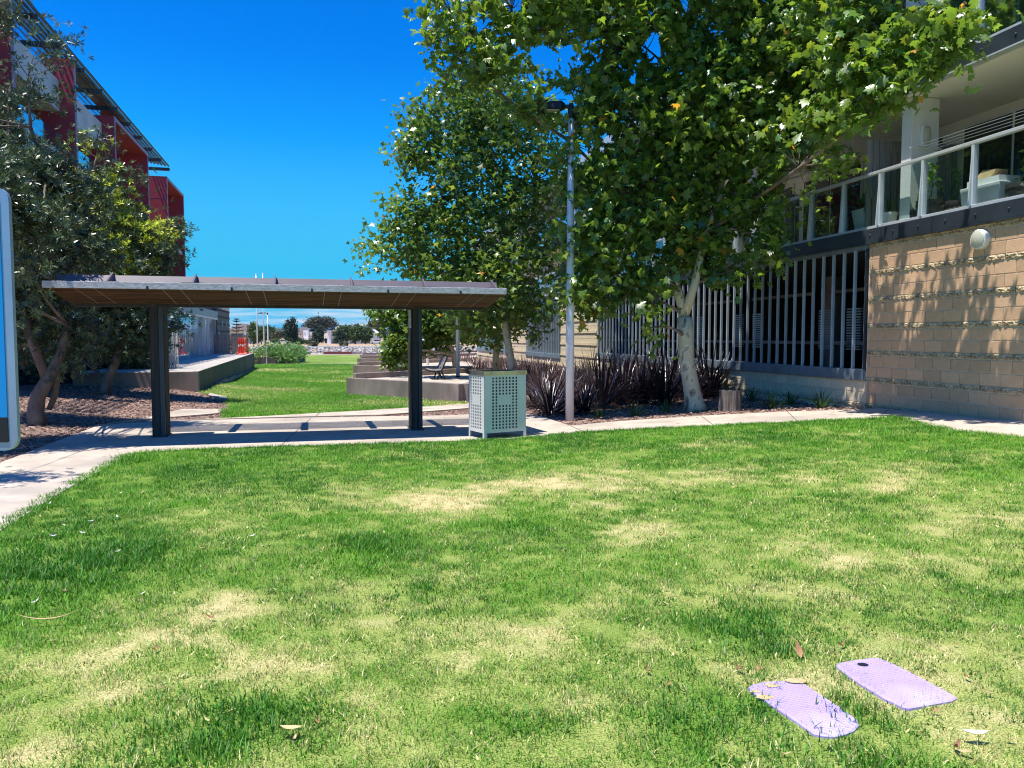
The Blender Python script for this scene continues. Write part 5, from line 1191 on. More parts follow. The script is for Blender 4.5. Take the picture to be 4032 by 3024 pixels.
def plane_tree(base, forks, blobs, n_clu, per, cr, lsize, label, seed, r0, hero=False, group='plane trees along the path', twigs=1.0, mt='plane_leaf'):
    """forks: list of limb paths (points, radii)"""
    e = empty('plane_tree', tuple(base), 0, label, 'tree', group); inv = -Vector(base); rr = random.Random(seed)
    (tp, tr) = forks[0]; mb = MB(); pts = [Vector(p) + inv for p in tp]; mb.tube(pts, tr, 16)
    bm = mb.build('trunk', M['bark_plane'], e, smooth=True)
    limbs = []
    for lp, lr in forks[1:]:
        mb = MB(); P_ = [Vector(p) + inv for p in lp]; mb.tube(P_, lr, 10); mb.build('limb', M['bark_plane' if lr[0] > .06 else 'bark_brown'], e, smooth=True); limbs.append((lp, lr))
    C, O, P, idx = blob_points(blobs, n_clu, per, cr, seed)
    if hero:                                             # openings in the crown where the sky shows
        def open_(Q, k):
            sx = 2016 + PX * Q[:, 0] / Q[:, 1]; sy = 1327 - PX * (Q[:, 2] - 1.6) / Q[:, 1]; g = np.zeros(len(Q), bool)
            for gx, gy, ga, gb in GAPS: g |= (((sx - gx) / (ga * k * .8)) ** 2 + ((sy - gy) / (gb * k * .8)) ** 2) < 1
            return g
        kc = ~open_(C, 1.0); kp = kc[idx] & ~open_(P, 1.0); idx = (np.cumsum(kc) - 1)[idx[kp]]; P = P[kp]; C = C[kc]
    # branches from the nearest limb point towards every blob, twigs to clusters
    LP = [(Vector(p), rad) for lp, lr in ([forks[0]] + limbs) for p, rad in zip(lp[1:] if lp is tp else lp, lr[1:] if lp is tp else lr)]
    mb = MB(); heads = []
    for b in blobs:
        c = Vector(b[:3]); q, rad = min(LP, key=lambda t: (t[0] - c).length + max(0, t[0].z - c.z) * 1.2)
        mid = (q + c) / 2 + Vector((rr.uniform(-.3, .3), rr.uniform(-.3, .3), rr.uniform(.0, .4))); bz = bez(q, mid, c, 6); r1 = min(rad * .6, .02 + .028 * (c - q).length)
        q_ = MB(); q_.tube([p + inv for p in bz], [r1 * (1 - .75 * i / 6) for i in range(7)], 6, False); q_.build('branch', M['bark_plane' if r1 > .05 else 'bark_brown'], e, smooth=True); heads.append([(p, r1 * (1 - .75 * i / 6)) for i, p in enumerate(bz)])
    mb = MB(); tip = np.array([tuple(p) for hd in heads for p, _ in hd])
    for i in range(0, len(C)):
        if rr.random() > twigs: continue
        c = C[i]; k = int(np.argmin(((tip - c) ** 2).sum(1))); q = Vector(tip[k]); c = Vector(c); L_ = (c - q).length
        if L_ > 2.6: continue
        mid = (q + c) / 2 + Vector((rr.uniform(-.1, .1), rr.uniform(-.1, .1), -.05 * L_)) ; mb.tube([p + inv for p in bez(q, mid, c, 3)], [.008 + .006 * L_, .007 + .003 * L_, .006, .003], 4, False)
    mb.build('twigs', M['twig'], e, kind='stuff')
    n = len(P); t = .55 + .75 * RNG.random((n, 1)); yellow = (RNG.random((n, 1)) < .13); tint = np.concatenate([t * (1 + .7 * yellow), t * (1 + .35 * yellow), t * (.9 + .2 * yellow)], 1)
    br = RNG.random(n) < .008; tint[br] = [4.2, 1.3, 1.2]
    # drop tiny share that would sit below the trunk fork
    P = P + np.array(inv)
    if hero:
        # the 300 leaves nearest the viewer are leaves of their own
        wpos = P - np.array(inv); near = np.argsort(np.linalg.norm(wpos - np.array([0, 0, 1.6]), axis=1))[:3000]; pick = RNG.choice(near, 290, False); keep = np.ones(n, bool); keep[pick] = False
        lms = []
        for k in range(8):
            tt = (.6 + .7 * k / 7); lms.append(fast_mesh('leaf', PLV * lsize, PLF, M[mt], np.full((len(PLV), 3), tt)))
        for j in pick:
            u, v, w = rand_rot(1, .45); mm_ = Matrix((tuple(u[0]), tuple(v[0]), tuple(w[0]))).transposed()
            o = link('leaf', rnd.choice(lms), e); o.matrix_local = Matrix.Translation(Vector(P[j])) @ mm_.to_4x4() @ Matrix.Scale(rnd.uniform(.75, 1.3), 4)
        P = P[keep]; tint = tint[keep]
    V, F, T = leaves(P, lsize, PLV if hero else SIMV, PLF if hero else SIMF, .45, tint)
    o = link('crown', fast_mesh('crown', V, F, M[mt], T), e); o['kind'] = 'stuff'
    # seed balls
    mb = MB()
    for j in RNG.choice(len(C), min(len(C), 40 if hero else 10), False):
        c = C[j] + np.array(inv) + RNG.normal(size=3) * .15
        for q in range(2): mb.lathe([(.002, -.02), (.016, -.01), (.016, .01), (.002, .02)], (c[0], c[1], c[2] - .08 - .06 * q), 6)
    mb.build('seed_balls', M['twig'], e, kind='stuff')
    return e

# hero plane tree right of the lamp post
B0 = G(2738, 1612); TY = B0.y
def T(px, py, dy=0): return at(px, py, TY + dy)
trunk = [B0 + Vector((0, 0, -.06)), T(2733, 1585), T(2725, 1540), T(2705, 1430), T(2700, 1330), T(2695, 1250)]
tr = [.28, .205, .18, .158, .16, .165]
L1 = [T(2700, 1260), T(2665, 1130, .1), T(2650, 1000, .1), T(2640, 800, .2), T(2625, 550, .2), T(2610, 250, .3), T(2600, -100, .3), T(2600, -500, .3)]
L2 = [T(2695, 1240), T(2735, 1120, -.1), T(2770, 950, -.1), T(2830, 800, -.1), T(2860, 600, 0), T(2880, 300, 0), T(2920, 0, 0), T(2950, -350, 0)]
L3 = [T(2780, 920, -.1), T(2950, 800, -.7), T(3150, 660, -2.0), T(3330, 520, -3.4), T(3560, 340, -4.6), T(3740, 200, -5.3)]
L4 = [T(2650, 850, .2), T(2450, 760, -.2), T(2250, 560, -.4), T(2060, 440, -.6), T(1800, 230, -.8), T(1700, 120, -.9)]
L5 = [T(2655, 1000, .1), T(2450, 960, -.2), T(2250, 1000, -.4), T(2180, 1100, -.4)]
L6 = [T(2770, 950, -.1), T(2880, 900, -.4), T(3000, 930, -.7), T(3060, 980, -.9)]
hb = lambda px, py, dy, r, ry=None, fl=1, wt=1: px_blob(px, py, TY + dy, r, ry, fl, wt)
SPK = []  # unseen clumps added above the view, shaped to cast pointed shade on the wall
for px_, yt_, wd_, ln_ in ((3475, 1130, .10, .5), (3505, 1290, .10, .4), (3715, 1230, .09, .35), (3700, 1330, .16, .5), (3835, 1225, .12, .5), (3810, 1400, .2, .5), (3620, 1440, .3, .3), (3480, 1440, .28, .35)):
    s_ = s_at(px_); q = Vector(BR(s_, 0, 0)); z_ = at(px_, yt_, q.y).z; q.z = z_; c_ = q + Vector((-.29, -.165, 1)) * 6.3; SPK.append((c_.x, c_.y, c_.z - ln_, wd_, wd_, ln_, 4))
blobs = [hb(1760, 130, -.9, 140, 120), hb(1900, 260, -.8, 170, 110), hb(1850, 20, -.9, 200, 80, 1, .6), hb(2080, 120, -.7, 170, 120, 1, 1.2), hb(2120, 420, -.6, 150, 130, 1, 1.0), hb(2150, -20, -.6, 260, 130),
         hb(2420, 130, -.2, 260, 220), hb(2420, 420, -.2, 210, 190, 1, 1.3), hb(2330, 700, -.3, 190, 190, 1, 1.2), hb(2330, 960, -.3, 170, 170, 1, 1.3), hb(2300, 1160, -.4, 160, 100, 1, 1.4), hb(2500, 800, 0, 220, 220), hb(2500, 1080, 0, 180, 140, 1, 1.2),
         hb(2590, 1180, -.6, 90, 110, 1, .5), hb(2560, 1290, -.6, 35, 70, 1, .8), hb(2700, 150, 0, 300, 250), hb(2750, 500, 0, 300, 260, 1, 1.3), hb(2700, 820, .2, 230, 220, 1, 1.2), hb(2780, 1000, .2, 180, 110), hb(2880, 1080, -.3, 130, 55, 1, .6),
         hb(3000, 250, -.5, 300, 240, 1, 1.1), hb(3050, 560, -.7, 240, 180, 1, 1.2), hb(2960, 830, -.6, 150, 120, 1, .8), hb(3040, 990, -.9, 80, 90, 1, 1.1), hb(3180, 750, -1.7, 90, 60, 1, .5), hb(3300, 640, -2.4, 80, 40, .8, 1),
         hb(3230, 170, -1.4, 200, 190, .7, 1.6), ] + [px_blob(x, y, D_, a, b, .8, w * .45) for x, y, D_, a, b, w in ((3300, 330, 12.7, 100, 90, 9), (3250, 480, 12.9, 90, 70, 8), (3340, 150, 12.4, 90, 110, 8), (3440, 90, 12.0, 80, 90, 8), (3430, 260, 11.9, 90, 90, 9), (3400, 420, 12.0, 80, 70, 8), (3520, 180, 11.4, 85, 100, 10), (3540, 320, 11.3, 80, 70, 9), (3620, 80, 11.0, 80, 80, 9), (3640, 230, 10.9, 75, 80, 9), (3730, 130, 10.6, 60, 90, 8), (3800, 60, 10.4, 50, 60, 7), (3780, 190, 10.5, 45, 50, 6))] + [hb(3130, 420, -.9, 130, 150, .8, 1.2), hb(2600, -150, 0, 500, 200, .8), hb(3100, -150, -.6, 500, 200, .7), ] + SPK
GAPS = [(2200, 420, 75, 55), (2180, 560, 60, 50), (2560, 215, 50, 70), (2130, 250, 60, 70), (2680, 40, 25, 30), (2020, 60, 50, 40), (2290, 620, 30, 60), (2050, 340, 40, 25), (1900, 130, 40, 30), (2380, 560, 35, 28), (3130, 720, 60, 45), (2960, 690, 30, 35), (2750, 1130, 40, 50), (2250, 860, 26, 45), (2600, 960, 26, 30), (2480, 330, 25, 35), (2900, 960, 45, 30), (3230, 90, 30, 30), (2230, 230, 40, 40), (2860, 420, 22, 25)]
HERO = plane_tree(B0, [(trunk, tr), (L1, [.11, .095, .085, .075, .06, .045, .03, .015]), (L2, [.105, .09, .075, .065, .055, .045, .03, .015]), (L3, [.05, .042, .034, .026, .018, .01]), (L4, [.055, .05, .04, .03, .02, .01]), (L5, [.04, .03, .022, .015]), (L6, [.035, .03, .02, .01])],
           blobs, 2450, 14, .19, .112, 'large plane tree with mottled cream trunk right of the lamp post', 3, .2, hero=True, group=None)

# second and third plane trees behind the shelter's right end
B1 = G(2022, 1462); Y1 = 26.5; B1 = at(2022, 1462, Y1); B1.z = h(B1.x, B1.y)
T1_ = lambda px, py, dy=0: at(px, py, Y1 + dy)
tk = [B1, T1_(2015, 1440), T1_(2005, 1380), T1_(1990, 1290), T1_(1985, 1200)]
bl1 = [px_blob(x, y, Y1 + dy, r_, ry, fl, w) for x, y, dy, r_, ry, fl, w in ((1680, 480, 0, 110, 90, 1, 1), (1640, 620, 0, 90, 110, 1, 1), (1850, 430, 0, 200, 130, .8, 1), (1950, 300, 0, 130, 90, .8, 1), (1780, 650, 0, 200, 170, .8, 1), (2000, 560, 0, 200, 190, .8, 1), (1620, 850, 0, 110, 120, 1, 1), (1780, 900, 0, 190, 150, .8, 1.1), (1990, 850, 0, 200, 180, .8, 1), (2150, 700, 0, 120, 160, .8, .6), (1600, 1010, 0, 120, 80, 1, 1), (1480, 960, 0, 80, 50, 1, .6), (1780, 1080, 0, 190, 90, .8, 1.2), (1980, 1080, -.5, 180, 140, .8, 1.3), (2150, 1000, 0, 130, 130, .8, .8), (2090, 1200, -.3, 110, 80, .8, 1), (1900, 1240, -.2, 150, 70, .8, 1.0), (2100, 1290, 0, 60, 60, 1, .7), (1460, 1035, 0, 50, 30, 1, .5), (2160, 470, 0, 90, 70, .8, .7), (2230, 640, 0, 70, 80, .8, .6), (1700, 390, 0, 45, 40, 1, .5), (1570, 560, 0, 35, 30, 1, .5), (1525, 800, 0, 50, 40, 1, .6), (1800, 330, 0, 50, 40, 1, .5), (2060, 260, 0, 60, 50, 1, .6), (1560, 900, 0, 60, 40, 1, .6))]
plane_tree(B1, [(tk, [.19, .15, .13, .12, .11]), ([T1_(1985, 1210), T1_(2000, 1000), T1_(1970, 780), T1_(1930, 550), T1_(1930, 350)], [.09, .075, .06, .04, .015]), ([T1_(1987, 1220), T1_(1880, 1000), T1_(1820, 850), T1_(1770, 650), T1_(1720, 520)], [.07, .06, .045, .03, .012]), ([T1_(1985, 1230), T1_(1800, 1080), T1_(1650, 1000), T1_(1500, 960)], [.05, .04, .03, .012])],
           bl1, 1300, 13, .27, .125, 'second plane tree rising behind the right end of the shelter roof', 5, .2, twigs=.5, mt='plane_leaf_far')
B2 = at(1955, 1446, 31); B2.z = h(B2.x, B2.y); Y2 = 31; T2_ = lambda px, py, dy=0: at(px, py, Y2 + dy)
bl2 = [px_blob(x, y, Y2 + dy, r_, ry, 1, w) for x, y, dy, r_, ry, w in ((1880, 1160, 0, 140, 80, 1), (1980, 1230, 0, 90, 70, 1), (1850, 1290, 0, 80, 50, .7), (1950, 1330, 0, 40, 40, .6))]
plane_tree(B2, [([B2, T2_(1953, 1400), T2_(1960, 1330), T2_(1965, 1260)], [.17, .14, .12, .1]), ([T2_(1965, 1265), T2_(1940, 1150), T2_(1900, 1050)], [.07, .05, .02])], bl2, 320, 13, .3, .13, 'pale trunked plane tree close behind the second, in the flax bed', 8, .2, twigs=.4, mt='plane_leaf_far')
B3 = at(1805, 1440, 36); B3.z = h(B3.x, B3.y); Y3 = 36; T3_ = lambda px, py, dy=0: at(px, py, Y3 + dy)
bl3 = [px_blob(x, y, Y3 + dy, r_, ry, 1, w) for x, y, dy, r_, ry, w in ((1540, 1240, -1, 60, 25, .8), (1600, 1300, -1, 60, 55, 1.2), (1570, 1380, -1.5, 40, 50, 1.2), (1545, 1425, -1.5, 20, 22, 1), (1680, 1250, 0, 110, 60, 1), (1690, 1320, 0, 90, 50, 1.1), (1800, 1270, 0, 100, 70, 1), (1640, 1180, 0, 120, 45, .6), (1470, 1222, -1, 25, 10, .5))]
plane_tree(B3, [([B3, T3_(1790, 1400), T3_(1760, 1350), T3_(1740, 1300)], [.2, .16, .14, .12]), ([T3_(1745, 1310), T3_(1680, 1260), T3_(1600, 1260), T3_(1500, 1250)], [.08, .06, .04, .015]), ([T3_(1750, 1330), T3_(1820, 1250), T3_(1850, 1150)], [.07, .05, .02])], bl3, 700, 14, .3, .15, 'farther low branching plane tree whose leaves hang beside the terrace walls', 9, .2, twigs=.4, mt='plane_leaf_far')

# banksia trees on the left
M['banksia'] = leafmat('banksia_leaf', (.13, .18, .075), (.15, .21, .05), tw=.13, rough=.33, spec=.7)
def banksia(base, trunks, blobs, n_clu, per, cr, size, label, seed, yel=None):
    e = empty('banksia_tree', tuple(base), 0, label, 'tree', 'banksia trees on the left'); inv = -Vector(base); rr = random.Random(seed); LP = []
    for i, (tp, tr_) in enumerate(trunks):
        mb = MB(); mb.tube([Vector(p) + inv for p in tp], tr_, 12); mb.build('trunk' if i == 0 else 'limb', M['bark_brown'], e, smooth=True); LP += [(Vector(p), q) for p, q in zip(tp, tr_)]
    C, O, P, idx = blob_points(blobs, n_clu, per, cr, seed)
    mb = MB(); tip = []
    for b in blobs:
        c = Vector(b[:3]); q, rad = min(LP, key=lambda t: (t[0] - c).length); bz = bez(q, (q + c) / 2 + Vector((rr.uniform(-.3, .3), 0, rr.uniform(-.1, .3))), c, 6); r1 = min(rad * .6, .06, .14 / max(.5, (c - q).length)); mb.tube([p + inv for p in bz], [r1 * (1 - .8 * i / 6) for i in range(7)], 5, False); tip += [tuple(p) for p in bz]
    mb.build('branch', M['bark_brown'], e, smooth=True); tip = np.array(tip)
    mb = MB()
    for c in C[::2]:
        q = Vector(tip[int(np.argmin(((tip - c) ** 2).sum(1)))]); c = Vector(c)
        if (c - q).length < 1.8: mb.tube([q + inv, (q + c) / 2 + inv + Vector((0, 0, -.05)), c + inv], [.014, .01, .004], 4, False)
    mb.build('twigs', M['twig'], e, kind='stuff')
    # whorls of narrow leaves
    n = len(P); nl = 11; ax = P - C[idx]; ax /= np.linalg.norm(ax, axis=1)[:, None] + 1e-6; ax += RNG.normal(size=ax.shape) * .3 + [0, 0, .45]; ax /= np.linalg.norm(ax, axis=1)[:, None]
    t = RNG.normal(size=(n, 3)); u = np.cross(ax, t); u /= np.linalg.norm(u, axis=1)[:, None]; v = np.cross(ax, u)
    A = (np.arange(nl) / nl * 2 * math.pi)[None] + RNG.random((n, 1)) * 6 + RNG.normal(size=(n, nl)) * .25; el = .25 + .9 * RNG.random((n, nl)); LL_ = size * (.7 + .6 * RNG.random((n, nl)))
    dirn = (np.cos(A) * np.cos(el))[..., None] * u[:, None] + (np.sin(A) * np.cos(el))[..., None] * v[:, None] + np.sin(el)[..., None] * ax[:, None]
    side = np.cross(dirn, ax[:, None]); side /= np.linalg.norm(side, axis=2)[..., None] + 1e-6; P0 = (P + np.array(inv))[:, None] + dirn * .01
    w = (size * .10) * (.8 + .4 * RNG.random((n, nl)))[..., None]; q1 = P0 + dirn * (LL_ * .55)[..., None]; q2 = P0 + dirn * LL_[..., None] - ax[:, None] * (LL_ * .12)[..., None]
    V = np.stack([P0, q1 - side * w, q2, q1 + side * w], 2).reshape(-1, 3); F = np.arange(len(V)).reshape(-1, 4)
    br = (.35 + 1.1 * RNG.random((n, 1)) ** 1.5); tint = np.repeat(np.concatenate([br, br, br], 1)[:, None], nl, 1)
    if yel is not None:
        yv = np.zeros(n)
        for (yx, yy, yr) in yel: 
            sx = 2016 + PX * P[:, 0] / P[:, 1]; sy = 1327 - PX * (P[:, 2] - 1.6) / P[:, 1]; yv = np.maximum(yv, np.exp(-(((sx - yx) / yr) ** 2 + ((sy - yy) / yr) ** 2)))
        outer = RNG.random(n) < yv * .75; tint[outer] = np.array([5.2, 4.3, .9]) * (.7 + .5 * RNG.random((int(outer.sum()), nl, 1)))
    tint = np.repeat(tint.reshape(-1, 3), 4, 0)
    o = link('crown', fast_mesh('crown', V, F, M['banksia'], tint), e); o['kind'] = 'stuff'
    mb = MB()
    for j in RNG.choice(n, 45, False):
        c = P[j] + np.array(inv); mb.lathe([(.01, -.04), (.028, -.02), (.03, .04), (.008, .07)], tuple(c), 7)
    mb.build('flower_cones', mat('banksia_cone', (.30, .34, .16), (.2, .22, .1), 20), e, kind='stuff')
    return e
A0 = G(150, 1665); YA = A0.y; TA = lambda px, py, dy=0: at(px, py, YA + dy)
ab = [px_blob(x, y, YA + dy, r_ * .82, ry * .82, fl, w) for x, y, dy, r_, ry, fl, w in ((10, 60, -.5, 75, 60, 1, .5), (170, 140, -.5, 90, 10, 1, .25), (285, 165, -.5, 45, 10, 1, .4), (60, 270, -.5, 80, 45, 1, .5), (235, 250, -.6, 65, 35, 1, .7), (60, 380, -.4, 120, 50, 1, .7), (225, 400, -.5, 60, 25, 1, .7), (-20, 480, 0, 90, 70, 1, .8), (30, 640, 0, 150, 100, 1, 1.2), (170, 640, -.4, 130, 80, 1, 1.1), (250, 800, -.4, 190, 170, .8, 1.2), (60, 850, 0, 200, 170, .8, 1.2), (290, 1010, -.3, 200, 110, .8, 1.2), (80, 1050, 0, 200, 150, .8, 1.2), (60, 1220, .2, 180, 120, .8, 1.1), (260, 1180, .3, 150, 110, .8, 1), (250, 1330, .4, 130, 100, .8, .9), (60, 1380, .6, 120, 90, .8, .7), (300, 1430, .4, 90, 50, 1, .6), (180, 1530, 0, 40, 22, 1, .5), (-150, 700, 0, 300, 500, .7, 1), (-60, 680, -3, 170, 150, 1, 2), (30, 880, -3, 120, 110, 1, 1.6), (-150, 900, -2.6, 200, 150, 1, 2), (140, 1085, -3.6, 100, 50, .7, 1.1), (40, 1060, -3.4, 120, 90, 1, 1), (-350, 500, -3, 250, 200, 1, .8), (-900, 300, -6, 150, 60, 1, .6), (90, 1190, -3.2, 90, 40, 1, .8))] + [(-7.8, 11.2, 3.7, .7, .5, .5, 2), (-8.6, 10.8, 3.5, .8, .6, .5, 2), (-7.0, 11.7, 3.3, .45, .35, .3, 2), (-6.8, 8.4, 3.1, .5, .25, .3, 1.5)]
banksia(A0, [([A0 + Vector((0, 0, -.05)), TA(140, 1620), TA(150, 1560), TA(185, 1500, .1), TA(240, 1400, .2), TA(270, 1280, .3), TA(240, 1100, .3)], [.19, .15, .135, .12, .10, .085, .07]), ([TA(190, 1500, .1), TA(130, 1350, .1), TA(80, 1150, .1), TA(50, 900, 0), TA(40, 600, 0), TA(30, 350, -.2)], [.10, .09, .08, .07, .05, .03]), ([TA(240, 1110, .3), TA(200, 900, .2), TA(190, 700, 0), TA(120, 500, -.3), TA(110, 300, -.4)], [.07, .06, .045, .03, .015]), ([TA(235, 1410, .2), TA(215, 1560, .25), TA(195, 1610, .3)], [.07, .06, .05])],
        ab, 1350, 9, .17, .11, 'large banksia with a curved pale trunk at the left edge', 4)
C0 = G(411, 1545); YB = C0.y; TB = lambda px, py, dy=0: at(px, py, YB + dy)
cb = [px_blob(x, y, YB + dy, r_ * .9, ry * .9, fl, w) for x, y, dy, r_, ry, fl, w in ((350, 760, 0, 70, 80, .8, .8), (390, 560, 0, 30, 25, 1, .3), (300, 560, 0, 25, 25, 1, .3), (410, 700, 0, 50, 50, .8, .7), (480, 660, 0, 35, 18, 1, .3), (330, 880, 0, 130, 130, .8, 1.2), (450, 850, 0, 110, 110, .8, 1.2), (520, 960, 0, 120, 90, .8, 1.2), (610, 990, 0, 80, 60, .8, 1), (660, 920, 0, 55, 35, 1, .7), (690, 890, 0, 40, 25, 1, .6), (400, 1060, 0, 170, 90, .8, 1.2), (600, 1050, 0, 80, 40, .8, 1), (470, 1180, 0, 170, 90, .8, 1), (540, 1280, 0, 90, 90, .8, .9), (400, 1330, 0, 120, 80, .8, .8), (600, 1330, 0, 60, 80, .8, .5), (680, 1250, 0, 30, 60, 1, .6), (540, 700, 0, 40, 25, 1, .4), (180, 1350, 1, 160, 130, .8, .8), (-50, 1300, 2, 160, 180, .8, .8))]
banksia(C0, [([C0 + Vector((0, 0, -.05)), TB(420, 1500), TB(450, 1440), TB(470, 1380), TB(450, 1200), TB(430, 1000)], [.17, .13, .11, .10, .08, .06]), ([TB(465, 1390), TB(540, 1200), TB(560, 1050), TB(620, 960)], [.07, .06, .04, .02]), ([TB(445, 1200), TB(330, 1000), TB(330, 800), TB(380, 620)], [.07, .05, .035, .02])],
        cb, 1350, 9, .23, .14, 'second banksia with yellow new growth behind the shelter roof', 6, yel=[(330, 660, 90), (300, 730, 80), (430, 760, 70), (460, 800, 80), (500, 850, 70), (420, 950, 60), (480, 990, 60), (520, 1060, 60), (600, 900, 60), (640, 900, 50), (430, 1050, 50)])
D0 = at(560, 1500, 27); D0.z = h(D0.x, D0.y); TD = lambda px, py: at(px, py, 27)
banksia(D0, [([D0, TD(570, 1440), TD(560, 1370), TD(590, 1280)], [.12, .09, .07, .04])], [px_blob(x, y, 27, r_, ry, 1, 1) for x, y, r_, ry in ((600, 1380, 60, 50), (560, 1270, 80, 70), (500, 1400, 60, 50), (540, 1440, 60, 20))], 200, 8, .25, .13, 'small banksia with bare twigs in front of the palisade fence', 12)

# flax, tussocks, hedge
def flax_mesh(kind, seed):
    r = random.Random(seed)
    if kind == 'dark': return tuft(None, 105, .65, 1.4, .042, .55, 1.5, .12, 6, .75, 1.35, r)
    if kind == 'low': return tuft(None, 100, .7, 1.25, .04, .2, 1.35, .12, 6, .75, 1.3, r)
    return tuft(None, 46, .25, .48, .02, .5, 1.45, .05, 4, .8, .9, r)
M['flax'] = leafmat('bronze_flax_leaf', (.14, .088, .088), (.10, .055, .05), tw=.12, rough=.3, spec=.9)
M['flax_black'] = leafmat('black_purple_flax_leaf', (.034, .023, .03), (.02, .01, .012), tw=.08, rough=.28, spec=.9)
M['flax_red'] = leafmat('red_flax_leaf', (.20, .045, .045), (.25, .04, .04), tw=.2, rough=.4)
M['tussock'] = leafmat('green_tussock_leaf', (.06, .13, .03), (.12, .24, .04), tw=.25)
def fm(kind, m, seed): V, F, T_ = flax_mesh(kind, seed); return fast_mesh('flax_leaves', V, F, M[m], np.array(T_))
FB = [fm('dark', 'flax_black', k) for k in range(3)]; FL = [fm('low', 'flax_black', k + 5) for k in range(2)]; FP = [fm('dark', 'flax', k + 9) for k in range(4)]; FR = [fm('dark', 'flax_red', k + 15) for k in range(2)]; FG = [fm('t', 'tussock', k + 22) for k in range(3)]
def plant(nm, me, x, y, s, label, cat, grp, z=None):
    o = link(nm, me); o.location = (x, y, (h(x, y) if z is None else z) - .02); o.rotation_euler = (0, 0, rnd.random() * 6.28); o.scale = (s, s, s * rnd.uniform(.9, 1.1)); return tag(o, label, cat, grp)
NTH = ['first', 'second', 'third', 'fourth', 'fifth', 'sixth', 'seventh', 'eighth', 'ninth', 'tenth', 'eleventh', 'twelfth', 'thirteenth', 'fourteenth', 'fifteenth', 'sixteenth', 'seventeenth', 'eighteenth', 'nineteenth', 'twentieth', 'twenty-first', 'twenty-second', 'twenty-third', 'twenty-fourth', 'twenty-fifth', 'twenty-sixth', 'twenty-seventh', 'twenty-eighth', 'twenty-ninth', 'thirtieth']
def by_side(P): 
    o = sorted(range(len(P)), key=lambda i: P[i][0] / P[i][1]); rk = [0] * len(P)
    for k, i in enumerate(o): rk[i] = k
    return rk
DK = [(2165, 1628, 1.05, 1), (2110, 1600, .85, 1), (2370, 1605, 1.05, 0), (2300, 1625, .8, 1), (2450, 1590, 1.1, 0), (2530, 1585, 1.15, 0), (2610, 1590, 1.1, 0), (2650, 1560, 1.2, 0), (2790, 1560, 1.15, 0), (2840, 1550, 1.0, 0), (2560, 1540, 1.2, 0), (2460, 1540, 1.1, 0), (2360, 1540, 1.1, 0), (2270, 1570, .95, 0)]
GP = [G(q[0], q[1]) for q in DK]
for (px, py, s, low), g, k in zip(DK, GP, by_side(GP)):
    plant('flax_plant', rnd.choice(FL if low else FB), g.x, g.y, s, f'near-black purple flax by the plane tree, {NTH[k]} from the left', 'flax', 'dark flax around the big plane tree')
BZ = [(2890, 1530, .95), (2940, 1545, .8), (2860, 1520, .95), (2740, 1525, 1.0), (2680, 1520, .9)]
GP = [G(q[0], q[1]) for q in BZ]
for (px, py, s), g, k in zip(BZ, GP, by_side(GP)):
    plant('flax_plant', rnd.choice(FP), g.x, g.y, s, f'bronze sunlit flax before the louvres by the stump, {NTH[k]} from the left', 'flax', 'bronze flax by the stump')
k = 0; pts = []
rr = random.Random(5)
while len(pts) < 62 and k < 9000:
    k += 1; y = rr.uniform(19.5, 44); xr = 7.46 - .2133 * (y - 11.2) - .6; xl = {0: .0}.get(0) + np.interp(y, [19.5, 24, 28, 33, 44], [1.2, .5, -.6, -1.3, -2.6]); x = rr.uniform(xl, xr)
    if all((x - a) ** 2 + (y - b) ** 2 > .95 for a, b in pts): pts.append((x, y))
for band, lo_, hi_ in (('nearest', 0, 25), ('middle', 25, 33), ('farthest', 33, 99)):
    Q = [p for p in pts if lo_ <= p[1] < hi_]
    for (x, y), k in zip(Q, by_side(Q)): plant('flax_plant', rnd.choice(FP), x, y, rr.uniform(.55, .95) * (1 if y < 34 else 1.15), f'bronze flax in the {band} part of the long bed, {NTH[k]} from the left', 'flax', 'bronze flax along the garden bed')
Q = [(rr.uniform(-7.5, -2.2), rr.uniform(46, 58)) for _ in range(14)]
for (x, y), k in zip(Q, by_side(Q)):
    plant('flax_plant', rnd.choice(FR), x, y, 1.2, f'reddish flax at the far end of the bed, {NTH[k]} from the left', 'flax', 'reddish flax at the far end of the bed')
for px, py, s, lab in ((3040, 1605, .95, 'dark green tussock right of the tree stump'), (3110, 1590, .9, 'green tussock between the stump and the bright lily by the wall'), (3230, 1603, 1.0, 'bright green strappy tussock by the block wall'), (2960, 1575, .9, 'green tussock close behind the tree stump'), (2500, 1635, .9, 'low green tussock at the mulch edge left of the plane trunk'), (2620, 1620, .8, 'small green tussock just left of the plane trunk'), (2360, 1640, .8, 'small dark tussock right of the lamp post'), (1830, 1480, 1.0, 'light green strappy tuft beside the slim lamp post'), (1860, 1490, .8, 'small light green tuft right of the slim lamp post'), (2020, 1500, .8, 'green tuft in the mulch behind the litter bin')):
    g = G(px, py); plant('tussock', rnd.choice(FG), g.x, g.y, s, lab, 'tussock', 'green tussocks in the garden bed')
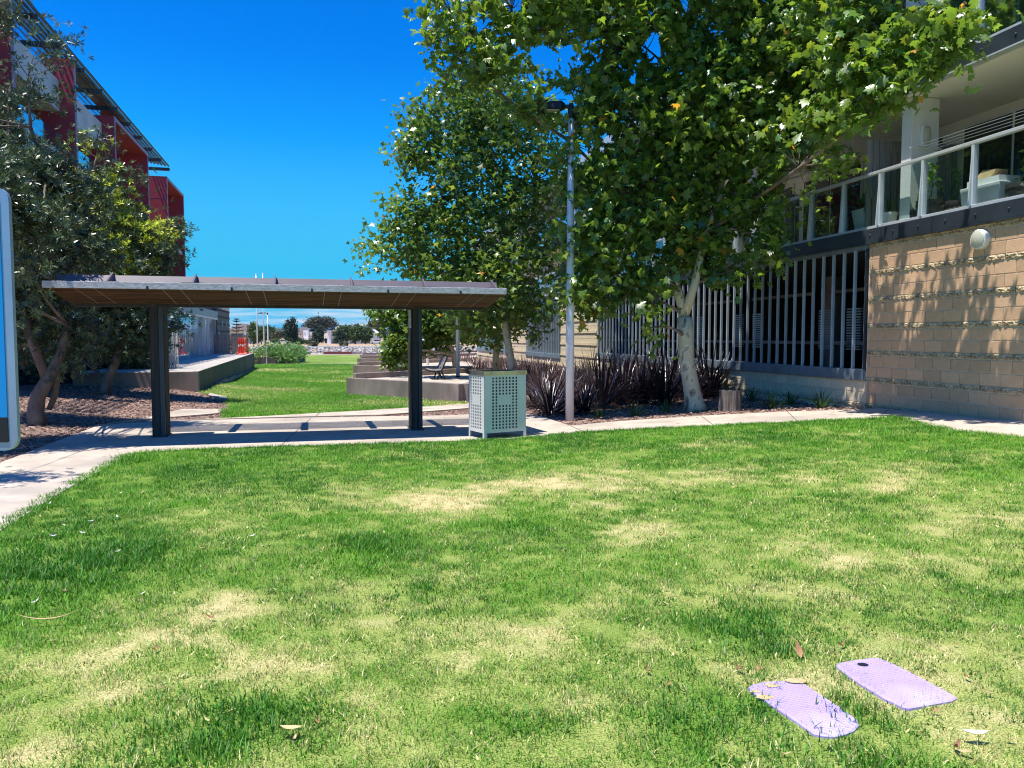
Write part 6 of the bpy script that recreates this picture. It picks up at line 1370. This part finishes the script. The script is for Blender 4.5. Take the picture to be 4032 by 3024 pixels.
# stump
sp0 = G(2875, 1612); e = empty('tree_stump', sp0, 0, 'weathered grey sawn tree stump in the mulch right of the plane tree', 'stump')
r = random.Random(4); n = 28; prof = [1 + .06 * math.sin(k * 2.1) + r.uniform(-.03, .03) for k in range(n)]
mb = MB(); V = []; 
for z, q in ((-.05, 1.06), (.05, 1.02), (.3, .97), (.40, .97)):
    for k in range(n): a = 6.283 * k / n; V.append((.225 * q * prof[k] * math.cos(a), .225 * q * prof[k] * math.sin(a), z + (r.uniform(-.008, .008) if z == .40 else 0)))
mb.add(V, [(j * n + k, j * n + (k + 1) % n, (j + 1) * n + (k + 1) % n, (j + 1) * n + k) for j in range(3) for k in range(n)]); mb.build('bark_side', M['stump'], e)
mb = MB(); mb.lathe([(.205, .385), (.205, .395), (.1, .40), (.01, .398)], n=24); mb.build('sawn_top', M['stump'], e)
# hedge
def foliage_mass(name, blobs, n, size, m, label, cat, group=None, trunk=None, up=.4, up2=None, clu=None, per=14, cr=None, tm='bark_brown'):
    b0 = blobs[0]; gx, gy = (trunk[0][0][0], trunk[0][0][1]) if trunk else (b0[0], b0[1]); base = Vector((gx, gy, h(gx, gy))); e = empty(name, base, 0, label, cat, group); inv = -base
    C, O, P, idx = blob_points(blobs, clu or max(8, n // per), per, cr or size * 2.2, int(abs(gx * 10)) + n)
    t = .55 + .8 * RNG.random((len(P), 1)); q = (.8 + .4 * RNG.random((len(C), 1)))[idx]; V, F, T_ = leaves(P + np.array(inv), size, SIMV, SIMF, up, np.repeat(t * q, 3, 1))
    o = link('crown', fast_mesh('crown', V, F, m, T_), e); o['kind'] = 'stuff'
    if trunk:
        mb = MB(); mb.tube([Vector(p) + inv for p in trunk[0]], trunk[1], 7); mb.build('trunk', M[tm], e, smooth=True)
        mb = MB()
        for b in blobs:
            q = Vector(trunk[0][-1]); c = Vector(b[:3]); mb.tube([p + inv for p in bez(q, (q + c) / 2 + Vector((0, 0, .2)), c, 4)], [trunk[1][-1] * .6 * (1 - .2 * i) for i in range(5)], 5, False)
        mb.build('branch', M[tm], e)
    return e
hx = pz.x + wdt * .5; M['hedge'] = leafmat('hedge_leaf', (.12, .26, .06), (.25, .42, .08), tw=.3)
foliage_mass('hedge', [(hx + dx, pz.y + dy, pz.z + .85 + q, 1.15, 1.5, .55) for dx, dy, q in ((-.9, 1, 0), (.6, 1, .1), (-.3, 3, .2), (1.3, 3, 0), (0, 5.5, .25), (1.2, 5.5, .15), (.2, 7.5, .3), (1.6, 1.2, -.2))] + [(hx + 1.9, pz.y + 2, pz.z + .55, .6, 1.6, .5)], 5200, .11, M['hedge'], 'bright green broad-leaved hedge growing over the dark planter', 'hedge')

# ================================================================== RED SAFETY POSTS
def safety_post(x, y, m, lab, tilt=0):
    e = empty('safety_post', (x, y, ztop - .01), rnd.random(), lab, 'safety post', 'safety posts on the ramp')
    mb = MB(); mb.box(-.22, .22, -.22, .22, 0, .07); mb.build('base', M['red_plastic'], e, bevel=.02)
    mb = MB(); mb.lathe([(.07, .07), (.055, .2), (.05, .75), (.065, .8), (.065, .88), (.05, .93), (.055, 1.0), (.02, 1.06)], n=12); mb.build('shaft', M[m], e)
    mb = MB(); mb.lathe([(.058, .5), (.058, .62)], n=12); mb.build('reflective_band', M['white'], e)
for px, Y, m, lab in ((942, 49, 'red_plastic', 'leftmost red safety post at the far end of the ramp'), (950, 50.5, 'red_plastic', 'red safety post second from left on the ramp end'), (958, 48.6, 'red_plastic', 'red safety post in the middle of the ramp end cluster'), (965, 50.6, 'orange_plastic', 'single orange safety post among the red ones'), (976, 50.8, 'red_plastic', 'rightmost red safety post at the ramp corner')):
    p = at(px, 1390, Y); safety_post(p.x, p.y, m, lab)
e = empty('barrier_mesh', (at(950, 1390, 49.6).x, 49.6, ztop), 0, 'red plastic linking boards leaning between the safety posts', 'barrier')
mb = MB()
for k in range(3): mb.box(-.25, .45, -.02, .02, .25 + k * .22, .33 + k * .22)
mb.build('board', M['red_plastic'], e)

# ================================================================== FAR HOUSES, TREES, CARS, HILLS
FY = 320; ppm = PX / FY
def FX(px, Y=FY): return (px - 2016) / PX * Y
def FZ(py, Y=FY): return at(2016, py, Y).z
def house(label, boxes, roofs, windows, extra=()):
    x0 = boxes[0][0]; gz = h(FX(x0), FY); e = empty('house', (FX(x0), FY, gz), 0, label, 'house', 'houses beyond the canal'); inv = -Vector(e.location)
    for (a, b, y1, m, dep, off) in boxes:
        mb = MB(); mb.box(FX(a) + inv.x, FX(b) + inv.x, off, off + dep, -.5, FZ(y1) + inv.z); mb.build('wall', M[m], e)
    for (a, b, ye, yr, m, off, dep, kind) in roofs:
        xa, xb = FX(a) + inv.x, FX(b) + inv.x; ze, zr_ = FZ(ye) + inv.z, FZ(yr) + inv.z; mb = MB(); i = min(dep * .5, (xb - xa) * .4)
        if kind == 'hip': mb.add([(xa, off, ze), (xb, off, ze), (xb, off + dep, ze), (xa, off + dep, ze), (xa + i, off + dep / 2, zr_), (xb - i, off + dep / 2, zr_)], [(0, 1, 5, 4), (1, 2, 5), (2, 3, 4, 5), (3, 0, 4), (3, 2, 1, 0)])
        elif kind == 'skill': mb.add([(xa, off, ze), (xb, off, zr_), (xb, off + dep, zr_), (xa, off + dep, ze), (xa, off, ze - .25), (xb, off, zr_ - .25), (xb, off + dep, zr_ - .25), (xa, off + dep, ze - .25)], [(0, 1, 2, 3), (4, 7, 6, 5), (0, 4, 5, 1), (1, 5, 6, 2), (2, 6, 7, 3), (3, 7, 4, 0)])
        else: mb.add([(xa, off, ze), (xb, off, ze), ((xa + xb) / 2, off, zr_), (xa, off + dep, ze), (xb, off + dep, ze), ((xa + xb) / 2, off + dep, zr_)], [(0, 1, 2), (3, 5, 4), (0, 2, 5, 3), (1, 4, 5, 2), (0, 3, 4, 1)])
        mb.build('roof', M[m], e)
    for (a, b, y0, y1, m, off) in windows:
        mb = MB(); mb.box(FX(a) + inv.x, FX(b) + inv.x, off - .06, off, FZ(y1) + inv.z, FZ(y0) + inv.z); f = mb.build('window', M['white'], e)
        mb = MB(); mb.box(FX(a) + inv.x + .12, FX(b) + inv.x - .12, off - .1, off - .061, FZ(y1) + inv.z + .12, FZ(y0) + inv.z - .12); mb.build('pane', M[m], f)
    return e
house('left far house with a brown roof and white porch columns behind the layered pine', [(900, 984, 1304, 'house_cream', 12, 0), (968, 984, 1304, 'house_white', 1, -1.2)], [(894, 988, 1304, 1274, 'roof_brown', -1.5, 14, 'hip')], [(912, 962, 1312, 1346, 'window_dark', -.02), (972, 981, 1318, 1330, 'window_dark', -1.22), (972, 981, 1336, 1349, 'window_dark', -1.22)])
house('cream two-storey far house with a wide grey-brown hip roof behind the dark conifers', [(1122, 1208, 1310, 'house_cream', 12, 0)], [(1117, 1246, 1310, 1288, 'roof_grey', -1, 14, 'hip')], [(1164, 1177, 1311, 1320, 'window_dark', -.02), (1194, 1204, 1311, 1322, 'window_dark', -.02), (1168, 1192, 1331, 1342, 'window_dark', -.02), (1128, 1136, 1334, 1348, 'window_dark', -.02)])
house('white parapet far house with blue solar panels beside the narrow dark conifer', [(1204, 1224, 1301, 'house_white', 10, -3), (1204, 1224, 1329, 'house_white', 1, -3.3), (1224, 1276, 1306, 'house_cream', 10, -2)], [(1216, 1246, 1304, 1288, 'solar', -2, 8, 'skill'), (1246, 1280, 1290, 1308, 'roof_grey', -2.2, 8, 'skill')], [(1234, 1244, 1308, 1328, 'window_dark', -2.02), (1266, 1274, 1312, 1336, 'window_dark', -2.02), (1208, 1211, 1308, 1320, 'window_dark', -3.02)])
house('yellow cream far house with a blue gable roof, dark upper glazing and garage', [(1278, 1310, 1312, 'house_yellow', 10, -2), (1296, 1312, 1300, 'house_white', 10, -3), (1308, 1352, 1300, 'house_yellow', 10, -1)], [(1296, 1345, 1300, 1280, 'solar', -4, 9, 'skill'), (1345, 1380, 1280, 1302, 'roof_grey', -4, 9, 'skill')], [(1284, 1305, 1331, 1352, 'window_dark', -2.05), (1312, 1345, 1305, 1324, 'window_dark', -1.05), (1314, 1345, 1330, 1352, 'window_dark', -1.05)])
house('right far house with a dark garage and white roof behind the round trees', [(1376, 1470, 1326, 'house_cream', 10, 1), (1446, 1480, 1312, 'house_white', 10, 2)], [(1368, 1462, 1326, 1318, 'roof_grey', 0, 12, 'hip'), (1440, 1486, 1312, 1294, 'house_white', 1, 12, 'gable')], [(1384, 1402, 1332, 1352, 'window_dark', .95), (1420, 1458, 1332, 1352, 'window_dark', .95)])
M['far_green'] = leafmat('far_green_leaf', (.07, .12, .03), (.08, .14, .03), tw=.15, rough=.7)
M['far_dark'] = leafmat('far_conifer_leaf', (.025, .055, .03), (.02, .04, .02), tw=.05, rough=.8)
M['far_olive'] = leafmat('far_olive_leaf', (.11, .11, .055), (.1, .1, .04), tw=.1, rough=.8)
M['fig'] = leafmat('fig_leaf_grey_green', (.085, .10, .07), (.05, .06, .04), tw=.1, rough=.7)
def fb(px, py, r_, ry, Y): c = at(px, py, Y); return (c.x, Y, c.z, r_ / PX * Y, r_ / PX * Y * .8, ry / PX * Y)
def ftree(label, px, Y, blobs, m, n=2200, size=.45, gr='broad trees beyond the canal', tk=None):
    b = Vector((FX(px, Y), Y, h(FX(px, Y), Y))); top = max(q[2] for q in blobs); mid = Vector((b.x, b.y, b.z + (top - b.z) * .55))
    return foliage_mass('broad_tree', blobs, n, size, M[m], label, 'tree', gr, ([b, (b + mid) / 2, mid], [.35, .28, .2]), .4, per=9, cr=size * 1.6)
ftree('big spreading grey-green fig tree rising behind the house roofs', 1262, 400, [fb(x, y, a, b, 400) for x, y, a, b in ((1262, 1262, 38, 14), (1232, 1272, 26, 14), (1295, 1268, 24, 16), (1216, 1284, 20, 10), (1312, 1284, 16, 13), (1262, 1285, 30, 14), (1285, 1305, 14, 10))], 'fig', 4500, .55, None)
ftree('rounded green tree left of the white far roof, nearest the yellow house', 1352, 290, [fb(x, y, a, b, 290) for x, y, a, b in ((1352, 1305, 22, 18), (1340, 1322, 18, 14), (1370, 1296, 18, 14), (1365, 1325, 18, 14))], 'far_green', 2600, .42)
ftree('rounded green tree in the middle of the clump before the right far house', 1400, 285, [fb(x, y, a, b, 285) for x, y, a, b in ((1395, 1308, 20, 16), (1412, 1296, 20, 16), (1405, 1325, 22, 14), (1425, 1312, 14, 14))], 'far_green', 2600, .42)
ftree('rounded green tree at the right side of the clump before the right far house', 1440, 288, [fb(x, y, a, b, 288) for x, y, a, b in ((1436, 1305, 18, 16), (1445, 1322, 16, 14), (1455, 1310, 10, 12))], 'far_green', 1800, .42)
ftree('tall grey-green tree behind the right far house', 1470, 330, [fb(x, y, a, b, 330) for x, y, a, b in ((1465, 1290, 22, 20), (1485, 1280, 22, 22), (1500, 1305, 20, 25))], 'far_olive', 2200, .5)
ftree('tall green tree at the left end of the far tree row', 1000, 270, [fb(x, y, a, b, 270) for x, y, a, b in ((998, 1292, 15, 18), (995, 1315, 18, 18), (1012, 1305, 16, 18), (1008, 1330, 20, 15))], 'far_green', 2600, .42)
ftree('green tree in the middle of the far left row behind the flagpoles', 1045, 268, [fb(x, y, a, b, 268) for x, y, a, b in ((1035, 1305, 20, 15), (1058, 1302, 20, 14), (1045, 1322, 24, 16), (1075, 1308, 14, 12))], 'far_green', 2800, .42)
ftree('olive toned low tree in front of the cream far house', 1100, 262, [fb(x, y, a, b, 262) for x, y, a, b in ((1095, 1318, 18, 10), (1112, 1316, 14, 9), (1082, 1325, 12, 10))], 'far_olive', 1600, .36)
for x, y, w, hh_, lab in ((1084, 1345, 16, 10, 'low dark bush beside the parked white car'), (1164, 1342, 12, 9, 'small bush at the foot of the twin conifers'), (1186, 1346, 10, 6, 'low bush before the cream far house'), (1235, 1345, 12, 9, 'dark bush in front of the white parapet house'), (1212, 1348, 7, 6, 'tiny bush by the white parapet house'), (1353, 1357, 14, 8, 'grey-green shrub on the bank top in front of the yellow house'), (1234, 1357, 10, 6, 'grey-green shrub on the bank before the narrow conifer'), (1352, 1372, 10, 6, 'shrub growing among the bank rocks')):
    Y = 250 if y < 1352 else 188; foliage_mass('shrub', [fb(x, y, w, hh_, Y)], 420, .3, M['far_green' if y < 1352 else 'far_olive'], lab, 'shrub', 'shrubs beyond the canal', per=8, cr=.4)
def conifer(label, px, ytop, ybot, w, Y, trunk_y=None):
    b = Vector((FX(px, Y), Y, h(FX(px, Y), Y))); zt_ = FZ(ytop, Y); z0_ = FZ(ybot, Y); n = 9; bl_ = []
    for k in range(n):
        f = k / (n - 1); ww = w / PX * Y * (1 - f) ** .65 * (.75 + .45 * rnd.random()) + .25; bl_.append((b.x + rnd.uniform(-.3, .3) * ww, Y, z0_ + (zt_ - z0_) * f, ww, ww, (zt_ - z0_) / n * .75))
    return foliage_mass('conifer', bl_, 2400, .34, M['far_dark'], label, 'tree', 'dark conifers beyond the canal', ([b, b + Vector((0, 0, (zt_ - b.z) * .9))], [.25, .05]), .2, per=9, cr=.5)
conifer('shorter left one of the twin dark conifers', 1138, 1266, 1330, 11, 245); conifer('taller right one of the twin dark conifers', 1155, 1258, 1332, 15, 246); conifer('single narrow dark conifer between the white and yellow far houses', 1253, 1283, 1340, 17, 244)
conifer('small dark conifer at the left of the right tree clump', 1340, 1300, 1342, 12, 242)
# layered norfolk pine
YN = 118; nb = Vector((FX(935, YN), YN, h(FX(935, YN), YN))); e = empty('norfolk_pine', nb, 0, 'young layered pine with tiered branches left of the flagpoles', 'tree', None); top = FZ(1248, YN) - nb.z
mb = MB(); mb.tube([(0, 0, 0), (0, 0, top)], [.14, .02], 7); mb.build('trunk', M['bark_brown'], e, smooth=True)
mb = MB(); V, F, T_ = [], [], []; r = random.Random(2); lv = [(.62, 1.9), (.9, .9), (1.28, 2.0), (1.65, 2.3), (2.1, 2.2), (2.9, 1.25), (3.3, 1.05), (3.7, .85), (4.1, .6), (4.4, .35)]
for zf, L_ in lv:
    z = zf / 4.7 * top
    for k in range(9):
        a = 6.283 * k / 9 + r.random() * .5; pts = [(math.cos(a) * L_ * f, math.sin(a) * L_ * f, z + .22 * L_ * f * f) for f in (0, .5, 1)]; mb.tube(pts, [.03, .02, .01], 4, False)
        for j in range(26):
            f = .15 + .85 * j / 25; p = Vector((math.cos(a) * L_ * f, math.sin(a) * L_ * f, z + .22 * L_ * f * f)); sd = Vector((-math.sin(a), math.cos(a), r.uniform(-.2, .5))) * (.32 * (1.15 - f * .7)) * (1 if j % 2 else -1); q = Vector((math.cos(a), math.sin(a), .1)) * .07
            b = len(V); V += [p - q, p + sd * .6 + q * .5 + Vector((0, 0, .03)), p + sd, p + q]; F.append((b, b + 1, b + 2, b + 3)); T_ += [(.7 + .6 * r.random(),) * 3] * 4
mb.build('branch', M['bark_brown'], e); o = link('foliage', fast_mesh('foliage', V, F, M['far_dark'], T_), e)
ftree('pale green loose tree left of the layered pine', 905, 150, [fb(x, y, a, b, 150) for x, y, a, b in ((900, 1352, 16, 14), (912, 1362, 10, 8))], 'far_olive', 600, .3)
def car(label, px, Y, L_, py, flip=1):
    x = FX(px, Y); e = empty('parked_car', (x, Y, h(x, Y)), 0, label, 'car', 'cars parked beyond the canal')
    prof = [(-2.2, .45), (-2.25, .95), (-2.0, 1.15), (-1.7, 1.62), (-1.2, 1.72), (.3, 1.7), (1.0, 1.12), (2.0, .95), (2.2, .75), (2.2, .42)]; prof = [(a * flip, b) for a, b in prof]
    n = len(prof); mb = MB(); mb.add([(a, y, z) for y in (-.85, .85) for a, z in prof], [tuple(range(n)), tuple(reversed(range(n, 2 * n)))] + [(i, (i + 1) % n, n + (i + 1) % n, n + i) for i in range(n)]); mb.build('body', M['car_white'], e)
    wn_ = [(-1.65, 1.18), (-1.45, 1.55), (-.3, 1.6), (.25, 1.58), (.8, 1.14)]; mb = MB(); P = [(a * flip, y, z) for y in (-.87, -.86) for a, z in wn_]; mb.add(P, [(0, 1, 2, 3, 4), (9, 8, 7, 6, 5)] + [(i, (i + 1) % 5, 5 + (i + 1) % 5, 5 + i) for i in range(5)]); mb.build('window', M['window_dark'], e)
    for a in (-1.35, 1.35):
        mb = MB(); V = []; q = 14
        for y in (-.9, -.68):
            for k in range(q): t = 6.283 * k / q; V.append((a + .33 * math.cos(t), y, .33 + .33 * math.sin(t)))
        mb.add(V, [tuple(range(q)), tuple(reversed(range(q, 2 * q)))] + [(k, (k + 1) % q, q + (k + 1) % q, q + k) for k in range(q)]); mb.build('wheel', M['tyre'], e)
    return e
car('white parked suv in front of the cream far house', 1122, 300, 4.5, 1355); car('white parked car half hidden behind the flagpoles', 1020, 302, 4.5, 1355); car('white parked car at the right end of the far street', 1482, 300, 4.5, 1352, -1)
# utility cabinet
p = at(930, 1386, 66); p.z = h(p.x, p.y); e = empty('utility_cabinet', p, 0, 'green utility cabinet behind the ramp fence', 'cabinet'); mb = MB(); mb.box(-.25, .3, 0, .5, 0, 1.5); mb.build('body', M['green_box'], e, bevel=.02); mb = MB(); mb.box(-.27, .32, -.02, .52, 1.501, 1.55); mb.build('lid', M['green_box'], e)
# hills
def hills():
    V = []; F = []; xs = np.linspace(-6500, 3500, 220); prof = 92 + 30 * (vnoise(xs, xs * 0, 900, 4) - .5) + 16 * (vnoise(xs, xs * 0, 260, 5) - .5)
    for j, (dy, f) in enumerate(((0, 0), (500, .55), (1000, 1), (2200, .8), (3500, 0))):
        for x, p in zip(xs, prof): V.append((x, 7000 + dy, -5 + p * f * (1 + .05 * math.sin(x * .01 + j))))
    n = len(xs); F = [(j * n + i, j * n + i + 1, (j + 1) * n + i + 1, (j + 1) * n + i) for j in range(4) for i in range(n - 1)]
    o = link('hills', fast_mesh('hills', V, F, M['hill'], smooth=True)); o['kind'] = 'structure'
hills()

# ------------------------------------------------------------------ air
hb_ = MB(); hb_.box(-6800, 3800, -60, 11500, -8, 140); hz_m = bpy.data.materials.new('clear_day_haze'); hz_m.use_nodes = True; ht = hz_m.node_tree; ht.nodes.clear()
pv = ht.nodes.new('ShaderNodeVolumePrincipled'); pv.inputs['Density'].default_value = 4e-5; pv.inputs['Color'].default_value = (.35, .68, 1, 1); ho = ht.nodes.new('ShaderNodeOutputMaterial'); ht.links.new(pv.outputs[0], ho.inputs['Volume'])
hb_.build('haze', hz_m, kind='stuff')
